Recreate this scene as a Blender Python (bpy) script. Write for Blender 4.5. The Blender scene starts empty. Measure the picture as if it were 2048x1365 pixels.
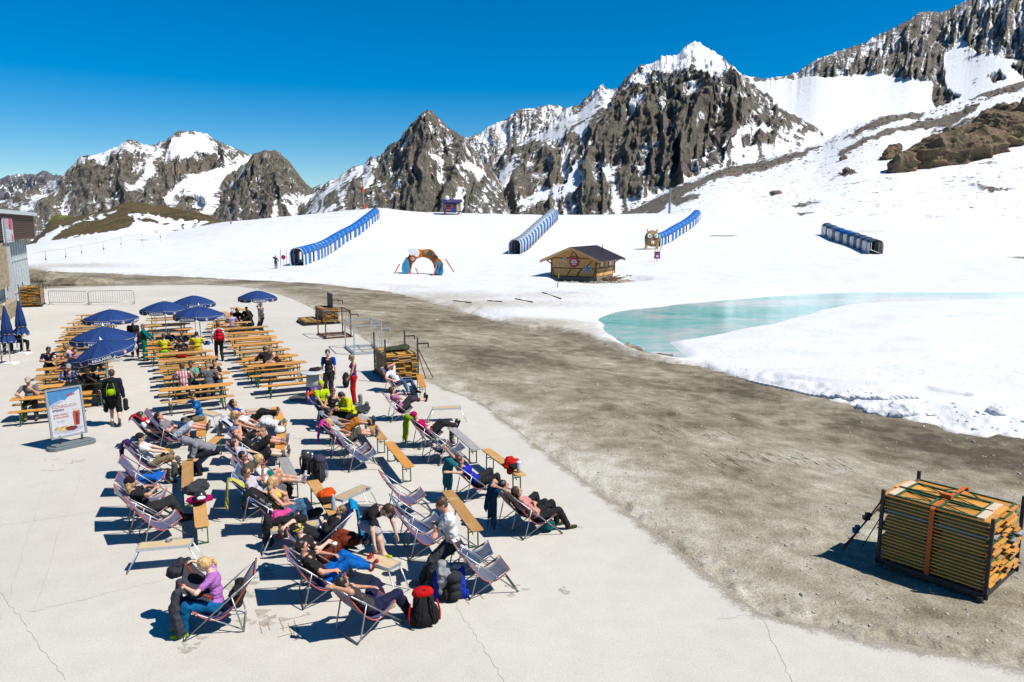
import bpy, math, random
import numpy as np
from mathutils import Vector, Matrix
random.seed(7)
R = math.radians
scene = bpy.context.scene
COL = scene.collection
# ------------------------------------------------------------------ camera model
F, CX, CY = 1450.0, 1024.0, 682.5
HC = 6.12
TH = math.atan(232.5 / F)
cT, sT = math.cos(TH), math.sin(TH)
def ray(u, v):
    a, b = (u - CX) / F, (CY - v) / F
    return Vector((a, cT + b * sT, -sT + b * cT))
def G(u, v, z=0.0):
    """point of the horizontal plane at height z seen in that place of the photograph"""
    d = ray(u, v)
    t = (z - HC) / d.z
    return Vector((d.x * t, d.y * t, z))
def GY(u, v, Y):
    d = ray(u, v)
    t = Y / d.y
    return Vector((d.x * t, Y, HC + d.z * t))
def project(X, Y, Z):
    dz = Z - HC
    f = Y * cT - dz * sT
    up = Y * sT + dz * cT
    f = np.where(np.abs(f) < 1e-6, 1e-6, f)
    return CX + F * X / f, CY - F * up / f
cam_d = bpy.data.cameras.new('camera'); cam = bpy.data.objects.new('camera', cam_d); COL.objects.link(cam)
cam.location = (0, 0, HC); cam.rotation_euler = (R(90) - TH, 0, 0)
cam_d.sensor_width = 36; cam_d.lens = F / 2048 * 36; cam_d.clip_start = 0.1; cam_d.clip_end = 60000
scene.camera = cam
# ------------------------------------------------------------------ light
SUN_EL = R(54); sd = Vector((0.93, -0.37, 0)).normalized()
sunv = Vector((sd.x * math.cos(SUN_EL), sd.y * math.cos(SUN_EL), math.sin(SUN_EL)))
sl = bpy.data.lights.new('sun', 'SUN'); sl.energy = 5.0; sl.angle = R(0.53); sl.color = (1.0, 0.955, 0.88)
so = bpy.data.objects.new('sun', sl); COL.objects.link(so)
so.rotation_euler = sunv.to_track_quat('Z', 'Y').to_euler()
w = bpy.data.worlds.new('World'); scene.world = w; w.use_nodes = True
nt = w.node_tree; nt.nodes.clear()
sk = nt.nodes.new('ShaderNodeTexSky'); sk.sky_type = 'NISHITA'; sk.sun_disc = False
sk.sun_elevation = SUN_EL; sk.sun_rotation = math.atan2(sd.x, sd.y)
sk.altitude = 2700; sk.air_density = 1.35; sk.dust_density = 0.1; sk.ozone_density = 5.0
hs = nt.nodes.new('ShaderNodeHueSaturation'); hs.inputs['Saturation'].default_value = 1.56; hs.inputs['Value'].default_value = 1.0
bg = nt.nodes.new('ShaderNodeBackground'); bg.inputs['Strength'].default_value = 0.074
wo = nt.nodes.new('ShaderNodeOutputWorld')
nt.links.new(sk.outputs[0], hs.inputs['Color']); nt.links.new(hs.outputs[0], bg.inputs[0]); nt.links.new(bg.outputs[0], wo.inputs[0])
scene.render.engine = 'CYCLES'
scene.cycles.use_denoising = True
try: scene.cycles.denoiser = 'OPENIMAGEDENOISE'
except Exception: pass
scene.cycles.max_bounces = 6; scene.cycles.diffuse_bounces = 3; scene.cycles.glossy_bounces = 3
scene.cycles.transparent_max_bounces = 12; scene.cycles.transmission_bounces = 4
scene.cycles.use_adaptive_sampling = True; scene.cycles.adaptive_threshold = 0.02
scene.view_settings.view_transform = 'Standard'; scene.view_settings.look = 'None'
scene.view_settings.exposure = 0.6; scene.view_settings.gamma = 1.0
# ------------------------------------------------------------------ tags
def tag(o, label=None, cat=None, group=None, kind=None):
    if label: o['label'] = label
    if cat: o['category'] = cat
    if group: o['group'] = group
    if kind: o['kind'] = kind
    return o
def empty(name, loc=(0, 0, 0), rz=0.0, label=None, cat=None, group=None):
    o = bpy.data.objects.new(name, None); COL.objects.link(o)
    o.location = loc; o.rotation_euler = (0, 0, rz); o.empty_display_size = 0.2
    return tag(o, label, cat, group)
def link(name, me, mats=None, parent=None, smooth=False):
    if mats is not None:
        for m in (mats if isinstance(mats, (list, tuple)) else [mats]): me.materials.append(m)
    o = bpy.data.objects.new(name, me); COL.objects.link(o)
    if parent: o.parent = parent
    if smooth: me.shade_smooth()
    return o
def children(o): return [c for c in bpy.data.objects if c.parent == o]
KIDS = {}
def copy_thing(root, loc, rz, label=None, group=None, cat=None):
    if root.name not in KIDS:
        KIDS[root.name] = [(c, children(c)) for c in children(root)]
    r = root.copy(); COL.objects.link(r); r.location = loc; r.rotation_euler = (0, 0, rz)
    if label: r['label'] = label
    if group: r['group'] = group
    if cat: r['category'] = cat
    for c, gs in KIDS[root.name]:
        d = c.copy(); COL.objects.link(d); d.parent = r
        for g in gs:
            e = g.copy(); COL.objects.link(e); e.parent = d
    return r
# ------------------------------------------------------------------ numpy noise
def _h(ix, iy, iz, s):
    with np.errstate(over='ignore'):
        n = (ix.astype(np.uint32) * np.uint32(374761393) + iy.astype(np.uint32) * np.uint32(668265263)
             + iz.astype(np.uint32) * np.uint32(2147483647 // 3) + np.uint32(s * 1274126177 % 4294967295))
        n = (n ^ (n >> np.uint32(13))) * np.uint32(1274126177)
        n = n ^ (n >> np.uint32(16))
    return (n & np.uint32(0xffffff)).astype(np.float64) / 0xffffff * 2 - 1
def vnoise(x, y, z=None, s=1):
    x = np.asarray(x, float); y = np.asarray(y, float)
    z = np.zeros_like(x) if z is None else np.asarray(z, float) + np.zeros_like(x)
    X, Y, Z = np.floor(x), np.floor(y), np.floor(z)
    fx, fy, fz = x - X, y - Y, z - Z
    ix, iy, iz = X.astype(np.int64) & 0xffffffff, Y.astype(np.int64) & 0xffffffff, Z.astype(np.int64) & 0xffffffff
    sx, sy, sz = (q * q * q * (q * (q * 6 - 15) + 10) for q in (fx, fy, fz))
    r = 0
    for dz in (0, 1):
        wz = sz if dz else 1 - sz
        for dy in (0, 1):
            wy = sy if dy else 1 - sy
            for dx in (0, 1):
                wx = sx if dx else 1 - sx
                r = r + wx * wy * wz * _h(ix + dx, iy + dy, iz + dz, s)
    return r
def fbm(x, y, z=None, o=5, s=1, g=0.5, l=2.03):
    r = 0; a = 1; t = 0; z = np.zeros_like(np.asarray(x, float)) if z is None else z
    for k in range(o):
        r = r + a * vnoise(x, y, z, s + k); t += a; a *= g
        x, y, z = x * l + 3.1, y * l + 1.7, z * l + 5.3
    return r / t
def ridged(x, y, z=None, o=5, s=1, g=0.5, l=2.1):
    r = 0; a = 1; t = 0; z = np.zeros_like(np.asarray(x, float)) if z is None else z
    w = 1.0
    for k in range(o):
        n = 1 - np.abs(vnoise(x, y, z, s + k)) * 1.6
        n = np.clip(n, -0.6, 1); r = r + a * n * w; w = np.clip(n * 1.3, 0.2, 1); t += a; a *= g
        x, y, z = x * l + 3.1, y * l + 1.7, z * l + 5.3
    return r / t
def sstep(a, b, x):
    t = np.clip((x - a) / (b - a), 0, 1); return t * t * (3 - 2 * t)
def inpoly(px, py, poly):
    r = np.zeros(px.shape, bool); n = len(poly)
    for i in range(n):
        x1, y1 = poly[i]; x2, y2 = poly[(i + 1) % n]
        if y1 == y2: continue
        c = (y1 > py) != (y2 > py)
        r ^= c & (px < (x2 - x1) * (py - y1) / (y2 - y1) + x1)
    return r
def polydist(px, py, poly, closed=True):
    """distance to the outline, positive inside"""
    d = np.full(px.shape, 1e18); n = len(poly)
    for i in range(n if closed else n - 1):
        x1, y1 = poly[i]; x2, y2 = poly[(i + 1) % n]
        ex, ey = x2 - x1, y2 - y1; L = ex * ex + ey * ey + 1e-12
        t = np.clip(((px - x1) * ex + (py - y1) * ey) / L, 0, 1)
        d = np.minimum(d, (px - x1 - t * ex) ** 2 + (py - y1 - t * ey) ** 2)
    d = np.sqrt(d)
    return np.where(inpoly(px, py, poly), d, -d) if closed else d
def grid_mesh(name, X, Y, Z, attrs=None, keep=None, flip=False):
    nr, nc = X.shape
    co = np.stack([X, Y, Z], -1).reshape(-1, 3).astype(np.float32)
    i = np.arange(nr * nc).reshape(nr, nc)
    q = np.stack([i[:-1, :-1], i[:-1, 1:], i[1:, 1:], i[1:, :-1]], -1).reshape(-1, 4)
    if flip: q = q[:, ::-1]
    if keep is not None:
        k = keep.reshape(-1); q = q[k[q].any(1)]
        used = np.zeros(nr * nc, bool); used[q.ravel()] = True
        mp = np.cumsum(used) - 1; q = mp[q]; co = co[used]
        if attrs: attrs = {a: b.reshape(-1)[used] for a, b in attrs.items()}
    me = bpy.data.meshes.new(name)
    me.vertices.add(len(co)); me.vertices.foreach_set('co', co.ravel())
    me.loops.add(len(q) * 4); me.loops.foreach_set('vertex_index', q.ravel().astype(np.int32))
    me.polygons.add(len(q)); me.polygons.foreach_set('loop_start', np.arange(len(q), dtype=np.int32) * 4)
    me.polygons.foreach_set('loop_total', np.full(len(q), 4, np.int32))
    for a, b in (attrs or {}).items():
        at = me.attributes.new(a, 'FLOAT', 'POINT'); at.data.foreach_set('value', b.reshape(-1).astype(np.float32))
    me.update(); me.validate(); me.shade_smooth()
    return me
# ------------------------------------------------------------------ materials
MATS = {}
class NT:
    def __init__(s, name):
        s.m = bpy.data.materials.new(name); s.m.use_nodes = True; s.t = s.m.node_tree
        s.b = s.t.nodes['Principled BSDF']; s.out = s.t.nodes['Material Output']
    def n(s, t, **k):
        n = s.t.nodes.new('ShaderNode' + t)
        for a, b in k.items():
            if hasattr(n, a): setattr(n, a, b)
            else: n.inputs[a.replace('_', ' ')].default_value = b
        return n
    def l(s, a, b): s.t.links.new(a, b)
    def pos(s):
        if not hasattr(s, 'g'): s.g = s.n('NewGeometry')
        return s.g.outputs['Position']
    def obj(s):
        if not hasattr(s, 'tc'): s.tc = s.n('TexCoord')
        return s.tc.outputs['Object']
    def scaled(s, vec, sc):
        m = s.n('Mapping'); m.inputs['Scale'].default_value = sc; s.l(vec, m.inputs['Vector']); return m.outputs[0]
    def noise(s, scale, det=4, rough=0.55, vec=None, dist=0.0):
        n = s.n('TexNoise'); n.inputs['Scale'].default_value = scale; n.inputs['Detail'].default_value = det
        n.inputs['Roughness'].default_value = rough; n.inputs['Distortion'].default_value = dist
        s.l(vec if vec is not None else s.obj(), n.inputs['Vector']); return n.outputs['Fac']
    def ramp(s, fac, stops, interp='LINEAR'):
        r = s.n('ValToRGB'); r.color_ramp.interpolation = interp
        e = r.color_ramp.elements
        while len(e) < len(stops): e.new(0.5)
        for k, (p, c) in enumerate(stops):
            e[k].position = p; e[k].color = (*c, 1) if len(c) == 3 else c
        s.l(fac, r.inputs[0]); return r.outputs[0]
    def mix(s, fac, a, b, mode='MIX'):
        m = s.n('Mix'); m.data_type = 'RGBA'; m.blend_type = mode
        for i, q in ((0, fac), (6, a), (7, b)):
            if isinstance(q, (int, float)): m.inputs[i].default_value = q
            elif isinstance(q, tuple): m.inputs[i].default_value = (*q, 1)
            else: s.l(q, m.inputs[i])
        return m.outputs[2]
    def math(s, op, a, b=0.0, clamp=False):
        m = s.n('Math'); m.operation = op; m.use_clamp = clamp
        for i, q in ((0, a), (1, b)):
            if isinstance(q, (int, float)): m.inputs[i].default_value = q
            else: s.l(q, m.inputs[i])
        return m.outputs[0]
    def sm(s, x, a, b):
        m = s.n('MapRange'); m.interpolation_type = 'SMOOTHSTEP'
        m.inputs['From Min'].default_value = a; m.inputs['From Max'].default_value = b
        s.l(x, m.inputs['Value']); return m.outputs[0]
    def attr(s, name):
        a = s.n('Attribute'); a.attribute_name = name; return a.outputs['Fac']
    def bump(s, h, strength=0.3, dist=0.02, prev=None):
        b = s.n('Bump'); b.inputs['Strength'].default_value = strength; b.inputs['Distance'].default_value = dist
        s.l(h, b.inputs['Height'])
        if prev is not None: s.l(prev, b.inputs['Normal'])
        s.l(b.outputs[0], s.b.inputs['Normal']); return b.outputs[0]
    def base(s, c):
        if isinstance(c, tuple): s.b.inputs['Base Color'].default_value = (*c, 1)
        else: s.l(c, s.b.inputs['Base Color'])
    def rough(s, r, spec=None):
        if isinstance(r, (int, float)): s.b.inputs['Roughness'].default_value = r
        else: s.l(r, s.b.inputs['Roughness'])
        if spec is not None: s.b.inputs['Specular IOR Level'].default_value = spec
def ph(r, g, b):
    'albedo of a sunlit surface from its colour in the photograph'
    return tuple(min(0.8, c / 2.1) for c in srgb(r, g, b))
def srgb(r, g, b):
    f = lambda c: (c / 255 / 12.92) if c / 255 <= 0.04045 else ((c / 255 + 0.055) / 1.055) ** 2.4
    return (f(r), f(g), f(b))
def pm(name, c, rough=0.7, var=0.12, scale=12, bump=0.0, bscale=40, metal=0.0, spec=0.3):
    """plain surface with a little wear: colour c (linear), varied by noise"""
    if name in MATS: return MATS[name]
    t = NT(name)
    n = t.noise(scale, 5)
    a = tuple(max(0, x * (1 - var)) for x in c); b = tuple(min(1, x * (1 + var)) for x in c)
    t.base(t.ramp(n, [(0.3, a), (0.7, b)])); t.rough(rough, spec)
    t.b.inputs['Metallic'].default_value = metal
    if bump: t.bump(t.noise(bscale, 4), bump, 0.01)
    MATS[name] = t.m
    return t.m
def cloth(c):
    c = tuple(round(x, 3) for x in c)
    k = 'cloth_%d_%d_%d' % tuple(int(x * 999) for x in c)
    if k in MATS: return MATS[k]
    t = NT(k); n = t.noise(9, 4, 0.6, dist=0.6)
    a = tuple(x * 0.86 for x in c); b = tuple(min(1, x * 1.12) for x in c)
    t.base(t.ramp(n, [(0.35, a), (0.65, b)])); t.rough(0.85, 0.15)
    b1 = t.bump(t.noise(7, 3, 0.5, dist=1.5), 0.55, 0.03)
    t.bump(t.noise(300, 2), 0.15, 0.002, b1)
    MATS[k] = t.m; return t.m
# ------------------------------------------------------------------ mesh builder
class MB:
    def __init__(s): s.v = []; s.f = []; s.mi = []; s.m = 0
    def add(s, vs, fs):
        o = len(s.v); s.v += [tuple(p) for p in vs]
        for f in fs: s.f.append(tuple(i + o for i in f)); s.mi.append(s.m)
    def mat(s, i): s.m = i; return s
    def box(s, c, d, rot=None, taper=1.0):
        x, y, z = d[0] / 2, d[1] / 2, d[2] / 2
        vs = [Vector((a * x * (taper if k > 0 else 1), b * y * (taper if k > 0 else 1), k * z)) for k in (-1, 1) for a, b in ((-1, -1), (1, -1), (1, 1), (-1, 1))]
        if rot is not None: vs = [rot @ p for p in vs]
        c = Vector(c); s.add([p + c for p in vs], [(3, 2, 1, 0), (4, 5, 6, 7), (0, 1, 5, 4), (1, 2, 6, 5), (2, 3, 7, 6), (3, 0, 4, 7)]); return s
    def bar(s, p, q, wd, ht, up=(0, 0, 1)):
        p, q = Vector(p), Vector(q); d = (q - p); L = d.length
        if L < 1e-6: return s
        d /= L; up = Vector(up)
        if abs(d.dot(up)) > 0.99: up = Vector((0, 1, 0))
        a = d.cross(up).normalized(); b = a.cross(d).normalized()
        M = Matrix((d, a, b)).transposed()
        return s.box((p + q) / 2, (L, wd, ht), M)
    def tube(s, pts, r, n=8, cap=True, closed=False):
        pts = [Vector(p) for p in pts]; m = len(pts)
        rs = r if isinstance(r, (list, tuple)) else [r] * m
        vs = []; pa = None
        for i in range(m):
            a = pts[(i - 1) % m] if (closed or i > 0) else pts[i]; b = pts[(i + 1) % m] if (closed or i < m - 1) else pts[i]
            d = (b - a).normalized()
            if pa is None:
                k = Vector((0, 0, 1)) if abs(d.z) < 0.9 else Vector((1, 0, 0))
                pa = d.cross(k).normalized()
            pa = (pa - d * pa.dot(d)).normalized(); pb = d.cross(pa)
            for j in range(n):
                t = 2 * math.pi * j / n
                vs.append(pts[i] + (pa * math.cos(t) + pb * math.sin(t)) * rs[i])
        fs = []
        for i in range(m if closed else m - 1):
            i2 = (i + 1) % m
            for j in range(n): fs.append((i * n + j, i * n + (j + 1) % n, i2 * n + (j + 1) % n, i2 * n + j))
        if cap and not closed: fs.append(tuple(range(n))[::-1]); fs.append(tuple((m - 1) * n + j for j in range(n)))
        s.add(vs, fs); return s
    def lathe(s, prof, n=20, c=(0, 0, 0), ax=None, cap=True):
        vs = []; c = Vector(c)
        for (r, z) in prof:
            for j in range(n):
                t = 2 * math.pi * j / n; p = Vector((r * math.cos(t), r * math.sin(t), z))
                if ax is not None: p = ax @ p
                vs.append(p + c)
        fs = [(i * n + j, i * n + (j + 1) % n, (i + 1) * n + (j + 1) % n, (i + 1) * n + j) for i in range(len(prof) - 1) for j in range(n)]
        if cap: fs.append(tuple(range(n))[::-1]); fs.append(tuple((len(prof) - 1) * n + j for j in range(n)))
        s.add(vs, fs); return s
    def ball(s, c, r, n=10, rot=None):
        rr = r if isinstance(r, (tuple, list)) else (r, r, r); vs = []; c = Vector(c); k = max(4, n // 2 + 1)
        for i in range(k + 1):
            a = math.pi * i / k
            for j in range(n):
                t = 2 * math.pi * j / n
                p = Vector((rr[0] * math.sin(a) * math.cos(t), rr[1] * math.sin(a) * math.sin(t), rr[2] * math.cos(a)))
                if rot is not None: p = rot @ p
                vs.append(p + c)
        fs = [(i * n + j, (i + 1) * n + j, (i + 1) * n + (j + 1) % n, i * n + (j + 1) % n) for i in range(k) for j in range(n)]
        s.add(vs, fs); return s
    def sheet(s, rows, thick=0.0):
        """rows of points -> a surface; with thickness both skins and rims"""
        nr, nc = len(rows), len(rows[0]); P = [Vector(p) for r in rows for p in r]
        if thick <= 0:
            s.add(P, [(i * nc + j, i * nc + j + 1, (i + 1) * nc + j + 1, (i + 1) * nc + j) for i in range(nr - 1) for j in range(nc - 1)]); return s
        N = []
        for i in range(nr):
            for j in range(nc):
                a = P[min(i + 1, nr - 1) * nc + j] - P[max(i - 1, 0) * nc + j]; b = P[i * nc + min(j + 1, nc - 1)] - P[i * nc + max(j - 1, 0)]
                k = b.cross(a); N.append(k.normalized() if k.length > 1e-9 else Vector((0, 0, 1)))
        Q = [p - n * thick for p, n in zip(P, N)]; o = nr * nc; fs = []
        for i in range(nr - 1):
            for j in range(nc - 1):
                a, b, c, d = i * nc + j, i * nc + j + 1, (i + 1) * nc + j + 1, (i + 1) * nc + j
                fs.append((a, b, c, d)); fs.append((d + o, c + o, b + o, a + o))
        for i in range(nr - 1):
            a, d = i * nc, (i + 1) * nc; fs.append((a, d, d + o, a + o)); b, c = i * nc + nc - 1, (i + 1) * nc + nc - 1; fs.append((c, b, b + o, c + o))
        for j in range(nc - 1):
            fs.append((j + 1, j, j + o, j + 1 + o)); k = (nr - 1) * nc + j; fs.append((k, k + 1, k + 1 + o, k + o))
        s.add(P + Q, fs); return s
    def prism(s, poly, z0, z1, M=None):
        n = len(poly); vs = [Vector((x, y, z0)) for x, y in poly] + [Vector((x, y, z1)) for x, y in poly]
        if M is not None: vs = [M @ p for p in vs]
        s.add(vs, [tuple(range(n))[::-1], tuple(range(n, 2 * n))] + [(i, (i + 1) % n, (i + 1) % n + n, i + n) for i in range(n)]); return s
    def build(s, name, mats, parent=None, smooth=False, bevel=0.0):
        me = bpy.data.meshes.new(name); me.from_pydata(s.v, [], s.f)
        if any(s.mi): me.polygons.foreach_set('material_index', s.mi)
        me.update()
        o = link(name, me, mats, parent)
        if smooth: me.shade_smooth()
        if bevel:
            b = o.modifiers.new('bevel', 'BEVEL'); b.width = bevel; b.segments = 2; b.limit_method = 'ANGLE'
        return o
def poly_sheet(name, pts, z, mats, kind=None, parent=None, thick=0.0):
    m = MB(); n = len(pts)
    if thick: m.prism([(p[0], p[1]) for p in pts], z - thick, z)
    else: m.add([(p[0], p[1], z) for p in pts], [tuple(range(n))])
    o = m.build(name, mats, parent)
    if kind: o['kind'] = kind
    return o
def rotz(a): return Matrix.Rotation(a, 3, 'Z')
def roty(a): return Matrix.Rotation(a, 3, 'Y')
def rotx(a): return Matrix.Rotation(a, 3, 'X')
def crv(pts, n):
    """catmull-rom samples through points"""
    P = [Vector(p) for p in pts]; out = []; m = len(P) - 1
    for k in range(n):
        t = k / (n - 1) * m; i = min(int(t), m - 1); f = t - i
        a, b, c, d = P[max(i - 1, 0)], P[i], P[i + 1], P[min(i + 2, m)]
        out.append(0.5 * ((2 * b) + (c - a) * f + (2 * a - 5 * b + 4 * c - d) * f * f + (3 * b - a - 3 * c + d) * f ** 3))
    return out
# ================================================================== SETTING
def mat_snow(name='snow', dirty=True):
    t = NT(name)
    n1 = t.noise(0.35, 6, 0.6, t.pos()); n2 = t.noise(2.2, 5, 0.65, t.pos()); n3 = t.noise(14, 4, 0.6, t.pos())
    c = t.ramp(n1, [(0.3, (0.50, 0.51, 0.525)), (0.7, (0.585, 0.585, 0.58))])
    if dirty:
        d = t.attr('dirt')
        dm = t.math('ADD', d, t.math('MULTIPLY', t.math('SUBTRACT', n2, 0.5), 0.9))
        dm2 = t.math('ADD', dm, t.math('MULTIPLY', t.math('SUBTRACT', n3, 0.5), 0.6))
        c = t.mix(t.sm(dm, 0.22, 0.75), c, (0.37, 0.335, 0.27))
        c = t.mix(t.sm(dm2, 0.62, 1.15), c, (0.14, 0.115, 0.08))
    t.base(c); t.rough(0.55, 0.25)
    b = t.bump(n2, 0.45, 0.16); t.bump(n3, 0.2, 0.015, b)
    return t.m
def mat_gravel():
    t = NT('gravel'); p = t.pos()
    a = t.noise(0.16, 5, 0.62, p, 0.4); b = t.noise(1.1, 6, 0.7, p); c = t.noise(9, 4, 0.7, p); v = t.n('TexVoronoi'); v.inputs['Scale'].default_value = 17
    t.l(p, v.inputs['Vector'])
    v2 = t.n('TexVoronoi'); v2.inputs['Scale'].default_value = 4.3; t.l(p, v2.inputs['Vector'])
    q = t.math('ADD', t.math('MULTIPLY', a, 0.55), t.math('MULTIPLY', b, 0.5)); q = t.math('SUBTRACT', q, 0.02)
    q = t.math('ADD', q, t.attr('pale'))
    col = t.ramp(q, [(0.37, (0.068, 0.056, 0.038)), (0.455, (0.132, 0.111, 0.077)), (0.53, (0.200, 0.176, 0.128)), (0.60, (0.265, 0.241, 0.19)), (0.69, (0.37, 0.35, 0.30))])
    sp = t.ramp(t.noise(26, 3, 0.75, p), [(0.35, (0.72, 0.70, 0.66)), (0.5, (1, 1, 1)), (0.68, (1.30, 1.28, 1.24))])
    col = t.mix(1.0, col, sp, 'MULTIPLY')
    st = t.math('MULTIPLY', t.sm(v.outputs['Distance'], 0.16, 0.05), t.sm(t.noise(3.3, 3, 0.5, p), 0.52, 0.62))
    col = t.mix(t.math('MULTIPLY', st, 0.75), col, (0.42, 0.40, 0.35))
    st2 = t.math('MULTIPLY', t.sm(v2.outputs['Distance'], 0.09, 0.03), 0.8)
    col = t.mix(st2, col, (0.42, 0.40, 0.36))
    t.base(col); t.rough(0.92, 0.15)
    z = t.bump(b, 0.7, 0.12); z = t.bump(c, 0.8, 0.03, z); t.bump(v.outputs['Distance'], 0.5, 0.012, z)
    return t.m
def mat_concrete():
    t = NT('concrete'); p = t.pos()
    a = t.noise(0.12, 5, 0.6, p, 0.5); b = t.noise(1.6, 6, 0.7, p); f = t.noise(38, 3, 0.7, p); g = t.noise(9, 3, 0.6, p)
    col = t.ramp(t.math('ADD', t.math('MULTIPLY', a, 0.6), t.math('MULTIPLY', b, 0.4)), [(0.36, (0.372, 0.347, 0.305)), (0.64, (0.445, 0.42, 0.378))])
    col = t.mix(1.0, col, t.ramp(f, [(0.3, (0.80, 0.785, 0.77)), (0.48, (1, 1, 1)), (0.72, (1.10, 1.10, 1.10))]), 'MULTIPLY')
    col = t.mix(t.math('MULTIPLY', t.sm(g, 0.66, 0.76), 0.22), col, (0.24, 0.20, 0.15))
    t.base(col); t.rough(0.88, 0.2)
    z = t.bump(b, 0.10, 0.04); t.bump(f, 0.22, 0.004, z)
    return t.m
M_SNOW = mat_snow(); M_GRAVEL = mat_gravel(); M_CONC = mat_concrete()

px = lambda L, z=0.0: [(lambda g: (g.x, g.y))(G(u, v, z)) for u, v in L]
CONC = px([(2500, 1470), (2048, 1338), (1870, 1300), (1700, 1268), (1520, 1226), (1440, 1165), (1330, 1080), (1200, 983), (1100, 910), (960, 802), (899, 780), (841, 752), (770, 702),
           (700, 655), (627, 616), (590, 598), (560, 589), (520, 579), (480, 573), (400, 570), (240, 572), (110, 577), (0, 582), (-250, 588)]) + [(-45, 20), (-30, -6), (20, -6), (20, 6)]
SNOW = px([(3300, 1250), (2500, 985), (2048, 872), (1900, 846), (1780, 818), (1640, 785), (1480, 748), (1360, 716), (1270, 694), (1180, 668), (1100, 655)], -0.6) + \
       px([(1010, 634), (950, 614), (880, 597), (830, 585), (760, 575), (600, 567), (480, 562), (400, 557), (300, 553), (200, 549), (100, 547), (40, 540), (-300, 530)], -0.1) + [(-400, 160), (-400, 900), (700, 900), (700, 20)]
LAKE_Z = -0.85
LAKE = px([(1203, 641), (1212, 633), (1240, 623), (1330, 612), (1450, 601), (1580, 591), (1700, 586), (1900, 585), (2300, 587), (2300, 602), (2048, 597), (1900, 600), (1760, 604), (1690, 610), (1620, 625),
           (1560, 642), (1500, 656), (1430, 668), (1370, 677), (1318, 684), (1330, 697), (1364, 717), (1300, 703), (1262, 690), (1232, 670)], LAKE_Z)
TRACK = px([(1545, 752), (1600, 760), (1680, 770), (1760, 779), (1850, 783), (1920, 796)], -.6)
HUTC = G(1180, 563, -0.75)
_ub = [-400, 0, 100, 200, 330, 450, 620, 757, 850, 1000, 1260, 1500, 1700, 2048, 2600]
_vc = [505, 500, 482, 470, 466, 447, 432, 419, 428, 430, 433, 436, 437, 446, 452]
_yb = [70, 78, 85, 92, 100, 108, 118, 122, 122, 122, 120, 112, 105, 100, 95]
_yc = [150, 160, 170, 180, 185, 190, 190, 190, 190, 190, 192, 195, 200, 210, 215]
def ground_z(X, Y):
    X = np.asarray(X, float); Y = np.asarray(Y, float)
    s = -polydist(X, Y, CONC)
    z = -0.85 * sstep(1.0, 13, s) * sstep(-26, -4, X)
    z = z + 0.045 * fbm(X * 0.5, Y * 0.5, o=4, s=11) * sstep(0.2, 2.5, s) + 0.05 * ridged(X * 1.3, Y * 1.3, o=4, s=21) * sstep(0.5, 4, s) * sstep(60, 20, Y)
    # wheel and track ruts along the road
    ph = (X * 0.77 + Y * 0.42)
    z = z - 0.035 * sstep(0.3, 1, np.sin(s * 2.1 + 1.4 * fbm(X * 0.12, Y * 0.12, s=5))) * sstep(2, 4, s) * sstep(16, 8, s) * 1.6
    z = z - 0.04 * sstep(-0.1, -0.0, s * -1) + sstep(-.55, -.05, s) * sstep(.8, .1, s) * (0.03 * vnoise(X * 1.9, Y * 1.9, s=77) + .045 * vnoise(X * 6, Y * 6, s=78))
    u = CX + 1468 * X / np.maximum(Y, 1)
    yb, yc, vc = (np.interp(u, _ub, q) for q in (_yb, _yc, _vc))
    zc = HC + (450 - vc) / 1468 * yc
    t = np.clip((Y - yb) / (yc - yb), 0, 1)
    rise = (zc - z) * (t * t * (1.9 - 0.9 * t) * 0.55 + sstep(0, 1, t) * 0.45)
    z = z + rise
    z = z - np.clip(Y - yc, 0, 400) * 0.10 * sstep(0, 25, Y - yc) * (1 - 0.85 * sstep(1450, 1750, u))
    dl = polydist(X, Y, LAKE) - 9 * sstep(2.0, 0.6, polydist(X, Y, SNOW))
    z = np.minimum(z, z * (1 - sstep(-1.6, 0.2, dl)) + (LAKE_Z - 0.6) * sstep(-1.6, 0.2, dl))
    # snow pushed up in a bank against the hill on the left
    return z
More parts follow.
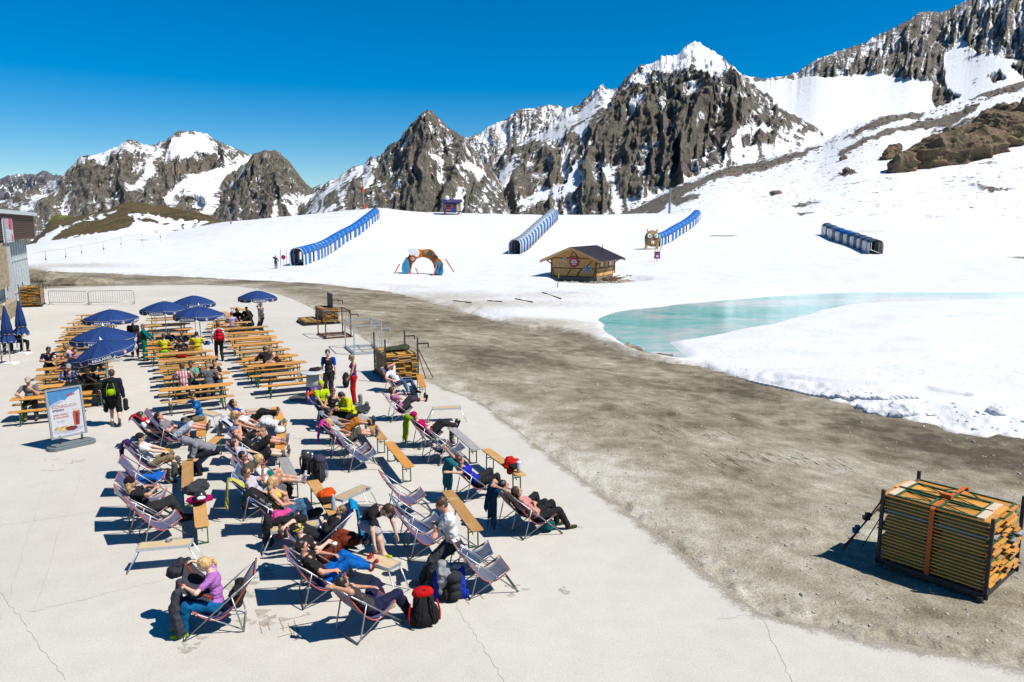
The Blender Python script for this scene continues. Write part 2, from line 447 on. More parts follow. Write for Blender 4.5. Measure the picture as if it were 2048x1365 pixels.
def snow_top(X, Y, zg):
    d = polydist(X, Y, SNOW) + 0.9 * fbm(X * 0.35, Y * 0.35, o=5, s=31) + 0.35 * fbm(X * 2.1, Y * 2.1, o=3, s=37)
    near = sstep(75, 35, Y)
    t = -0.25 + 0.62 * sstep(-1.1, 2.4, d) + 0.10 * fbm(X * 0.22, Y * 0.22, o=3, s=41) * sstep(1, 6, d)
    t = t + near * 0.07 * sstep(-0.4, 0.3, d) * sstep(2.6, 0.8, d) * (0.4 + ridged(X * 1.7, Y * 1.7, o=3, s=43))
    t = t + 0.12 * sstep(2, 12, d) * ridged(X * .11, Y * .2, o=4, s=45) + 0.8 * sstep(0, 40, d) * sstep(60, 120, Y) * fbm(X * 0.02, Y * 0.03, o=3, s=47)
    dl = polydist(X, Y, LAKE) + 0.5 * fbm(X * 0.25, Y * 0.25, o=4, s=51)
    z = zg + t; z0 = -0.85 * sstep(-26, -4, X) + t
    z = np.where(dl > -9, (z * (1 - sstep(-9, -2.0, dl) * sstep(-.2, 1.4, d)) + (LAKE_Z + 0.25) * sstep(-9, -2.0, dl) * sstep(-.2, 1.4, d)) * (1 - sstep(-3, -1.0, dl)) + (LAKE_Z + 0.16 - 0.5 * sstep(-1.0, 0.8, dl)) * sstep(-3, -1.0, dl), z)
    tr = polydist(X, Y, TRACK, False)
    z = z - .20 * np.exp(-(tr / .22) ** 2) + .07 * np.exp(-((tr - .5) / .2) ** 2)
    # hollow melted round the hut
    hx = np.hypot((X - HUTC.x - 1.2) / 1.0, (Y - HUTC.y) / 1.0)
    z = z - 0.75 * sstep(6.9, 4.6, hx + 0.5 * fbm(X * 0.4, Y * 0.4, s=3))
    dirt = np.maximum(sstep(1.1, -0.7, d) * 0.85, 0) + 0.22 * sstep(8, 0, d) * sstep(-14, 0, -np.abs(X + 4))
    patch = np.zeros_like(X)
    for (u, v, rx, ry, a) in ((1010, 605, 13, 5, .55), (1090, 590, 9, 6, .5), (930, 590, 9, 7, .5), (1160, 650, 9, 3, .55), (1050, 640, 8, 3, .7), (640, 500, 7, 10, .18), (500, 555, 20, 5, .35),
                              (150, 545, 12, 7, .6), (800, 575, 10, 5, .4), (1730, 505, 9, 5, .5), (1690, 492, 7, 4, .45), (1240, 562, 5, 3, .8)):
        g = G(u, v, -0.4 if v > 520 else 0); patch = np.maximum(patch, a * np.exp(-((X - g.x) / rx) ** 2 - ((Y - g.y) / ry) ** 2))
    return z, np.clip(dirt + patch, 0, 1), d, dl
def fan(u0, u1, du, y0, y1, n):
    U = np.arange(u0, u1 + du, du); Yr = 1 / np.linspace(1 / y0, 1 / y1, n)
    Ym, Um = np.meshgrid(Yr, U, indexing='ij')
    return (Um - CX) / 1468 * Ym, Ym
# gravel and dirt
X, Y = fan(-1500, 3600, 5, 4, 160, 420)
Zg = ground_z(X, Y)
dC = -polydist(X, Y, CONC); dS = -polydist(X, Y, SNOW)
road = np.exp(-((dS - 2.2) / 1.6) ** 2) * sstep(1.0, 3, dC) * sstep(-60, -10, X + 0 * Y)
pale = 0.10 * sstep(2.2, 0.0, dC) + 0.06 * sstep(40, 14, Y) * sstep(9, 4, dC) - 0.06 * road * (0.6 + fbm(X * .3, Y * .3, s=61)) - 0.04 * sstep(0.2, 0.8, fbm(X * 0.1, Y * 0.25, s=63))
_G0 = Zg
gm = grid_mesh('ground', X, Y, Zg, {'pale': pale})
tag(link('gravel_ground', gm, M_GRAVEL), kind='structure')
# snow
X, Y = fan(-1500, 3600, 4, 12, 430, 520)
Zg = ground_z(X, Y); Zs, dirt, d, dl = snow_top(X, Y, Zg)
sm_ = grid_mesh('snow', X, Y, Zs, {'dirt': dirt}, keep=(d > -2.5))
tag(link('snow_field', sm_, M_SNOW), kind='structure')
_SZ, _SD, _GZ = Zs, d, Zg
def _bil(A, x, y, u0, du, y0, y1, n):
    u = (CX + 1468 * x / y - u0) / du; r = (1 / y - 1 / y0) / (1 / y1 - 1 / y0) * (n - 1)
    i = int(min(max(r, 0), n - 2)); j = int(min(max(u, 0), A.shape[1] - 2)); f = min(max(r - i, 0), 1); g = min(max(u - j, 0), 1)
    return float((A[i, j] * (1 - g) + A[i, j + 1] * g) * (1 - f) + (A[i + 1, j] * (1 - g) + A[i + 1, j + 1] * g) * f)
_CP = [(p[0], p[1]) for p in CONC]
def onconc(x, y):
    r = False; n = len(_CP)
    for i in range(n):
        x1, y1 = _CP[i]; x2, y2 = _CP[(i + 1) % n]
        if (y1 > y) != (y2 > y) and x < (x2 - x1) * (y - y1) / (y2 - y1) + x1: r = not r
    return r
def terr(x, y):
    """height of whatever one stands on at x, y"""
    if onconc(x, y): return 0.0
    y = max(y, 4.1); q = (-1500, 4, 12, 430, 520)
    g = _bil(_G0, x, y, -1500, 5, 4, 160, 420) if y < 159 else -9
    if y > 12.1 and _bil(_SD, x, y, *q) > -2.5: g = max(g, _bil(_SZ, x, y, *q))
    return g
def GT(u, v):
    """point of the terrain seen at u, v"""
    lo = None
    for Y in list(np.linspace(20, 120, 60)) + list(np.linspace(121, 230, 110)):
        p = GY(u, v, Y); z = terr(p.x, p.y)
        if p.z <= z:
            a = lo or Y
            for _ in range(12):
                m = (a + Y) / 2; q = GY(u, v, m)
                if q.z <= terr(q.x, q.y): Y = m
                else: a = m
            q = GY(u, v, Y); q.z = terr(q.x, q.y); return q
        lo = Y
    q = GY(u, v, 190); q.z = terr(q.x, q.y); return q
# lake
def mat_lake():
    t = NT('lake_water'); p = t.pos()
    a = t.noise(1.0, 6, 0.62, t.scaled(p, (0.05, 0.16, 1)), 0.6); b = t.noise(1.0, 5, 0.7, t.scaled(p, (0.5, 0.9, 1)), 0.3)
    q = t.math('ADD', t.math('MULTIPLY', a, 0.7), t.math('MULTIPLY', b, 0.3))
    c = t.ramp(q, [(0.38, ph(92, 202, 196)), (0.45, ph(130, 234, 226)), (0.50, ph(172, 242, 236)), (0.55, ph(210, 246, 244)), (0.61, ph(255, 255, 255))])
    c = t.mix(t.sm(b, 0.66, 0.72), c, ph(120, 140, 115))
    t.base(c); t.rough(0.12, 0.5); t.bump(b, 0.08, 0.02); return t.m
dmy = poly_sheet('lake_water', [(p[0], p[1]) for p in px([(1190, 652), (1192, 630), (1230, 612), (1330, 602), (1450, 590), (1580, 580), (2300, 572), (2300, 616), (2048, 608), (1760, 618), (1560, 656), (1430, 684), (1345, 690), (1385, 724), (1360, 722), (1240, 690)], LAKE_Z)], LAKE_Z, mat_lake(), 'structure')
# concrete terrace
poly_sheet('concrete_terrace', CONC, 0.0, M_CONC, 'structure', thick=0.02)
M_JOINT = pm('joint_dirt', (0.30, 0.28, 0.245), 0.9, 0.25); M_STAIN = pm('stain_dry', (0.295, 0.268, 0.222), 0.9, 0.25, 9); M_RUST = pm('rust_line', (0.27, 0.17, 0.10), 0.9, 0.2)
# sand and grit swept over the rim of the slab
_e = CONC[1:21]; U_, V_ = [], []
ep = []
for i in range(len(_e) - 1):
    a, b = _e[i], _e[i + 1]; n_ = max(2, int(math.hypot(b[0] - a[0], b[1] - a[1]) / .12))
    ep += [(a[0] + (b[0] - a[0]) * k / n_, a[1] + (b[1] - a[1]) * k / n_) for k in range(n_)]
ep = np.array(ep); tg = np.gradient(ep, axis=0); tg = np.apply_along_axis(lambda c: np.convolve(np.pad(c, 8, 'edge'), np.ones(17) / 17, 'valid'), 0, tg); nm_ = np.stack([tg[:, 1], -tg[:, 0]], 1); nm_ /= np.linalg.norm(nm_, axis=1)[:, None]
if inpoly(np.array([ep[40, 0] + nm_[40, 0] * .2]), np.array([ep[40, 1] + nm_[40, 1] * .2]), CONC)[0] == False: nm_ = -nm_
kk = np.linspace(0, 1, 10)[:, None]
gx = ep[None, :, 0] + nm_[None, :, 0] * kk * .5; gy = ep[None, :, 1] + nm_[None, :, 1] * kk * .5
ge = grid_mesh('grit', gx, gy, np.full(gx.shape, .0035), {'edge': (1 - kk) + 0 * gx})
tE = NT('edge_grit'); n1 = tE.noise(1.3, 5, .7, tE.pos()); n2 = tE.noise(22, 3, .7, tE.pos())
tE.base(tE.ramp(n2, [(.3, (.19, .16, .12)), (.7, (.34, .30, .24))])); tE.rough(.9, .1)
al = tE.sm(tE.math('ADD', tE.math('ADD', tE.attr('edge'), tE.math('MULTIPLY', tE.math('SUBTRACT', n1, .5), 1.6)), tE.math('MULTIPLY', tE.math('SUBTRACT', n2, .5), 1.2)), .45, 1.15)
tE.l(tE.math('MULTIPLY', al, .9), tE.b.inputs['Alpha'])
tag(link('edge_grit', ge, tE.m), kind='structure')
jm = MB()
def strip(m, pts, wd, z=0.004):
    P = [Vector((p[0], p[1], z)) for p in pts]; L = []; Rr = []
    for i, p in enumerate(P):
        d = (P[min(i + 1, len(P) - 1)] - P[max(i - 1, 0)]).normalized(); n = Vector((-d.y, d.x, 0))
        k = wd * random.uniform(0.6, 1.3) / 2; L.append(p + n * k); Rr.append(p - n * k)
    n = len(P); m.add(L + Rr, [(i + n, i + 1 + n, i + 1, i) for i in range(n - 1)])
def wob(a, b, n=24, am=0.03):
    return [(a[0] + (b[0] - a[0]) * i / n + random.uniform(-am, am), a[1] + (b[1] - a[1]) * i / n + random.uniform(-am, am)) for i in range(n + 1)]
for a, b in (((0, 1180), (130, 1360)), ((100, 940), (0, 1245)), ((240, 720), (65, 1225)), ((0, 1052), (215, 1020)), ((60, 1225), (330, 1160)), ((375, 1165), (560, 1150)),
             ((1520, 1226), (1600, 1400)), ((1430, 1240), (1520, 1228)), ((700, 900), (560, 1000)), ((250, 590), (215, 660)), ((0, 700), (120, 690)), ((905, 1200), (1010, 1365))):
    A, B = G(*a), G(*b); strip(jm, wob(A, B), 0.0055)
tag(jm.build('pavement_joints', M_JOINT), kind='structure')
rm = MB()
for k in range(26):
    u, v = random.choice([(545, 1255), (115, 930), (575, 1270), (970, 1200), (620, 1170)]); u += random.uniform(-35, 35); v += random.uniform(-14, 14)
    A = G(u, v); a = random.choice([0.45, 2.02]) + random.uniform(-.05, .05); L = random.uniform(.1, .45)
    strip(rm, wob(A, (A.x + L * math.cos(a), A.y + L * math.sin(a)), 6, 0.008), 0.012, 0.0045)
tag(rm.build('pavement_cracks', M_RUST), kind='structure')
sm2 = MB()
def blotch(u, v, r, k=5):
    for _ in range(k):
        c = G(u, v) + Vector((random.gauss(0, r * .7), random.gauss(0, r * .7), 0)); n = 22; rr = r * random.uniform(.2, .5)
        z = 0.003 + 0.0006 * random.random(); ph = random.random() * 9
        pts = [(c.x + rr * (1 + .35 * math.sin(3 * t + ph) + .25 * random.uniform(-1, 1)) * math.cos(t), c.y + rr * .8 * (1 + .35 * math.cos(2 * t + ph) + .2 * random.uniform(-1, 1)) * math.sin(t), z) for t in (2 * math.pi * i / n for i in range(n))]
        sm2.add(pts, [tuple(range(n))])
for u, v, r, k in ((512, 1160, .22, 9), (500, 1190, .16, 8), (520, 1235, .22, 9), (1035, 1175, .14, 6), (1125, 1185, .12, 5), (385, 1285, .18, 7), (1150, 1058, .12, 4), (620, 1225, .12, 4), (20, 843, .25, 5), (590, 878, .12, 3)):
    blotch(u, v, r, k)
tag(sm2.build('pavement_stains', M_STAIN), kind='structure')
# ------------------------------------------------------------------ mountains
def mat_mount(name, sc=1.0, tint=(1, 1, 1), haze=0.0, sna=3.4, grass=False):
    t = NT(name); p = t.pos()
    st = t.scaled(p, (1, 1, 0.7))
    a = t.noise(0.006 * sc, 6, 0.65, st, 0.5); b = t.noise(0.035 * sc, 7, 0.7, st, 0.3); c = t.noise(0.2 * sc, 6, 0.72, st)
    if grass: c0 = t.ramp(a, [(0.35, (0.085, 0.070, 0.030)), (0.5, (0.15, 0.105, 0.05)), (0.65, (0.10, 0.105, 0.035))])
    else: c0 = t.ramp(a, [(0.30, (0.115, 0.104, 0.092)), (0.45, (0.195, 0.172, 0.145)), (0.55, (0.155, 0.150, 0.12)), (0.68, (0.27, 0.205, 0.165))])
    c0 = t.mix(1.0, c0, t.ramp(b, [(0.3, (0.62, 0.61, 0.62)), (0.5, (0.98, 0.96, 0.94)), (0.72, (1.4, 1.34, 1.28))]), 'MULTIPLY')
    c0 = t.mix(1.0, c0, t.ramp(c, [(0.3, (0.7, 0.7, 0.7)), (0.7, (1.28, 1.28, 1.28))]), 'MULTIPLY')
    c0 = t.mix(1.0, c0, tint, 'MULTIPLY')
    s = t.attr('snow')
    s = t.math('ADD', s, t.math('MULTIPLY', t.math('SUBTRACT', b, 0.5), sna)); s = t.math('ADD', s, t.math('MULTIPLY', t.math('SUBTRACT', c, 0.5), sna * 0.8))
    f = t.sm(s, 0.47, 0.53)
    t.base(t.mix(f, c0, (0.60, 0.61, 0.63))); t.rough(0.85, 0.15)
    hh = t.mix(f, b, t.math('ADD', t.math('MULTIPLY', b, 0.15), 0.6)); hc = t.mix(f, c, t.math('ADD', t.math('MULTIPLY', c, 0.15), 0.6))
    z = t.bump(hh, 1.0, 22 / sc); t.bump(hc, 1.0, 6 / sc, z)
    return t.m
def layer(name, ridge, Dr, Db, zb, mat, du=2.0, rows=120, p=1.15, jag=2.0, jagw=9.0, rib=1.0, ribw=0.012, base_snow=0.2, top_snow=0.0, gully=0.9, paint=(), seed=1, rel=0.22, warp=6, back=1.0, pw=None, streak=0.8, lean_=25, sv=1.5):
    ru = [a for a, b in ridge]; rv = [b for a, b in ridge]
    U = np.arange(ru[0], ru[-1] + du, du)
    V0 = np.interp(U, ru, rv); V = V0 + jag * (ridged(U / jagw, U * 0 + seed, o=4, s=seed) - 0.45) * -1.6
    a = (U - CX) / F; b = (CY - V) / F; dy = cT + b * sT
    Drr = Dr * (1 + 0.07 * fbm(U / 230.0, U * 0 + 3.3, o=1, s=seed + 5)) if back else np.full_like(U, Dr)
    ax = a / dy; zr = HC + (-sT + b * cT) / dy * Drr
    b0 = (CY - V0) / F; zr0 = HC + (-sT + b0 * cT) / (cT + b0 * sT) * Drr
    kn = int(46 / du); kw = np.hanning(2 * kn + 3)[1:-1]; kw /= kw.sum()
    zsm = np.convolve(np.pad(zr0, (kn, kn), 'edge'), kw, 'valid')[:len(U)]
    s = np.linspace(0, 1, rows)[:, None] ** 1.0
    pp = p if pw is None else pw(U)[None, :]
    prof = (1 - s) ** pp
    Y = Drr[None, :] + (Db - Drr[None, :]) * s; X = ax[None, :] * Y
    Z = zb + (zsm[None, :] - zb) * prof + (zr0 - zsm)[None, :] * np.exp(-s * (7 if back else 11)) + (zr - zr0)[None, :] * np.exp(-s * 14)
    hh = np.maximum(zr[None, :] - zb, 5)
    # ribs that run down the slope, broken by smaller ones
    Uw = U[None, :] + 0 * s
    wa = 26 * fbm(Uw / 60, s * 3.0, o=4, s=seed + 20)
    slant = (s - 0.3) * (lean_ + 60 * fbm(Uw / 130, s * 0, o=2, s=seed + 24))
    g1 = ridged((Uw + wa + slant) * ribw, s * 1.1 * sv, o=3, s=seed + 30, g=0.5)
    g2 = ridged((Uw + wa * .6) * ribw * 3.2, s * 4.0 * sv, o=4, s=seed + 40, g=0.55)
    g3 = ridged(X / hh.max() * 16, Y / hh.max() * 16, Z / hh.max() * 9, o=6, s=seed + 50, g=.62) - .4
    u0, v0 = project(X, Y, Z)
    wu = u0 + warp * fbm(u0 / 18, v0 / 13, o=5, s=seed + 70, g=.62); wv = v0 + warp * fbm(u0 / 18, v0 / 13, o=5, s=seed + 80, g=.62)
    pt = 0
    for poly, val in paint:
        d = polydist(wu, wv, poly); pt = pt + val * sstep(-4.0, 4.0, d)
    conc = 0.62 - (g1 * 0.4 + g2 * 0.6)
    ph0 = base_snow + pt
    snow = ph0 + top_snow * np.clip(1 - s * 2.6, 0, 1) + gully * (conc - 0.25) + streak * (ridged((Uw + wa) * ribw * 7, s * 5 + Uw / 90, o=3, s=seed + 90) - 0.62)
    env = sstep(0.0, 0.10, s) * (1 - 0.25 * s) * rib * (1 - sstep(0.5, 0.95, ph0))
    relief = (g1 - 0.35) * 0.62 + (g2 - 0.35) * 0.45 + g3 * 0.34
    amp = hh * rel
    Z2 = Z + amp * relief * env * 0.55
    Y2 = Y - amp * relief * env * 0.9
    X2 = ax[None, :] * Y2 + amp * 0.25 * env * fbm(Uw / 30, s * 6, o=3, s=seed + 60)
    # back slope
    if back:
        nb = 10; sb = np.linspace(1, 0.12, nb)[:, None]
        Yb_ = Drr[None, :] + (1 - sb) * hh * 1.1; Xb = ax[None, :] * Drr[None, :] * (Yb_ / Drr[None, :]); Zb_ = zr[None, :] - (zr[None, :] - zb) * (1 - sb) ** 1.0 - 0.02
        X2 = np.vstack([Xb[::-1], X2]); Y2 = np.vstack([Yb_[::-1], Y2]); Z2 = np.vstack([Zb_[::-1], Z2]); snow = np.vstack([np.full(Xb.shape, 0.6), snow])
    me = grid_mesh(name, X2, Y2, Z2, {'snow': np.clip(snow, -2, 3)}, flip=True)
    return tag(link(name, me, mat), kind='structure')
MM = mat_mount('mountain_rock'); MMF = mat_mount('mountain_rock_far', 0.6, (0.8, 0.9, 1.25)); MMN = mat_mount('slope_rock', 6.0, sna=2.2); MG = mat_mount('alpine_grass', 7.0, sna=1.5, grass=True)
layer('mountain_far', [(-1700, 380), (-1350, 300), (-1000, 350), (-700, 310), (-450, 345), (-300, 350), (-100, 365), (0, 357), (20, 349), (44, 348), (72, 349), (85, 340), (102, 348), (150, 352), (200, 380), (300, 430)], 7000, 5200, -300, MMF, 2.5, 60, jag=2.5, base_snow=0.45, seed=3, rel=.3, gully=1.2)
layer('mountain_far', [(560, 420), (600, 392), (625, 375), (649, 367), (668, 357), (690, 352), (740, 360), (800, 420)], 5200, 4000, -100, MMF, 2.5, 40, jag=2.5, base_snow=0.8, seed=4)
# left massif
layer('mountain_left', [(-420, 520), (-200, 440), (0, 402), (80, 370), (130, 346), (161, 313), (185, 309), (219, 300), (246, 286), (258, 278), (273, 282), (297, 291), (311, 290), (321, 282), (330, 285), (337, 276), (352, 263), (376, 261), (413, 266), (427, 276), (454, 290), (478, 300), (495, 307), (505, 310), (530, 345), (560, 400), (600, 440)],
      2600, 1500, -60, MM, 1.6, 150, p=1.05, jag=2.2, base_snow=0.29, top_snow=0.22, seed=11, rel=.18, ribw=.015,
      paint=[([(337, 290), (345, 272), (376, 266), (410, 272), (430, 300), (415, 306), (390, 303), (372, 315), (350, 312), (335, 335), (325, 330)], .8), ([(160, 318), (250, 290), (265, 282), (300, 292), (330, 290), (318, 310), (270, 300), (200, 318)], .5),
             ([(300, 320), (312, 300), (320, 300), (305, 345), (290, 370), (260, 388), (240, 385), (275, 362)], .8), ([(440, 330), (480, 310), (500, 318), (480, 345), (455, 352), (440, 380), (445, 405), (430, 430), (400, 432), (410, 405), (370, 408), (330, 412), (320, 400), (350, 375), (375, 350), (410, 342)], .85),
             ([(0, 440), (60, 400), (100, 385), (60, 430), (0, 470)], .6), ([(130, 432), (140, 402), (133, 430), (125, 440)], .8), ([(180, 330), (240, 330), (290, 345), (240, 380), (160, 400), (150, 370)], -.35), ([(345, 395), (400, 388), (410, 410), (370, 425)], -.9), ([(340, 330), (430, 310), (440, 330), (380, 345), (345, 360), (325, 395), (310, 380)], -.5)])
layer('mountain_knob', [(395, 470), (430, 420), (455, 375), (480, 345), (495, 325), (505, 309), (512, 306), (526, 301), (550, 301), (560, 305), (577, 322), (595, 345), (615, 370), (632, 384), (660, 396), (700, 420), (740, 450)],
      1900, 1250, -40, MM, 1.5, 120, p=1.1, jag=1.4, base_snow=0.08, seed=17, rel=.2, ribw=.02, gully=.6,
      paint=[([(590, 385), (632, 384), (700, 420), (740, 460), (600, 460), (540, 440), (560, 400)], .75), ([(545, 400), (552, 395), (560, 440), (545, 442)], .8), ([(560, 410), (580, 430), (570, 440), (550, 440)], -1.2), ([(600, 415), (630, 405), (630, 425), (605, 430)], -1.1), ([(500, 340), (498, 320), (470, 360), (460, 372)], .7), ([(520, 348), (560, 365), (562, 370), (525, 352)], .5)])
layer('mountain_snow_peaks', [(860, 300), (900, 285), (935, 274), (959, 268), (976, 254), (1007, 241), (1034, 221), (1058, 217), (1071, 217), (1092, 210), (1119, 211), (1133, 217), (1150, 222), (1220, 240), (1300, 300)], 3600, 2400, -60, MM, 1.6, 110, p=.9, jag=2.6, base_snow=0.68, seed=23, rel=.16, gully=.8, ribw=.03)
# pyramid
layer('mountain_pyramid', [(560, 480), (600, 420), (620, 400), (651, 366), (668, 360), (682, 350), (702, 334), (726, 331), (733, 321), (742, 311), (749, 317), (764, 307), (778, 287), (798, 282), (808, 266), (825, 244), (846, 224), (856, 218), (867, 224), (884, 242), (901, 258), (928, 273), (942, 288), (959, 316), (985, 340), (1010, 375), (1050, 440)],
      1500, 800, -30, MM, 1.4, 160, p=1.0, jag=2.6, jagw=6, base_snow=0.20, seed=31, rel=.15, gully=.8, ribw=.017, top_snow=.05,
      paint=[([(630, 395), (665, 362), (700, 335), (735, 320), (745, 330), (725, 370), (700, 405), (690, 440), (600, 440)], .62), ([(735, 345), (748, 318), (760, 322), (735, 375), (725, 385)], .7), ([(650, 400), (670, 390), (662, 410), (648, 415)], -.9), ([(684, 400), (720, 350), (728, 360), (712, 400), (690, 425)], -.7),
             ([(800, 300), (835, 250), (850, 230), (845, 250), (820, 290), (790, 320)], .5), ([(910, 330), (945, 325), (975, 345), (960, 350), (925, 340)], .9), ([(905, 400), (918, 372), (925, 372), (925, 400), (905, 430)], .8), ([(770, 430), (790, 380), (840, 345), (900, 370), (900, 430)], -.3)])
# big peak
layer('mountain_peak', [(850, 500), (905, 430), (940, 385), (985, 335), (1010, 300), (1040, 285), (1080, 262), (1110, 240), (1133, 218), (1148, 211), (1157, 210), (1181, 187), (1195, 173), (1206, 170), (1218, 179), (1236, 177), (1249, 158), (1260, 148), (1278, 131), (1303, 128), (1324, 112), (1353, 110), (1374, 90), (1390, 80), (1411, 93), (1432, 105), (1444, 112), (1465, 132), (1486, 151), (1514, 182), (1552, 211), (1585, 228), (1614, 244), (1639, 257), (1660, 273), (1720, 330), (1780, 420)],
      1900, 950, -40, MM, 1.3, 210, p=.95, jag=2.6, jagw=7, base_snow=0.27, top_snow=0.42, seed=41, rel=.135, gully=.95, ribw=.014,
      paint=[([(1180, 200), (1200, 175), (1220, 185), (1240, 180), (1225, 215), (1210, 240), (1160, 265), (1120, 280), (1060, 290), (1020, 305), (1050, 280), (1110, 245), (1150, 225)], .6), ([(1260, 155), (1330, 115), (1390, 84), (1440, 112), (1460, 140), (1420, 150), (1380, 135), (1340, 140), (1300, 150), (1270, 175)], .45),
             ([(1000, 340), (1030, 320), (1040, 330), (1005, 380), (990, 430), (975, 432), (985, 385)], .8), ([(1040, 400), (1090, 375), (1130, 365), (1150, 330), (1175, 300), (1160, 340), (1175, 365), (1150, 385), (1100, 400), (1040, 415)], .85), ([(1150, 250), (1165, 245), (1175, 290), (1172, 310), (1160, 290)], .6),
             ([(1200, 330), (1300, 330), (1330, 345), (1380, 320), (1430, 300), (1480, 250), (1520, 250), (1560, 260), (1620, 262), (1670, 290), (1600, 320), (1450, 350), (1300, 430), (1200, 440), (1230, 400), (1215, 370)], .72),
             ([(1250, 335), (1390, 325), (1400, 345), (1340, 375), (1280, 400), (1240, 395), (1235, 350)], -.65), ([(1480, 270), (1560, 262), (1545, 290), (1490, 292)], -.75), ([(1420, 300), (1470, 290), (1440, 325), (1390, 340)], -.6), ([(1260, 175), (1340, 170), (1420, 190), (1470, 200), (1520, 215), (1490, 240), (1440, 270), (1330, 330), (1250, 325), (1180, 320), (1190, 260)], -.30),
             ([(1320, 180), (1332, 170), (1325, 215), (1312, 205)], .8), ([(1260, 195), (1300, 180), (1280, 220), (1258, 215)], .8), ([(1280, 430), (1310, 395), (1300, 380), (1250, 410)], .4)])
# right back ridge with glacier
layer('mountain_glacier', [(1430, 230), (1470, 165), (1486, 151), (1506, 152), (1527, 158), (1552, 155), (1572, 152), (1597, 143), (1630, 120), (1655, 110), (1697, 95), (1730, 85), (1759, 68), (1784, 58), (1813, 41), (1833, 28), (1854, 21), (1879, 26), (1900, 19), (1920, 6), (1945, -2), (1980, -25), (2048, -60), (2250, -110), (2600, -60)],
      3400, 1500, 60, MM, 1.6, 200, p=1.5, jag=2.4, base_snow=0.50, top_snow=0.12, seed=53, rel=.075, gully=1.0, ribw=.024, lean_=90, sv=4,
      paint=[([(1500, 165), (1590, 160), (1720, 150), (1760, 150), (1840, 162), (1862, 165), (1860, 180), (1900, 230), (1800, 300), (1500, 330), (1560, 210)], 1.5), ([(1885, 120), (1925, 70), (1960, 110), (2048, 120), (2250, 120), (2250, 300), (1860, 230), (1900, 190)], 1.2), ([(1590, 148), (1700, 98), (1850, 25), (1905, 20), (1900, 80), (1880, 160), (1850, 162), (1760, 145), (1720, 148)], -.08), ([(1905, 110), (1935, 60), (1962, 90), (1962, 120), (1935, 122)], -.5), ([(1860, 190), (1900, 178), (1920, 195), (1870, 215)], -2.0), ([(1975, 150), (2000, 140), (2012, 158), (1985, 168)], -2.0), ([(2020, 130), (2048, 120), (2100, 130), (2048, 155)], -2)])
# near right slope
RS = [(1150, 452), (1200, 441), (1231, 432), (1283, 411), (1324, 386), (1386, 357), (1448, 334), (1510, 323), (1572, 306), (1614, 295), (1655, 281), (1668, 271), (1717, 248), (1759, 232), (1792, 228), (1821, 224), (1846, 223), (1879, 213), (1945, 195), (1987, 178), (2048, 161), (2250, 130), (2700, 100)]
layer('snow_slope_right', RS, 480, 205, 2.0, MMN, 1.6, 200, p=1.25, jag=1.6, base_snow=0.92, seed=61, rel=.035, gully=.12, ribw=.008, warp=6, back=0, streak=.15,
      paint=[([(1150, 455), (1231, 432), (1290, 408), (1340, 385), (1390, 362), (1448, 338), (1520, 326), (1600, 303), (1640, 292), (1600, 312), (1520, 345), (1450, 352), (1390, 375), (1340, 405), (1290, 425), (1230, 450)], -1.0),
             ([(1290, 432), (1310, 415), (1375, 385), (1380, 380), (1330, 410), (1305, 436)], -1.4), ([(1340, 400), (1400, 388), (1395, 398), (1350, 410)], -.8), ([(1675, 310), (1690, 300), (1740, 272), (1800, 255), (1850, 240), (1940, 215), (1960, 205), (1950, 225), (1900, 250), (1800, 262), (1740, 285), (1700, 305)], -.95),
             ([(1690, 278), (1760, 236), (1846, 224), (1846, 232), (1780, 245), (1720, 268)], -1.0), ([(1935, 200), (1990, 180), (2050, 162), (2200, 145), (2200, 160), (2050, 176), (1990, 190)], -1.0), ([(1850, 262), (1880, 255), (1985, 225), (2048, 235), (1960, 250), (1900, 270)], -.5),
             ([(1541, 387), (1560, 383), (1545, 394)], -1.6), ([(1580, 410), (1620, 400), (1640, 405), (1600, 418)], -.55), ([(1590, 425), (1625, 425), (1600, 433)], -.6), ([(1680, 348), (1700, 340), (1710, 343), (1690, 352)], -1.6), ([(1940, 370), (2000, 378), (2040, 376), (1980, 388)], -.6)])
# grassy hills on the left
layer('grass_hill', [(40, 500), (75, 475), (100, 445), (130, 436), (175, 430), (219, 418), (253, 404), (290, 407), (342, 414), (403, 426), (451, 444), (475, 456), (520, 475)],
      270, 175, 1.0, MG, 1.4, 90, p=.9, jag=.8, base_snow=0.12, seed=71, rel=.05, gully=.2, warp=4, back=0,
      paint=[([(75, 478), (110, 455), (170, 438), (225, 420), (240, 424), (200, 440), (150, 448), (115, 470), (90, 500), (60, 520)], .9), ([(255, 428), (290, 425), (340, 438), (420, 442), (400, 458), (340, 462), (330, 455), (340, 447), (300, 440), (270, 436)], 1.0), ([(80, 500), (118, 478), (180, 470), (255, 455), (275, 440), (330, 450), (350, 470), (420, 460), (480, 470), (480, 520), (60, 520)], 1.2)])
layer('green_hill', [(60, 500), (85, 470), (98, 440), (113, 430), (135, 430), (155, 436), (200, 450), (240, 470)], 420, 330, -2.0, mat_mount('green_moss', 7.0, (1.1, 1.5, .8), grass=True), 2, 40, p=.8, jag=1, base_snow=-.3, seed=75, rel=.05, gully=0, back=0)
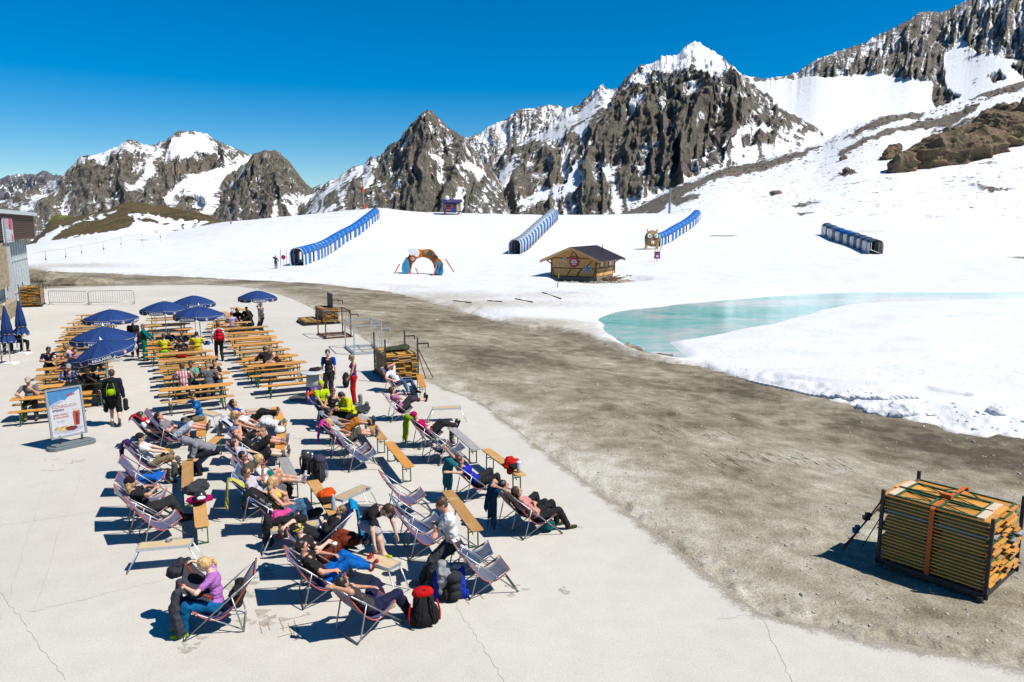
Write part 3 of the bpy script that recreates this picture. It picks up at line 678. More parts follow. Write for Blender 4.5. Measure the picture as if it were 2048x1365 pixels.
# ================================================================== soft bodies
def surface_nets(phi, org, vox):
    ins = phi < 0
    c = np.zeros(tuple(np.array(phi.shape) - 1), np.int8)
    nx, ny, nz = c.shape
    for dx in (0, 1):
        for dy in (0, 1):
            for dz in (0, 1):
                c += ins[dx:dx + nx, dy:dy + ny, dz:dz + nz]
    cell = (c > 0) & (c < 8)
    I = np.argwhere(cell)
    if len(I) == 0: return np.zeros((0, 3)), np.zeros((0, 4), int)
    idx = np.full(c.shape, -1, np.int64); idx[cell] = np.arange(len(I))
    acc = np.zeros((len(I), 3)); cnt = np.zeros(len(I))
    i, j, k = I.T
    corner = {(a, b, d): phi[i + a, j + b, k + d].astype(float) for a in (0, 1) for b in (0, 1) for d in (0, 1)}
    for a, va in corner.items():
        for ax in range(3):
            if a[ax] == 1: continue
            b = list(a); b[ax] = 1; vb = corner[tuple(b)]
            m = (va < 0) != (vb < 0)
            t = np.where(m, va / np.where(m, va - vb, 1), 0)
            p = np.array(a, float)[None, :].repeat(len(I), 0); p[:, ax] = t
            acc += p * m[:, None]; cnt += m
    V = (I + acc / cnt[:, None]) * vox + org
    Q = []
    for ax in range(3):
        s0 = [slice(None)] * 3; s1 = [slice(None)] * 3
        s0[ax] = slice(0, -1); s1[ax] = slice(1, None)
        a, b = ins[tuple(s0)], ins[tuple(s1)]
        o1, o2 = (ax + 1) % 3, (ax + 2) % 3
        e = a != b
        sl = [slice(None)] * 3; sl[o1] = slice(1, -1); sl[o2] = slice(1, -1)
        E = np.argwhere(e[tuple(sl)])
        if len(E) == 0: continue
        E[:, o1] += 1; E[:, o2] += 1
        up = a[tuple(E.T)]
        def at(d1, d2):
            C = E.copy(); C[:, o1] -= d1; C[:, o2] -= d2; return idx[tuple(C.T)]
        q = np.stack([at(1, 1), at(0, 1), at(0, 0), at(1, 0)], 1)
        q[~up] = q[~up][:, ::-1]
        Q.append(q)
    return V, np.concatenate(Q)
class Blob:
    def __init__(s, k=0.012): s.g = [(k, [])]
    def group(s, k): s.g.append((k, [])); return s
    def cap(s, a, b, ra, rb=None):
        s.g[-1][1].append(('c', np.array(a, float), np.array(b, float), ra, ra if rb is None else rb)); return s
    def chain(s, pts, rs):
        for i in range(len(pts) - 1): s.cap(pts[i], pts[i + 1], rs[i], rs[i + 1])
        return s
    def ell(s, c, r, M=None):
        s.g[-1][1].append(('e', np.array(c, float), np.array(r, float), np.eye(3) if M is None else np.array(M, float), 0)); return s
    def field(s, vox):
        lo, hi = np.full(3, 1e9), np.full(3, -1e9)
        for k, ps in s.g:
            for p in ps:
                if p[0] == 'c': lo = np.minimum(lo, np.minimum(p[1] - p[3], p[2] - p[4])); hi = np.maximum(hi, np.maximum(p[1] + p[3], p[2] + p[4]))
                else:
                    r = np.sqrt((p[3] ** 2 @ (p[2] ** 2))); lo = np.minimum(lo, p[1] - r); hi = np.maximum(hi, p[1] + r)
        lo -= vox * 4; hi += vox * 4
        n = np.ceil((hi - lo) / vox).astype(int) + 1
        total = None
        for k, ps in s.g:
            if not ps: continue
            A = np.zeros(n, np.float32)
            for p in ps:
                if p[0] == 'c': a, b = np.minimum(p[1] - p[3], p[2] - p[4]), np.maximum(p[1] + p[3], p[2] + p[4])
                else: r = np.sqrt((p[3] ** 2 @ (p[2] ** 2))); a, b = p[1] - r, p[1] + r
                mg = 4.5 * k + vox
                i0 = np.maximum(np.floor((a - mg - lo) / vox).astype(int), 0); i1 = np.minimum(np.ceil((b + mg - lo) / vox).astype(int) + 1, n)
                gx, gy, gz = (lo[q] + np.arange(i0[q], i1[q], dtype=np.float32) * vox for q in range(3))
                x = gx[:, None, None].astype(np.float32); y = gy[None, :, None].astype(np.float32); z = gz[None, None, :].astype(np.float32)
                if p[0] == 'c':
                    d = p[2] - p[1]; L = float(d @ d) + 1e-12
                    t = np.clip(((x - p[1][0]) * d[0] + (y - p[1][1]) * d[1] + (z - p[1][2]) * d[2]) / L, 0, 1)
                    sd = np.sqrt((x - p[1][0] - t * d[0]) ** 2 + (y - p[1][1] - t * d[1]) ** 2 + (z - p[1][2] - t * d[2]) ** 2) - (p[3] + (p[4] - p[3]) * t)
                else:
                    X, Y, Z = x - p[1][0], y - p[1][1], z - p[1][2]; M = p[3]; r = p[2]
                    u = (X * M[0][0] + Y * M[1][0] + Z * M[2][0]); v = (X * M[0][1] + Y * M[1][1] + Z * M[2][1]); w_ = (X * M[0][2] + Y * M[1][2] + Z * M[2][2])
                    k0 = np.sqrt((u / r[0]) ** 2 + (v / r[1]) ** 2 + (w_ / r[2]) ** 2) + 1e-9
                    k1 = np.sqrt((u / r[0] ** 2) ** 2 + (v / r[1] ** 2) ** 2 + (w_ / r[2] ** 2) ** 2) + 1e-9
                    sd = k0 * (k0 - 1) / k1
                A[i0[0]:i1[0], i0[1]:i1[1], i0[2]:i1[2]] += np.exp(np.clip(-sd / k, -30, 40))
            ph_ = -k * np.log(A + 1e-9)
            total = ph_ if total is None else np.minimum(total, ph_)
        return total, lo
    def mesh(s, name, vox, noise=0.0, nscale=12.0, seed=1, cut=None, fold=None, oct=3):
        phi, lo = s.field(vox)
        if cut is not None:
            for (pt, nrm) in cut:
                g = [lo[q] + np.arange(phi.shape[q]) * vox for q in range(3)]
                pl = (g[0][:, None, None] - pt[0]) * nrm[0] + (g[1][None, :, None] - pt[1]) * nrm[1] + (g[2][None, None, :] - pt[2]) * nrm[2]
                phi = np.maximum(phi, pl.astype(np.float32))
        V, Q = surface_nets(phi, lo, vox)
        me = bpy.data.meshes.new(name)
        me.vertices.add(len(V)); me.loops.add(len(Q) * 4); me.polygons.add(len(Q))
        if noise and len(V):
            nm = np.zeros_like(V); e1 = V[Q[:, 2]] - V[Q[:, 0]]; e2 = V[Q[:, 3]] - V[Q[:, 1]]; fn = np.cross(e1, e2)
            for q in range(4): np.add.at(nm, Q[:, q], fn)
            nm /= np.linalg.norm(nm, axis=1)[:, None] + 1e-12
            f = fold or (1, 1, 1)
            d = (ridged(V[:, 0] * nscale * f[0], V[:, 1] * nscale * f[1], V[:, 2] * nscale * f[2], o=oct, s=seed) - 0.45)
            V = V + nm * (d * noise)[:, None]
        me.vertices.foreach_set('co', V.astype(np.float32).ravel()); me.loops.foreach_set('vertex_index', Q.ravel().astype(np.int32))
        me.polygons.foreach_set('loop_start', np.arange(len(Q), dtype=np.int32) * 4); me.polygons.foreach_set('loop_total', np.full(len(Q), 4, np.int32))
        me.update(); me.shade_smooth()
        return me
# ------------------------------------------------------------------ people
def mat_skin(name, c):
    if name in MATS: return MATS[name]
    t = NT(name); n = t.noise(14, 3)
    t.base(t.ramp(n, [(0.3, tuple(x * .9 for x in c)), (0.7, tuple(min(1, x * 1.08) for x in c))])); t.rough(0.5, 0.35)
    t.b.inputs['Subsurface Weight'].default_value = 0.0
    MATS[name] = t.m; return t.m
SKIN = {'pale': (0.52, 0.33, 0.24), 'mid': (0.40, 0.215, 0.135), 'tan': (0.30, 0.15, 0.085), 'red': (0.46, 0.22, 0.15), 'dark': (0.20, 0.095, 0.055)}
HAIR = {'brown': (0.045, 0.024, 0.013), 'dark': (0.014, 0.010, 0.008), 'blond': (0.38, 0.24, 0.10), 'sandy': (0.16, 0.095, 0.045), 'grey': (0.22, 0.21, 0.20), 'auburn': (0.06, 0.02, 0.012)}
def mat_hair(k):
    n = 'hair_' + k
    if n in MATS: return MATS[n]
    t = NT(n); c = HAIR[k]; f = t.noise(30, 4, 0.7, t.scaled(t.obj(), (1, 1, .3)))
    t.base(t.ramp(f, [(0.3, tuple(x * .55 for x in c)), (0.7, tuple(min(1, x * 1.5) for x in c))])); t.rough(0.45, 0.4); t.bump(f, 0.6, 0.01)
    MATS[n] = t.m; return t.m
def V3(*a): return Vector(a)
def ik(a, tgt, l1, l2, pole):
    d = tgt - a; L = min(max(d.length, 0.08), (l1 + l2) * 0.998); dn = d.normalized()
    pn = (pole - dn * pole.dot(dn)); pn = pn.normalized() if pn.length > 1e-6 else Vector((0, 0, 1))
    c = (l1 * l1 + L * L - l2 * l2) / (2 * l1 * L); c = max(-1, min(1, c))
    m = a + dn * (l1 * c) + pn * (l1 * math.sqrt(1 - c * c))
    return m, a + dn * L
def hand(B, wr, d, n, side, sc, curl):
    """palm, four fingers of their own length and a thumb from the side of the palm; d along the forearm, n palm normal (towards the palm side)"""
    d = d.normalized(); n = (n - d * n.dot(d)).normalized(); s = d.cross(n) * side      # s points to the thumb side
    M = Matrix((d, s, n)).transposed()
    B.ell(wr + d * 0.045 * sc, (0.050 * sc, 0.040 * sc, 0.016 * sc), M)
    B.cap(wr - d * 0.02 * sc, wr + d * 0.03 * sc, 0.024 * sc, 0.020 * sc)
    for o, ln, sp in ((0.029, .068, .10), (0.010, .078, .03), (-0.009, .072, -.04), (-0.027, .056, -.12)):
        a = wr + (d * 0.082 + s * o) * sc; dd = (d + s * sp).normalized(); c1 = curl * 0.45; c2 = curl * 1.15
        d1 = (dd * math.cos(c1) + n * math.sin(c1)); d2 = dd * math.cos(c2) + n * math.sin(c2)
        b = a + d1 * ln * .5 * sc; c = b + d2 * ln * .5 * sc
        B.chain([a - dd * 0.02 * sc, a, b, c], [0.0092 * sc, 0.0095 * sc, 0.0088 * sc, 0.0072 * sc])
    a = wr + (d * 0.022 + s * 0.030) * sc; td = (d * .62 + s * .72 + n * (.2 + curl * .35)).normalized(); b = a + td * 0.034 * sc
    c = b + (td * .6 + d * .5 + n * curl * .3).normalized() * 0.030 * sc
    B.chain([wr + (d * .015 + s * .012) * sc, a, b, c], [0.014 * sc, 0.0125 * sc, 0.0105 * sc, 0.0085 * sc])
def person(loc, yaw, label, H=1.75, fem=False, pelvis=(0, 0, 0.93), lean=0.0, bend=0.0, head=(0, 0, 0), legs=None, arms=None, kl=None, elb=None,
           skin='mid', hair='brown', hs='short', top=('tshirt', (0.02, 0.02, 0.02), 'short'), bot=('trousers', (0.02, 0.02, 0.02), 'long'), shoe=(0.02, 0.02, 0.02), sock=None,
           glasses=None, hat=None, near=False, curl=0.5, roll=0.0, toe=(0, 0), group=None, feet_up=False, sleeve=None, open_front=None, twist=0.0, belly=0.0, topname=None, botname=None):
    """pelvis: local place of the hip centre; lean: torso from vertical, forward positive; head: (pitch down, turn left, tilt);
    legs / arms: local targets of the ankles / wrists, left then right"""
    k = H / 1.75; vox = 0.0092 if near else 0.0125
    P = Vector(pelvis); la = R(lean)
    up = Vector((math.sin(la), 0, math.cos(la))); fw = Vector((math.cos(la), 0, -math.sin(la))); lf = Vector((0, 1, 0))
    lb = R(lean + bend); up2 = Vector((math.sin(lb), 0, math.cos(lb))); fw2 = Vector((math.cos(lb), 0, -math.sin(lb)))
    if twist:
        T = Matrix.Rotation(R(twist), 3, up2); fw2 = T @ fw2; lf2 = T @ lf
    else: lf2 = lf
    waist = P + up * 0.20 * k; chest = waist + up2 * 0.18 * k; nb = waist + up2 * 0.315 * k
    shw = (0.150 if fem else 0.178) * k; hw = (0.098 if fem else 0.092) * k
    sh = [nb - up2 * 0.045 * k + lf2 * shw * q for q in (1, -1)]
    hip = [P - up * 0.03 * k + lf * hw * q for q in (1, -1)]
    if legs is None: legs = [(0.02, 0.11, 0.08), (-0.02, -0.11, 0.08)]
    kl = kl or [(1, 0.05, 0.3), (1, -0.05, 0.3)]
    elb = elb or [(-0.7, 0.6, -0.2), (-0.7, -0.6, -0.2)]
    if arms is None: arms = [(P.x + 0.06, 0.26, P.z - 0.08), (P.x + 0.06, -0.26, P.z - 0.08)]
    knee, ank, elbow, wr = [], [], [], []
    for i in (0, 1):
        m, e = ik(hip[i], Vector(legs[i]), 0.43 * k, 0.42 * k, Vector(kl[i])); knee.append(m); ank.append(e)
        m, e = ik(sh[i], Vector(arms[i]), 0.285 * k, 0.25 * k, Vector(elb[i])); elbow.append(m); wr.append(e)
    hp, ht, hr = (R(q) for q in head)
    base = Matrix((fw2, lf2, up2)).transposed()
    # head frame: mostly upright in the world, then pitched and turned
    ba = lb * 0.55
    HM = Matrix.Rotation(ba, 3, 'Y') @ Matrix.Rotation(ht, 3, 'Z') @ Matrix.Rotation(hp, 3, 'Y') @ Matrix.Rotation(hr, 3, 'X')
    hf, hl, hu = HM.col[0], HM.col[1], HM.col[2]
    hc = nb + up2 * 0.045 * k + hu * 0.135 * k + hf * 0.022 * k
    B = Blob(0.013 * k)
    w_ = 0.9 if fem else 1.0
    PM = Matrix((fw, lf, up)).transposed()
    B.ell(P, (0.105 * k, 0.160 * k, 0.105 * k), PM)
    B.ell(waist - up * .03 * k, ((0.098 + belly) * k, 0.132 * k * w_, 0.13 * k), PM)
    B.ell(chest, (0.108 * k, 0.152 * k * w_, 0.155 * k), base)
    B.cap(sh[0] - lf2 * .02, sh[1] + lf2 * .02, 0.052 * k * w_)
    if fem:
        for q in (1, -1): B.ell(chest + fw2 * .085 * k + lf2 * .065 * q * k - up2 * .01 * k, (0.05 * k, 0.052 * k, 0.052 * k))
    B.cap(nb - up2 * .02, hc - hu * .06 * k - hf * .02 * k, 0.055 * k * w_, 0.047 * k * w_)
    B.ell(hc + hu * 0.012 * k, (0.095 * k, 0.075 * k, 0.098 * k), HM)
    B.ell(hc - hu * 0.055 * k + hf * 0.030 * k, (0.055 * k, 0.052 * k, 0.052 * k), HM)
    for i, q in ((0, 1), (1, -1)):
        B.chain([sh[i], elbow[i], wr[i]], [0.048 * k * w_, 0.037 * k * w_, 0.026 * k * w_])
        B.ell(elbow[i].lerp(wr[i], .28), (0.02, 0.02, 0.02))
        B.chain([hip[i], knee[i]], [0.088 * k, 0.055 * k])
        B.chain([knee[i], knee[i].lerp(ank[i], .32), ank[i]], [0.054 * k, 0.052 * k, 0.034 * k])
    foot = []
    for i in (0, 1):
        sdn = (ank[i] - knee[i]).normalized()
        f = Vector((1, 0, 0)) - sdn * sdn.x
        if f.length < .35: f = Vector((0, 0, 1)) - sdn * sdn.z
        if feet_up and sdn.x > .6: f = Vector((0.25, (0.3, -0.3)[i], 1)); f = f - sdn * f.dot(sdn)
        f.normalize()
        if not (feet_up and sdn.x > .6) and ank[i].z < 0.3: f = Vector((math.cos(R(toe[i])), math.sin(R(toe[i])), -0.12)).normalized()
        hb = ank[i] + sdn * 0.045 * k - f * 0.03 * k; tb = ank[i] + sdn * 0.052 * k + f * 0.155 * k
        if ank[i].z < 0.3 and not feet_up: hb.z = max(min(hb.z, .04), .035); tb.z = 0.032
        foot.append((ank[i], hb, tb, f)); B.chain([ank[i], hb], [0.036 * k, 0.034 * k]); B.chain([hb, tb], [0.034 * k, 0.028 * k])
        B.cap(ank[i], hb.lerp(tb, .6), 0.034 * k, 0.03 * k)
    B.group(0.0045)
    # face
    B.cap(hc + hf * .088 * k - hu * .002 * k, hc + hf * .112 * k - hu * .030 * k, 0.009 * k, 0.014 * k)
    for q in (1, -1):
        B.ell(hc + hl * .074 * q * k - hu * .012 * k - hf * .008 * k, (0.018 * k, 0.009 * k, 0.028 * k), HM)
        B.cap(hc + hf * .083 * k + hl * .020 * q * k + hu * .022 * k, hc + hf * .073 * k + hl * .045 * q * k + hu * .020 * k, 0.010 * k)
    B.ell(hc + hf * .078 * k - hu * .058 * k, (0.016 * k, 0.022 * k, 0.010 * k), HM)
    for i, q in ((0, 1), (1, -1)):
        d = (wr[i] - elbow[i]).normalized(); inw = lf2 * -q
        n = inw if abs(d.z) > .6 else Vector((0, 0, -1)) + inw * .4
        hand(B, wr[i], d, n, q if d.cross(n - d * n.dot(d)).dot(fw2) * q > -2 else -q, 0.93 * k if fem else 1.02 * k, curl)
    me = B.mesh('person', vox)
    o = link('person', me, mat_skin('skin_' + skin, SKIN[skin])); o.location = loc; o.rotation_euler = (0, 0, yaw)
    tag(o, label, 'person', group)
    sd_ = random.randint(1, 9999)
    # -------- clothes
    tk, tc, sl = top
    if tk:
        e = {'tshirt': .010, 'tank': .007, 'jacket': .024, 'sweater': .018, 'hoodie': .022}.get(tk, .010) * k
        T = Blob(0.010 * k)
        T.ell(waist - up * .03 * k, ((0.100 + belly) * k + e, 0.134 * k * w_ + e, 0.135 * k), PM)
        T.ell(P + up * .03 * k, (0.108 * k + e, 0.158 * k + e, 0.08 * k), PM)
        T.ell(chest, (0.108 * k + e, 0.153 * k * w_ + e, 0.156 * k), base)
        if fem:
            for q in (1, -1): T.ell(chest + fw2 * .085 * k + lf2 * .065 * q * k - up2 * .01 * k, (0.052 * k + e,) * 3)
        if tk != 'tank': T.cap(sh[0] - lf2 * .02, sh[1] + lf2 * .02, 0.052 * k * w_ + e)
        else:
            for q in (0, 1): T.cap(sh[q] - lf2 * (.06, -.06)[q] - up2 * .03, chest + lf2 * (.07, -.07)[q], 0.045 * k + e, 0.06 * k)
        if tk in ('jacket', 'hoodie'): T.cap(nb, nb + up2 * .035 * k, 0.064 * k, 0.066 * k)
        for i in (0, 1):
            r0 = 0.050 * k * w_ + e; ee = e * 1.0
            if sleeve: continue
            if sl == 'short': T.cap(sh[i], sh[i].lerp(elbow[i], .62), r0 + .002, 0.046 * k * w_ + ee)
            elif sl == 'long': T.chain([sh[i], elbow[i], elbow[i].lerp(wr[i], .93)], [r0, 0.040 * k + ee, 0.031 * k + ee * .8])
            elif sl == 'rolled': T.chain([sh[i], elbow[i], elbow[i].lerp(wr[i], .3)], [r0, 0.040 * k + ee, 0.040 * k + ee])
        nm = topname or {'tshirt': 't_shirt', 'tank': 'tank_top', 'jacket': 'jacket', 'sweater': 'sweater', 'hoodie': 'hoodie'}[tk]
        mm = T.mesh(nm, vox * 1.08, noise=0.017 * k, nscale=11, seed=sd_, fold=(1, 1, 1.6), oct=4)
        link(nm, mm, tc if not isinstance(tc, tuple) else cloth(tc), o)
        if sleeve:
            S_ = Blob(.010 * k)
            for i in (0, 1): S_.cap(sh[i], sh[i].lerp(elbow[i], .62), 0.056 * k + e, 0.048 * k + e)
            link('sleeve', S_.mesh('sleeve', vox), cloth(sleeve), o)
        if tk == 'hoodie' and hat and hat[0] == 'hood':
            Hh = Blob(.012); Hh.ell(hc + hu * .015 - hf * .01, (0.112 * k, .098 * k, .122 * k), HM); Hh.cap(nb, hc - hu * .05 * k - hf * .03, .08 * k, .08 * k)
            link('hood', Hh.mesh('hood', vox, .010, 9, sd_, cut=[((hc + hf * .075 * k), (hf))]), cloth(tc), o)
    bk, bc, bl = bot
    if bk:
        e = {'trousers': .016, 'jeans': .010, 'shorts': .024, 'skirt': .02, 'ski': .026}.get(bk, .014) * k
        T = Blob(0.011 * k)
        T.ell(P - up * .01 * k, (0.108 * k + e * .7, 0.158 * k + e * .7, 0.105 * k), PM)
        for i in (0, 1):
            if bl == 'long':
                a2 = knee[i].lerp(ank[i], .96)
                T.chain([hip[i], knee[i]], [0.090 * k + e * .6, 0.057 * k + e]); T.chain([knee[i], knee[i].lerp(ank[i], .35), a2], [0.056 * k + e, 0.054 * k + e, 0.044 * k + e])
            elif bl == 'calf':
                T.chain([hip[i], knee[i]], [0.090 * k + e * .6, 0.057 * k + e]); T.cap(knee[i], knee[i].lerp(ank[i], .5), 0.057 * k + e, 0.055 * k + e)
            elif bl == 'knee': T.chain([hip[i], hip[i].lerp(knee[i], 1.0)], [0.092 * k + e * .6, 0.064 * k + e])
            else: T.chain([hip[i], hip[i].lerp(knee[i], .55)], [0.092 * k + e * .5, 0.078 * k + e])
        nm = botname or {'trousers': 'trousers', 'jeans': 'jeans', 'shorts': 'shorts', 'skirt': 'skirt', 'ski': 'ski_trousers'}[bk]
        mm = T.mesh(nm, vox * 1.08, noise=0.018 * k, nscale=12, seed=sd_ + 5, oct=4)
        link(nm, mm, bc if not isinstance(bc, tuple) else cloth(bc), o)
    for i in (0, 1):
        an, hb, tb, f = foot[i]
        sdn = (ank[i] - knee[i]).normalized()
        if sock is not None:
            T = Blob(.008); T.chain([knee[i].lerp(ank[i], .78), an, hb], [0.046 * k, 0.041 * k, 0.038 * k]); T.chain([hb, tb], [0.038 * k, 0.033 * k]); T.cap(an, hb.lerp(tb, .6), 0.038 * k, 0.034 * k)
            link('sock', T.mesh('sock', vox), cloth(sock), o)
        if shoe is not None:
            T = Blob(.008); T.chain([hb, tb], [0.041 * k, 0.036 * k]); T.cap(an + (hb - an) * .2, hb.lerp(tb, .55), 0.044 * k, 0.036 * k); T.cap(an, hb, .045 * k, .041 * k)
            so_ = link('shoe', T.mesh('shoe', vox), cloth(shoe), o)
            sole = Blob(.006); dn = (hb - an); dn = (dn - f * dn.dot(f)); dn = dn.normalized() if dn.length > 1e-5 else Vector((0, 0, -1))
            sole.cap(hb + dn * .022 * k, tb + dn * .016 * k, .031 * k, .029 * k)
            if near: link('sole', sole.mesh('sole', vox), cloth((0.25, 0.25, 0.24) if sum(shoe) > .2 else (0.05, 0.05, 0.05)), so_)
    # -------- hair, hats, glasses
    def HP(a, b, c): return hc + hf * a * k + hl * b * k + hu * c * k
    if hs != 'bald':
        T = Blob(.008 * k); g_ = 1.0
        T.ell(HP(-.011, 0, .031), (0.097 * k * g_, 0.083 * k * g_, 0.094 * k * g_), HM)
        T.ell(HP(-.040, 0, -.02), (0.065 * k, 0.075 * k * g_, 0.075 * k), HM)
        if hs in ('pony', 'long', 'bun', 'bob', 'braid'): T.ell(HP(-.03, 0, -.015), (0.078 * k, 0.084 * k, 0.085 * k), HM)
        if hs == 'pony': T.chain([HP(-.10, 0, .02), HP(-.14, 0, -.01), HP(-.135, 0.01, -.10), HP(-.11, .015, -.17)], [.020 * k, .028 * k, .026 * k, .010 * k])
        if hs == 'bun': T.ell(HP(-.10, 0, .06), (.04 * k, .042 * k, .04 * k))
        if hs == 'long':
            for q in (1, -1, 0): T.chain([HP(-.03, .06 * q, 0), HP(-.045, .07 * q, -.09), HP(-.04, .075 * q, -.2)], [.04 * k, .042 * k, .022 * k])
        if hs == 'bob':
            for q in (1, -1): T.chain([HP(-.01, .068 * q, .01), HP(-.01, .070 * q, -.075)], [.026 * k, .022 * k])
        if hs == 'braid': T.chain([HP(-.05, .05, -.05), HP(0, .09, -.12), HP(.03, .09, -.24)], [.03 * k, .026 * k, .014 * k])
        if not (hat and hat[0] in ('hood',)): link('hair', T.mesh('hair', vox * .9, .010 * k, 22, sd_, fold=(1, 1, .4)), mat_hair(hair), o)
    if hat and hat[0] != 'hood':
        T = Blob(.008 * k); hk, hcc = hat
        cp = [(HP(0, 0, .028), -hu)]
        if hk == 'cap':
            T.ell(HP(-.008, 0, .030), (0.108 * k, 0.092 * k, 0.098 * k), HM); T.ell(HP(.115, 0, .036), (0.062 * k, 0.062 * k, 0.010 * k), HM)
        elif hk == 'capback':
            T.ell(HP(-.008, 0, .030), (0.108 * k, 0.092 * k, 0.098 * k), HM); T.ell(HP(-.115, 0, .036), (0.062 * k, 0.060 * k, 0.010 * k), HM)
        elif hk == 'beanie': T.ell(HP(-.014, 0, .034), (0.108 * k, 0.092 * k, 0.108 * k), HM); cp = [(HP(0.02, 0, .012), -hu)]
        elif hk == 'band': T.ell(HP(-.010, 0, .020), (0.106 * k, 0.090 * k, 0.09 * k), HM); cp = [(HP(0, 0, .000), -hu), (HP(0, 0, .05), hu)]
        elif hk == 'helmet': T.ell(HP(-.012, 0, .036), (0.128 * k, 0.110 * k, 0.118 * k), HM); cp = [(HP(0.02, 0, .008), (-hu + hf * .25))]
        hn = {'cap': 'cap', 'capback': 'cap', 'beanie': 'beanie', 'band': 'headband', 'helmet': 'helmet'}[hk]
        link(hn, T.mesh(hn, vox * .9, 0, 1, 1, cut=cp), cloth(hcc), o)
    if glasses:
        g = MB(); Mh = HM.to_3x3()
        if glasses[0] == 'sun':
            for q in (1, -1):
                g.ball(HP(.094, .031 * q, .004), (.008 * k, .029 * k, .019 * k), 10, HM)
                g.tube([HP(.090, .056 * q, .010), HP(.0, .084 * q, .008)], .0035 * k, 5)
            g.tube([HP(.102, .012, .012), HP(.102, -.012, .012)], .003 * k, 5)
            g.build('sunglasses', pm('lens_dark', (.012, .012, .014), .12, 0.0, spec=.6), o, True)
        else:
            pts = [HP(.098 - .030 * (abs(math.cos(t)) ** 3), .075 * math.cos(t), .010 + .034 * math.sin(t)) for t in (2 * math.pi * i / 16 for i in range(16))]
            g.tube(pts, .008 * k, 6, closed=True)
            g.tube([HP(.055, .080, .01), HP(-.03, .098, .02), HP(-.105, 0, .03), HP(-.03, -.098, .02), HP(.055, -.080, .01)], .010 * k, 6)
            gg = g.build('goggles', cloth(glasses[1]), o, True)
            l_ = MB(); l_.ball(HP(.086, 0, .010), (.014 * k, .066 * k, .032 * k), 14, HM); l_.build('lens', pm('lens_dark', (.012, .012, .014), .12, 0.0), gg, True)
    elif near:
        for q in (1, -1):
            e_ = MB(); e_.ball(HP(.0855, .031 * q, .004), (.008 * k, .013 * k, .0065 * k), 8, HM); e_.build('eye', pm('eye_dark', (.05, .035, .03), .3, 0), o, True)
    if near:
        m_ = MB(); m_.ball(HP(.0885, 0, -.0575), (.008 * k, .022 * k, .006 * k), 8, HM); m_.build('mouth', pm('lip', (.30, .10, .085), .5, 0), o, True)
    J = {'hc': hc, 'wr': wr, 'nb': nb, 'chest': chest, 'P': P, 'up2': up2, 'fw2': fw2, 'lf2': lf2, 'knee': knee, 'ank': ank, 'foot': foot, 'elbow': elbow, 'HM': HM}
    return o, J
def W(o_loc, yaw, p):
    """local point of something at o_loc turned by yaw, in the world"""
    return Vector(o_loc) + Matrix.Rotation(yaw, 3, 'Z') @ Vector(p)
# ================================================================== FURNITURE AND KIT
def mat_wood(name, c1, c2, worn=None, rough=0.45):
    t = NT(name); oi = t.n('ObjectInfo')
    o = t.n('VectorMath'); o.operation = 'ADD'; t.l(t.obj(), o.inputs[0])
    cb = t.n('CombineXYZ'); k = t.math('MULTIPLY', oi.outputs['Random'], 37.0)
    for i in range(3): t.l(k, cb.inputs[i])
    t.l(cb.outputs[0], o.inputs[1])
    g = t.noise(1.0, 5, 0.65, t.scaled(o.outputs[0], (2.5, 34, 34)), 0.4); b = t.noise(2.6, 4, 0.6, o.outputs[0])
    c = t.ramp(g, [(0.3, c1), (0.7, c2)])
    v = t.math('ADD', t.math('MULTIPLY', oi.outputs['Random'], 0.34), 0.82)
    m = t.n('VectorMath'); m.operation = 'SCALE'; t.l(c, m.inputs[0]); t.l(v, m.inputs['Scale'])
    c = m.outputs[0]
    if worn: c = t.mix(t.math('MULTIPLY', t.sm(b, 0.50, 0.72), 0.55), c, worn)
    t.base(c); t.rough(rough, 0.4); t.bump(g, 0.12, 0.002); return t.m
M_OR = mat_wood('varnished_wood', (0.40, 0.165, 0.025), (0.54, 0.255, 0.045), (0.50, 0.30, 0.11))
M_ORW = mat_wood('worn_varnished_wood', (0.31, 0.155, 0.042), (0.42, 0.23, 0.075), (0.44, 0.33, 0.20), 0.6)
M_GRW = mat_wood('grey_weathered_wood', (0.16, 0.155, 0.15), (0.30, 0.29, 0.28), (0.22, 0.20, 0.18), 0.8)
M_PALE = mat_wood('pale_plywood', (0.34, 0.24, 0.13), (0.43, 0.32, 0.19), (0.46, 0.38, 0.27), 0.7)
M_GREEN = pm('green_steel', (0.035, 0.085, 0.035), 0.5, 0.3, 25); M_DGREEN = pm('dark_green_steel', (0.022, 0.035, 0.022), 0.55, 0.3, 25)
M_STEEL = pm('galvanised_steel', (0.27, 0.275, 0.285), 0.42, 0.25, 30, metal=0.75); M_ALU = pm('aluminium', (0.50, 0.53, 0.55), 0.35, 0.15, 20, metal=0.6)
M_BLACKM = pm('black_steel', (0.030, 0.028, 0.030), 0.6, 0.4, 14); M_RUSTY = pm('rusty_steel', (0.085, 0.035, 0.020), 0.8, 0.5, 10); M_SILV = pm('silver_rack_steel', (0.36, 0.40, 0.43), 0.4, 0.2, 20, metal=0.5)
M_WHITE = pm('white_plastic', (0.62, 0.62, 0.61), 0.5, 0.05); M_BLK = pm('black_plastic', (0.015, 0.015, 0.016), 0.5, 0.2)
M_NAVY = pm('umbrella_navy', ph(26, 66, 134), 0.75, 0.14, 3); M_BLUEB = pm('bright_blue', ph(0, 98, 205), 0.7, 0.12, 5); M_ORG = pm('orange_piping', ph(240, 110, 70), 0.7, 0.1)
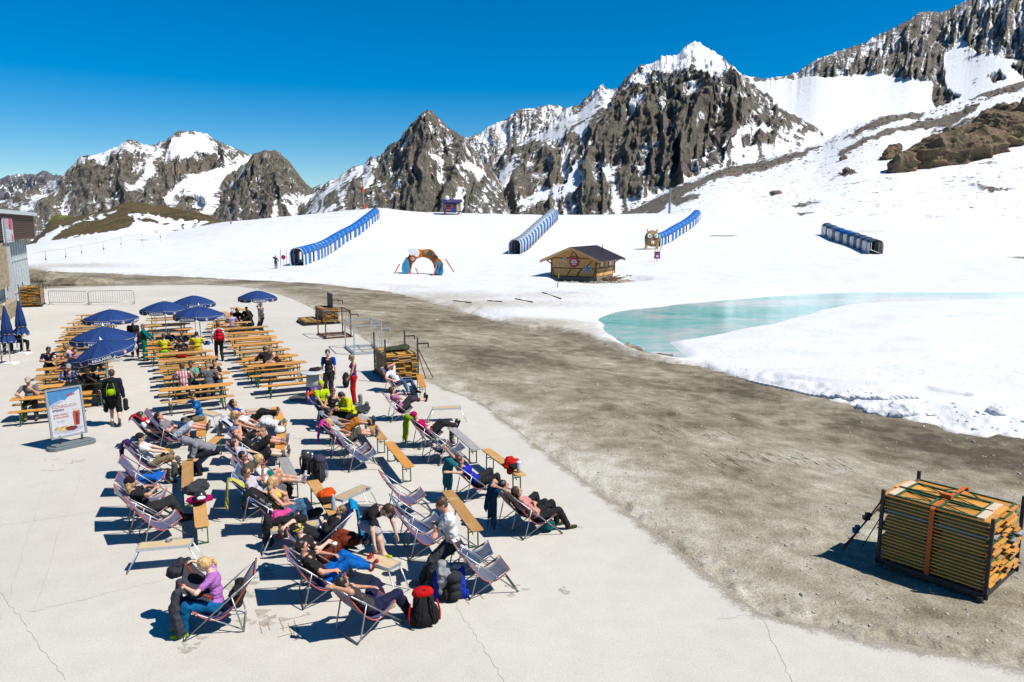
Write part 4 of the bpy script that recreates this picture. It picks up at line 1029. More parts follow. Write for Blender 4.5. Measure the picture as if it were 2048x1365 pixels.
ORD = ['', 'first', 'second', 'third', 'fourth', 'fifth', 'sixth', 'seventh', 'eighth', 'ninth', 'tenth', 'eleventh', 'twelfth', 'thirteenth', 'fourteenth', 'fifteenth', 'sixteenth', 'seventeenth', 'eighteenth', 'nineteenth', 'twentieth', 'twenty-first', 'twenty-second', 'twenty-third', 'twenty-fourth']
def trestle(m, x, w2, h, dirx, r=0.014):
    """folding leg frame under a board end: two legs, a foot bar, a cross bar"""
    for q in (1, -1): m.bar((x, q * w2, 0.0), (x + dirx * 0.02, q * w2, h), r * 2, r * 1.6, (0, 1, 0))
    m.bar((x, -w2, 0.018), (x, w2, 0.018), r * 1.6, r * 1.6); m.bar((x + dirx * .014, -w2, h * .72), (x + dirx * .014, w2, h * .72), r * 1.3, r * 1.3)
    m.bar((x + dirx * .02, -w2, h - .01), (x + dirx * .02, w2, h - .01), r * 1.8, r * 1.4)
def make_board(kind, wood, steel):
    L, Wd, h, th = (2.2, 0.5, 0.77, 0.026) if kind == 'beer_table' else (2.2, 0.25, 0.47, 0.026)
    r = empty(kind)
    top = MB(); c = 0.025
    top.prism([(-L / 2 + c, -Wd / 2), (L / 2 - c, -Wd / 2), (L / 2, -Wd / 2 + c), (L / 2, Wd / 2 - c), (L / 2 - c, Wd / 2), (-L / 2 + c, Wd / 2), (-L / 2, Wd / 2 - c), (-L / 2, -Wd / 2 + c)], h - th, h)
    top.build('table_top' if kind == 'beer_table' else 'seat', wood, r, bevel=0.004)
    for q in (1, -1):
        m = MB(); trestle(m, q * (L / 2 - 0.28), Wd / 2 - 0.03, h - th - .002, -q); m.build('leg_frame', steel, r)
        m = MB()
        for s_ in ((1, -1) if kind == 'beer_table' else (0,)): m.bar((q * (L / 2 - .285), s_ * (Wd / 2 - .045), h * .55), (q * (L / 2 - .62), s_ * (Wd / 2 - .045) * .5, h - th - .01), .016, .012)
        m.build('brace', steel, r)
    m = MB()
    for q in (1, -1): m.box((0, q * (Wd / 2 - .04), h - th - .014), (L - .5, .03, .022))
    m.build('rail', steel, r)
    return r
PT = {}
def place_board(kind, loc, rz, label, group, wood='o'):
    key = (kind, wood)
    if key not in PT:
        PT[key] = make_board(kind, {'o': M_OR, 'w': M_ORW, 'g': M_GRW}[wood], {'o': M_GREEN, 'w': M_GREEN, 'g': M_DGREEN}[wood]); o = PT[key]
        o.location = loc; o.rotation_euler = (0, 0, rz); tag(o, label, 'table' if kind == 'beer_table' else 'bench', group); return o
    return copy_thing(PT[key], loc, rz, label, group, 'table' if kind == 'beer_table' else 'bench')
# ---- deck chairs
RT, RF = Vector((-0.20, 0, 0.90)), Vector((0.84, 0, 0.02)); SR, SF_ = Vector((0.0, 0, 0.03)), Vector((0.70, 0, 0.42)); CW = 0.30
def sling_pts(occ=True):
    return [RT, Vector((-.10, 0, .765)), Vector((.03, 0, .56)), Vector((.17, 0, .375)), Vector((.31, 0, .265)), Vector((.44, 0, .255)), Vector((.57, 0, .32)), Vector((.655, 0, .40)), SF_]
def fabric(c1, tname):
    if tname in MATS: return MATS[tname]
    t = NT(tname); w1 = t.n('TexWave'); w1.inputs['Scale'].default_value = 60; t.l(t.obj(), w1.inputs['Vector'])
    n = t.noise(5, 4); t.base(t.ramp(n, [(0.3, tuple(x * .85 for x in c1)), (0.7, tuple(min(1, x * 1.15) for x in c1))])); t.rough(0.65, 0.35)
    t.b.inputs['Sheen Weight'].default_value = 0.25; t.bump(w1.outputs['Fac'], 0.08, 0.002); MATS[tname] = t.m; return t.m
FAB = {'P': (ph(84, 80, 132), ph(250, 110, 70)), 'B': (ph(0, 96, 200), ph(225, 235, 245)), 'D': (ph(8, 60, 118), ph(180, 195, 215)), 'K': (ph(42, 42, 62), ph(200, 90, 80)), 'G': (ph(105, 116, 138), ph(240, 120, 90))}  # G is the purple sling with glancing sunlight put into its colour
def make_chair(fk):
    c, pc = FAB[fk]; r = empty('deck_chair')
    fm = M_STEEL
    m = MB()
    for q in (1, -1): m.tube([RT + V3(0, q * CW, 0), RF + V3(0, q * CW, 0)], .0125, 8)
    m.tube([RT + V3(0, -CW, 0), RT + V3(0, CW, 0)], .0125, 8); m.tube([RF + V3(0, -CW, 0), RF + V3(0, CW, 0)], .0125, 8)
    m.build('long_frame', fm, r, True)
    m = MB(); cw = CW - .035
    rp = RT.lerp(RF, .33)
    m.tube([rp + V3(0, CW + .018, 0), V3(.02, CW + .018, .10), V3(0, CW - .02, .02), V3(0, -CW + .02, .02), V3(.02, -CW - .018, .10), rp + V3(0, -CW - .018, 0)], .012, 8)
    m.build('rear_frame', fm, r, True)
    m = MB(); m.tube([SR + V3(0, cw, 0), SF_ + V3(0, cw, 0), SF_ + V3(0, -cw, 0), SR + V3(0, -cw, 0)], .011, 8, closed=True)
    m.build('seat_frame', fm, r, True)
    m = MB(); m.box(rp.lerp(RT, .1) + V3(0, CW, .0), (.09, .012, .03), roty(R(41))); m.box(rp.lerp(RT, .1) + V3(0, -CW, .0), (.09, .012, .03), roty(R(41))); m.build('bracket', pm('chair_plastic', (.45, .46, .47), .5), r)
    sp = crv(sling_pts(), 22); hw = CW - .022
    rows = [[p + V3(0, hw * y * (1 - .05 * math.sin(math.pi * i / 21)), -.012 * (1 - y * y) * math.sin(math.pi * i / 21)) for y in (-1, -.5, 0, .5, 1)] for i, p in enumerate(sp)]
    m = MB(); m.sheet(rows, .006); sl_ = m.build('sling', fabric(c, 'sling_' + fk), r, True)
    m = MB()
    for q in (0, -1): m.tube([w_[q] + V3(0, 0, .003) for w_ in rows], .009, 6)
    m.tube([p + V3(0, 0, .004) for p in rows[0]], .010, 6); m.tube([p + V3(0, 0, .003) for p in rows[-1]], .009, 6)
    m.build('piping', pm('piping_' + fk, pc, .6, .08), sl_, True)
    if fk in 'PKG':
        m = MB(); t0 = sp[4]
        for k in range(5):
            y = -.06 + .03 * k; m.bar(sp[3] + V3(-.022, y, -.02 + .01 * (k % 2)), sp[5] + V3(-.022, y + .02, -.012), .010, .003, (1, 0, .6))
        m.build('emblem', M_ORG, sl_)
    return r
CH = {}
def chair(fk, top, head, label, z=0.90, group='folding deck chairs on the terrace'):
    """top: place in the photograph of the middle of the top bar; head: heading in degrees"""
    T = G(top[0], top[1], z); a = R(head); loc = Vector((T.x, T.y, 0)) - Matrix.Rotation(a, 3, 'Z') @ Vector((RT.x, 0, 0)); loc.z = 0
    if fk not in CH:
        CH[fk] = make_chair(fk); o = CH[fk]; o.location = loc; o.rotation_euler = (0, 0, a); tag(o, label, 'deck chair', group)
    else: o = copy_thing(CH[fk], loc, a, label, group, 'deck chair')
    return loc, a
# ---- draped and heaped cloth
def drape(loc, a, color, label, name='jacket', off=0.0, wd=0.46, back=0.55, front=0.2, cat=None, seed=1, puff=0.0, ext=None):
    """cloth laid over the top bar of a deck chair, hanging down behind"""
    rnd = random.Random(seed); pts = []
    d = (RF - RT).normalized(); n = Vector((d.z * -1, 0, d.x)).normalized()
    if n.z < 0: n = -n
    rows = []; N = 18; M = 15
    for i in range(N):
        t = i / (N - 1) * (front + back) - back
        for_ = []
        for j in range(M):
            y = (j / (M - 1) - .5) * wd
            w = 1 + .10 * math.sin(i * .5 + seed)
            fold_ = .022 * math.sin(j * 1.25 + seed + i * .09) * min(1, abs(t) * 4 + .15) + .012 * math.sin(j * 2.6 + i * .3 + seed * 2)
            if t >= 0: p = RT + d * t + n * (.035 + puff + abs(fold_) * .5)
            else: p = RT + V3(-.035 - puff * .4 + t * .10, 0, .02) + V3(-.02 + fold_, 0, t * (1 + .22 * math.sin(j * .9 + seed)) * (.85 + .15 * math.sin(j * 2.1 + seed)))
            p = Vector(p) + V3(0, y * w + off + .02 * math.sin(i * .7 + j), 0); p.z = max(p.z, .02); for_.append(p)
        rows.append(for_)
    m = MB(); m.sheet(rows, .012); o = m.build(name, cloth(color), None, True)
    o.location = loc; o.rotation_euler = (0, 0, a)
    return tag(o, label, cat or name.replace('_', ' '))
def striped(name, c1, c2, ang=0, scale=26, plaid=False):
    if name in MATS: return MATS[name]
    t = NT(name); sp = t.n('SeparateXYZ'); t.l(t.obj(), sp.inputs[0])
    a = t.math('GREATER_THAN', t.math('SINE', t.math('MULTIPLY', sp.outputs[ang], scale * 6.283 / 2)), 0.0)
    c = t.mix(a, c1, c2)
    if plaid: b = t.math('GREATER_THAN', t.math('SINE', t.math('MULTIPLY', sp.outputs[2], scale * 6.283 / 2)), 0.0); c = t.mix(t.math('MULTIPLY', b, .55), c, tuple(x * .35 for x in c1))
    t.base(c); t.rough(.85, .15); t.bump(t.noise(8, 3, .5, dist=1.5), .5, .03); MATS[name] = t.m; return t.m
def heap(loc, rz, parts, color, label, name, cat=None, noise=.03, nsc=7, vox=.011, seed=1, k=.02, flat=0.0):
    B = Blob(k)
    for p in parts:
        if len(p[1]) == 3 and not isinstance(p[1][0], (tuple, list)) and len(p) == 2: B.ell(p[0], p[1])
        else: B.cap(*p)
    me = B.mesh(name, vox, noise, nsc, seed, cut=[((0, 0, flat), (0, 0, -1))])
    o = link(name, me, cloth(color) if isinstance(color, tuple) else color); o.location = loc; o.rotation_euler = (0, 0, rz)
    return tag(o, label, cat or name.replace('_', ' '))
def backpack(loc, rz, c1, c2, label, tilt=0.0, s=1.0, strapc=(0.01, 0.01, 0.01), trim=None, name='backpack'):
    """standing rucksack, its back panel towards +x"""
    M3 = roty(tilt)
    def q(p): return M3 @ (Vector(p) * s)
    B = Blob(.02 * s); B.ell(q((0, 0, .24)), (.13 * s, .17 * s, .25 * s), M3); B.ell(q((.0, 0, .12)), (.14 * s, .18 * s, .13 * s), M3); B.ell(q((0, 0, .40)), (.11 * s, .14 * s, .13 * s), M3)
    o = link(name, B.mesh(name, .011, .012, 9, 3, cut=[((0, 0, .0), (0, 0, -1))]), cloth(c1)); o.location = loc; o.rotation_euler = (0, 0, rz); tag(o, label, 'backpack')
    B = Blob(.012); B.ell(q((-.01, 0, .475)), (.135 * s, .160 * s, .095 * s), M3); B.ell(q((-.07, 0, .30)), (.085 * s, .12 * s, .10 * s), M3); link('top_pocket', B.mesh('top_pocket', .011, .008, 9, 5), cloth(c2), o)
    B = Blob(.012); B.ell(q((-.12, 0, .15)), (.06 * s, .12 * s, .11 * s), M3); link('front_pocket', B.mesh('front_pocket', .011, .008, 9, 6), cloth(c2 if trim is None else trim), o)
    for y in (.17, -.17): B = Blob(.012); B.ell(q((-.01, y, .15)), (.095 * s, .055 * s, .14 * s), M3); link('side_pocket', B.mesh('side_pocket', .011, .006, 9, 8), cloth(c1), o)
    for y in (.17, -.17): m = MB(); m.tube(crv([q((.02, y * 1.15, .36)), q((.03, y * 1.35, .2)), q((.02, y * 1.3, .06))], 9), .014 * s, 6); m.build('side_strap', cloth(c2), o, True)
    for y in (.085, -.085):
        m = MB(); m.tube(crv([q((.10, y * .6, .44)), q((.165, y, .40)), q((.17, y * 1.15, .25)), q((.15, y * 1.4, .12)), q((.11, y * 1.6, .06))], 12), .017 * s, 7); m.build('shoulder_strap', cloth(strapc), o, True)
    m = MB(); m.tube(crv([q((.09, .04, .50)), q((.10, 0, .545)), q((.09, -.04, .50))], 7), .009 * s, 6); m.build('carry_loop', cloth(strapc), o, True)
    if trim is not None:
        m = MB()
        for y in (.10, -.10): m.tube(crv([q((-.13, y * .6, .42)), q((-.16, y, .30)), q((-.17, y * 1.1, .14)), q((-.13, y * 1.2, .04))], 12), .006 * s, 5)
        m.build('piping', cloth(trim), o, True)
    return o
# ---- umbrellas
def text_mesh(txt, size, name='lettering', bold=False, align='CENTER', ext=0.002):
    c = bpy.data.curves.new(name, 'FONT'); c.body = txt; c.size = size; c.extrude = ext; c.align_x = align; c.align_y = 'CENTER'; c.resolution_u = 3; c.offset = 0.012 * size if bold else 0
    o = bpy.data.objects.new(name, c); me = bpy.data.meshes.new_from_object(o); bpy.data.objects.remove(o); bpy.data.curves.remove(c); return me
def make_umbrella(tilt=0.0):
    r = empty('parasol'); Rr, zr, zt, vh = 1.12, 1.97, 2.36, .20; n = 8; T = roty(tilt)
    def q(p): return T @ (Vector(p) - V3(0, 0, 1.75)) + V3(0, 0, 1.75)
    m = MB(); m.tube([(0, 0, .05), (0, 0, 1.75)], .019, 10); m.tube([q((0, 0, 1.74)), q((0, 0, 2.34))], .017, 10); m.build('pole', M_WHITE if tilt else M_ALU, r, True)
    m = MB(); m.box((0, 0, .03), (.52, .52, .06)); m.lathe([(.06, .06), (.05, .22), (.028, .34), (.026, .36)], 12); m.build('base', pm('base_grey', (.30, .30, .29), .8), r)
    rows = []; ang = [2 * math.pi * (i + .5) / n for i in range(n)]
    def rim(a, f): return Vector((Rr * f * math.cos(a), Rr * f * math.sin(a), zt - (zt - zr) * (f ** 1.45)))
    V = []; Fc = []; K = 7; S = 5
    for g in range(n):
        a0, a1 = ang[g - 1], ang[g] if g else ang[0] + 2 * math.pi * 0
        a0 = 2 * math.pi * (g - .5) / n; a1 = 2 * math.pi * (g + .5) / n; o = len(V)
        for k in range(K + 1):
            f = k / K; A, B_ = rim(a0, f), rim(a1, f)
            for s_ in range(S + 1):
                t = s_ / S; p = A.lerp(B_, t); p.z -= .05 * math.sin(math.pi * t) * f; V.append(q(p))
        for k in range(K):
            for s_ in range(S): i = o + k * (S + 1) + s_; Fc.append((i, i + S + 1, i + S + 2, i + 1))
    m = MB(); m.add(V, Fc); cp = m.build('canopy', M_NAVY, r, True); sm_m = cp.modifiers.new('thick', 'SOLIDIFY'); sm_m.thickness = .006
    tm = MB(); lm = []
    for g in range(n):
        a0 = 2 * math.pi * (g - .5) / n; a1 = 2 * math.pi * (g + .5) / n; A, B_ = rim(a0, 1), rim(a1, 1); A = A * 1.0; am = (a0 + a1) / 2
        nrm = Vector((math.cos(am), math.sin(am), 0)); ed = (B_ - A)
        v = MB(); rows = []
        for k, z in enumerate((0.0, -vh * .5, -vh)):
            rows.append([q(A + ed * t + nrm * .012 + V3(0, 0, z * (1 - (.30 if (k == 2 and t in (0, 1)) else 0)) - .05 * math.sin(math.pi * t) * (1 if k < 2 else .55))) for t in (0, .12, .3, .5, .7, .88, 1)])
        v.sheet(rows, .005); vo = v.build('valance', M_NAVY, r, True)
        tm.tube([p + (T @ nrm) * .004 for p in rows[-1]], .008, 5); tm.tube([p + (T @ nrm) * .006 for p in rows[0]], .0045, 5)
        mid = A + ed * .5 + nrm * .026 + V3(0, 0, -vh * .52 - .03)
        X = ed.normalized(); Z = V3(0, 0, 1); Mx = Matrix((X, Z, X.cross(Z))).transposed(); Mx = T @ Mx
        if Mx.col[2].dot(T @ nrm) < 0: Mx = T @ Matrix((-X, Z, (-X).cross(Z))).transposed()
        if g % 2 == 0:
            me = text_mesh('PAULANER', .135, bold=True); lo = link('lettering', me, M_WHITE, vo); lo.matrix_local = Matrix.Translation(q(mid)) @ Mx.to_4x4()
        else:
            e = MB(); e.lathe([(.062, 0), (.062, .004)], 20, q(mid), Mx); e.build('emblem', pm('emblem_cream', (.5, .42, .36), .6), vo)
            e = MB(); e.lathe([(.05, 0), (.05, .004)], 20, q(mid) + Mx.col[2] * .004, Mx); eo = e.build('emblem', pm('emblem_red', (.35, .08, .07), .6), vo)
            e = MB(); e.ball(q(mid) + Mx.col[2] * .008, (.022, .034, .003), 10, Mx); e.build('emblem', M_WHITE, vo)
    tm.build('piping', pm('piping_cream', (.50, .50, .46), .6), r, True)
    m = MB(); m.lathe([(.05, 2.39), (.045, 2.42), (.02, 2.45), (.012, 2.50), (.001, 2.51)], 12)
    m.v = [tuple(q(p)) for p in m.v]; m.build('finial', M_WHITE, r, True)
    for g in range(n):
        a = 2 * math.pi * (g + .5) / n; m = MB(); m.tube([q((.02 * math.cos(a), .02 * math.sin(a), 2.05)), q(rim(a, .5) - V3(0, 0, .02))], .006, 5); m.tube([q(rim(a, f) - V3(0, 0, .014)) for f in (.05, .4, .7, .98)], .006, 5); m.build('rib', M_ALU, r)
    return r
def closed_umbrella(loc, label, s=1.0):
    r = empty('closed_parasol', loc, 0, label, 'parasol', 'closed parasols by the building')
    m = MB(); m.tube([(0, 0, .05), (0, 0, 2.62 * s)], .02, 10); m.build('pole', M_ALU, r, True)
    m = MB(); m.box((0, 0, .03), (.5, .5, .06)); m.build('base', M_WHITE, r)
    m = MB(); n = 32; prof = [(2.60, .03), (2.4, .07), (2.1, .12), (1.7, .17), (1.35, .20), (1.33, .175), (1.25, .20), (1.05, .27), (.98, .29)]; vs = []; fs = []
    for i, (z, rr) in enumerate(prof):
        for j in range(n):
            a = 2 * math.pi * j / n; w_ = rr * (1 + .22 * math.sin(8 * a + z * 2) * (1 if i > 1 else .3)); vs.append((w_ * math.cos(a), w_ * math.sin(a), z * s + (.05 * math.sin(8 * a) if i > 7 else 0)))
    for i in range(len(prof) - 1):
        for j in range(n): fs.append((i * n + j, (i + 1) * n + j, (i + 1) * n + (j + 1) % n, i * n + (j + 1) % n))
    m.add(vs, fs); m.build('canopy', M_NAVY, r, True)
    m = MB(); m.tube([(.185 * math.cos(t), .185 * math.sin(t), 1.34 * s) for t in (2 * math.pi * i / 20 for i in range(20))], .012, 6, closed=True); m.build('tie', pm('tie_tan', (.4, .3, .15), .7), r, True)
    m = MB(); m.tube([(.29 * (1 + .2 * math.sin(8 * t)) * math.cos(t), .29 * (1 + .2 * math.sin(8 * t)) * math.sin(t), .98 * s + .05 * math.sin(8 * t)) for t in (2 * math.pi * i / 48 for i in range(48))], .007, 5, closed=True); m.build('piping', M_WHITE, r)
    m = MB(); m.ball((0, 0, 2.66 * s), .035, 8); m.build('finial', M_WHITE, r, True)
# ---- racks of folded benches
def make_folded(kind, L, wood):
    Wd = .5 if kind == 'table' else .25; r = empty('folded_beer_' + kind)
    m = MB(); m.box((0, 0, .013), (L, Wd, .026)); m.build('board', wood, r, bevel=.003)
    m = MB()
    for q in (1, -1):
        for s_ in (1, -1): m.box((q * L * .25, s_ * (Wd / 2 - .035), .040), (L * .42, .028, .024))
        m.bar((q * L * .46, -Wd / 2 + .03, .040), (q * L * .46, Wd / 2 - .03, .040), .03, .024); m.bar((q * L * .06, -Wd / 2 + .03, .036), (q * L * .30, Wd / 2 - .03, .036), .012, .012)
    m.build('leg_frame', M_GREEN, r)
    return r
FP = {}
def stack(o, ang, L, D, nl, desc, rackmat, z0=.16, lh=.062, post_h=1.45, name='storage_rack', seed=1, tabs=(0, 1), group=None, lips=True, drop=0):
    rnd = random.Random(seed); e1 = Vector((math.cos(ang), math.sin(ang), 0)); e2 = Vector((-math.sin(ang), math.cos(ang), 0)); o = Vector(o)
    def Wp(a, b, z): return o + e1 * a + e2 * b + V3(0, 0, z)
    n = 0; cols = int(D / .255)
    for l in range(nl):
        z = z0 + l * lh; b = .02; c = 0
        while b + .25 <= D + .02:
            wide = (l >= nl - 2 or rnd.random() < .28) and b + .5 <= D + .03; kd = 'table' if wide else 'bench'; wd = .5 if wide else .25
            wood = rnd.choice('ooooowwg') if l < nl - 1 else 'o'; key = (kd, L, wood)
            loc = Wp(L / 2 + rnd.uniform(-.09, .09), b + wd / 2 + rnd.uniform(-.004, .004), z); rz = ang + rnd.uniform(-.008, .008) + (math.pi if rnd.random() < .5 else 0)
            lab = 'folded %s, %s from bottom, %s across, %s' % (kd, ORD[l + 1], ORD[c + 1], desc)
            if key not in FP:
                FP[key] = make_folded(kd, L, {'o': M_OR, 'w': M_ORW, 'g': M_GRW}[wood]); f = FP[key]; f.location = loc; f.rotation_euler = (0, 0, rz); tag(f, lab, 'folded ' + kd, 'folded benches and tables of the ' + desc)
            else: copy_thing(FP[key], loc, rz, lab, 'folded benches and tables of the ' + desc, 'folded ' + kd)
            b += wd + .006; c += 1
    return e1, e2, Wp
def rack(o, ang, L, D, h, mat, label, bars=4, hooks=True, sheet_side=False, name='storage_rack', mesh=False, zb=.0, group=None):
    r = empty(name, o, ang, label, 'rack', group)
    m = MB(); g = .055
    for b in (0, D): m.bar((-.04, b, .09), (L + .04, b, .09), g, .10)
    for a in (0.05, L - .05): m.bar((a, -.1, .05), (a, D + .1, .05), g + .02, .08)
    for i in range(1, bars): m.bar((L * i / bars, 0, .12), (L * i / bars, D, .12), .04, .04)
    m.build('base_frame', mat, r)
    for a in (0, L):
        for b in (0, D): m = MB(); m.box((a, b, .10 + h / 2), (g, g, h)); m.build('post', mat, r)
    m = MB()
    if mesh:
        for b in (0, D): m.bar((0, b, h + .06), (L, b, h + .06), .04, .04)
        for i in range(1, 5): m.bar((L * i / 5, D, .1), (L * i / 5, D, h + .06), .012, .012)
        for z in (.45, .8): m.bar((0, D, z), (L, D, z), .012, .012)
        for a in (0, L): m.bar((a, 0, h + .04), (a, D, h + .04), .04, .04)
        m.build('side_bars', mat, r)
    if hooks:
        for a in (0, L):
            m = MB(); m.bar((a, D, h - .15), (a, D + .42, h - .15), .05, .05); m.bar((a, D + .42, h - .13), (a, D + .44, h - .32), .05, .04); m.build('hook_arm', mat, r)
    return r
# ================================================================== FAR THINGS
from mathutils.bvhtree import BVHTree
def bvh(o):
    me = o.data; n = len(me.vertices); co = np.empty(n * 3, np.float32); me.vertices.foreach_get('co', co)
    q = np.empty(len(me.polygons) * 4, np.int32); me.loops.foreach_get('vertex_index', q)
    return BVHTree.FromPolygons([tuple(p) for p in co.reshape(-1, 3).tolist()], q.reshape(-1, 4).tolist())
_BV = bvh(bpy.data.objects['snow_slope_right'])
def hitslope(u, v):
    h = _BV.ray_cast(Vector((0, 0, HC)), ray(u, v).normalized())
    return h[0]
def mat_rock(name, c1, c2, sc=1.0, lich=(0.12, 0.12, 0.05)):
    t = NT(name); p = t.pos(); a = t.noise(.35 * sc, 6, .7, p, .6); b = t.noise(2.2 * sc, 6, .7, p)
    c = t.ramp(a, [(0.3, c1), (0.5, c2), (0.62, lich), (0.75, c2)]); c = t.mix(1.0, c, t.ramp(b, [(0.3, (.45, .45, .45)), (.6, (1.3, 1.3, 1.3))]), 'MULTIPLY')
    t.base(c); t.rough(.9, .15); z = t.bump(a, .9, .9 / sc); t.bump(b, .8, .15 / sc, z); return t.m
M_ROCK = mat_rock('outcrop_rock', (0.05, 0.036, 0.028), (0.15, 0.10, 0.068)); M_STONE = mat_rock('stone_grey', (0.17, 0.155, 0.13), (0.36, 0.335, 0.29), 6, (0.27, .25, .2))
def outcrop(parts, label, vox=.40, noise=4.2, ns=.09, seed=2, group=None):
    B = Blob(2.4 if len(parts) > 5 else .6); c0 = None
    for u, v, ru, rv in parts:
        p = hitslope(u, v)
        if p is None: continue
        f = p.y / 1468
        if c0 is None: c0 = p.copy()
        M = rotz(R(25)) @ rotx(R(12)); B.ell(p - c0 + V3(0, -ru * f * .35, rv * f * .15), (ru * f * 1.15, ru * f * .8, rv * f * 1.5), M)
    me = B.mesh('boulder', vox, noise, ns, seed, fold=(1, 1, 1.9), oct=6); o = link('boulder', me, M_ROCK); o.location = c0; return tag(o, label, 'boulder', group)
outcrop([(1800, 342, 24, 20), (1828, 328, 34, 26), (1868, 325, 44, 27), (1912, 318, 44, 26), (1955, 308, 42, 28), (1995, 288, 42, 36), (2035, 268, 42, 38), (2085, 245, 50, 40), (1985, 262, 44, 26), (1935, 290, 50, 20), (2020, 240, 40, 18)], 'big brown rock outcrop standing out of the snowy slope beside the frame edge', seed=5)
outcrop([(1772, 318, 13, 8), (1786, 305, 14, 11), (1779, 312, 14, 10)], 'small brown rock just beside the big rock outcrop', .3, 1.6, .3, 7)
for i, (u, v, a, b, lab) in enumerate([(1685, 320, 8, 5, 'dark boulder above the smooth snow, under the scree band'), (1691, 346, 8, 6, 'dark boulder pair low on the snowy slope'), (1552, 388, 10, 4, 'flat long boulder alone on the lower snowy slope'), (1895, 265, 11, 6, 'grey block perched above the big outcrop'), (1700, 342, 4, 3, 'small dark stone next to the boulder pair'), (1752, 373, 3, 2, 'tiny dark stone under the rock outcrop')]):
    outcrop([(u, v, a, b)], lab, .28, .9, .4, 11 + i)
# scattered stones on the slope
sm3 = MB(); rnd = random.Random(4)
for k in range(560):
    if k < 330:
        t = rnd.random(); u = 1230 + 800 * t; v = float(np.interp(u, [a for a, b in RS], [b for a, b in RS])) + abs(rnd.gauss(0, 14)) + 4
    else:
        cu, cv = rnd.choice([(1610, 410), (1600, 422), (1560, 400), (1350, 410), (1370, 395), (1700, 300), (1850, 262), (1980, 376), (1760, 270), (1420, 380), (1640, 350), (1900, 250)]); u = cu + rnd.gauss(0, 24); v = cv + rnd.gauss(0, 9)
    p = hitslope(u, v)
    if p is None: continue
    r = rnd.uniform(.18, .75) * (1.2 if k < 330 else .75) * p.y / 420; sm3.ball(p, (r * rnd.uniform(.8, 1.6), r, r * .6), 6, rotz(rnd.random() * 3))
tag(sm3.build('slope_stones', M_ROCK), 'dark loose stones strewn over the snowy slope', 'stones', kind='stuff')
# ---- covered conveyor lifts
M_CLEAR = pm('cloudy_plexiglass', (0.42, 0.46, 0.50), 0.15, 0.2, 3, spec=.6); M_CLEARB = pm('frosted_panel', (0.55, 0.55, 0.54), 0.4, .15, 3)
M_TB = pm('tunnel_blue', ph(0, 118, 212), .55, .1, .6); M_TDB = pm('tunnel_dark_blue', ph(20, 75, 140), .4, .2, .8); M_DARK = pm('belt_black', (.02, .02, .022), .8)
def tunnel(pts, N, mode, label, w=1.9, h=2.45):
    Pt = [GT(u, v) for u, v in pts]; C = crv(Pt, N + 1); r = empty('conveyor_tunnel', C[0], 0, label, 'conveyor lift', 'covered conveyor lifts on the nursery slope')
    C = [p - C[0] for p in C]
    def fr(i):
        d = (C[min(i + 1, N)] - C[max(i - 1, 0)]); d.z = 0; d.normalize(); return Vector((-d.y, d.x, 0))
    prof = [(w / 2, 0.05), (w / 2, h * .62), (w / 2 * .93, h * .78), (w / 2 * .70, h * .92), (w / 2 * .36, h * .99), (0, h), (-w / 2 * .36, h * .99), (-w / 2 * .70, h * .92), (-w / 2 * .93, h * .78), (-w / 2, h * .62), (-w / 2, 0.05)]
    def ring(i, sc=1.0, lift=0.0):
        j = min(int(i), N - 1); f = i - j; c = C[j].lerp(C[j + 1], f); s_ = fr(j).lerp(fr(j + 1), f); return [c + s_ * a * sc + V3(0, 0, b * sc + lift) for a, b in prof]
    for i in range(N + 1):
        m = MB(); m.tube(ring(i, 1.02 if mode != 'blue' else .985), .05, 6); m.build('hoop', M_ALU if mode != 'dark' else M_BLACKM, r)
    m = MB(); m.sheet([[c + fr(i) * .55 + V3(0, 0, .06), c - fr(i) * .55 + V3(0, 0, .06)] for i, c in enumerate(C)], .05); m.build('belt', M_DARK, r)
    for i in range(N):
        if mode == 'blue':
            m = MB(); m.sheet([ring(i + t)[1:10] for t in (0, .5, 1)], .02); m.build('roof_cover', M_TB, r, True)
            for sd_ in (slice(0, 2), slice(9, 11)):
                gap = (i % 5 == 2)
                m = MB(); m.sheet([ring(i + t)[sd_] for t in (.04, .34)], .02); m.build('window', M_CLEARB, r)
                if not gap: m = MB(); m.sheet([ring(i + t)[sd_] for t in (.36, .98)], .03); m.build('side_panel', M_TB, r)
                else: m = MB(); m.sheet([ring(i + t)[sd_] for t in (.70, .96)], .02); m.build('window', M_CLEARB, r)
        elif mode == 'clear':
            m = MB(); m.sheet([ring(i + t, .99)[0:11] for t in (0, .3, .6)], .02); m.build('window', M_CLEAR, r, True)
            m = MB(); m.sheet([ring(i + t, 1.0)[0:4] for t in (.6, 1)], .02); m.build('side_panel', M_TB, r, True)
            m = MB(); m.sheet([ring(i + t, 1.0)[7:11] for t in (.6, 1)], .02); m.build('side_panel', M_TB, r, True)
            m = MB(); m.sheet([ring(i + t, 1.0)[3:8] for t in (.6, 1)], .02); m.build('roof_cover', pm('tunnel_glint', (.30, .35, .42), .15, .2), r, True)
        else:
            blue_ = i in (2, 3)
            m = MB(); m.sheet([ring(i + t)[2:9] for t in (0, .5, 1)], .02); m.build('roof_cover', M_TB if blue_ else pm('tunnel_grey', (.06, .10, .15), .25, .2), r, True)
            for sd_ in (slice(0, 3), slice(8, 11)):
                if i < 6: m = MB(); m.sheet([ring(i + t)[sd_] for t in (.62, 1)], .02); m.build('side_panel', M_TDB, r)
                m = MB(); m.sheet([ring(i + t)[sd_] for t in ((.05, .56) if i < 6 else (.05, .95))], .02); m.build('window', M_CLEARB, r)
    return r, Pt
tunnel([(594, 532), (625, 521), (650, 508), (680, 488), (710, 471), (735, 451), (751, 438)], 22, 'blue', 'long blue covered conveyor lift climbing the snow left of the orange arch')
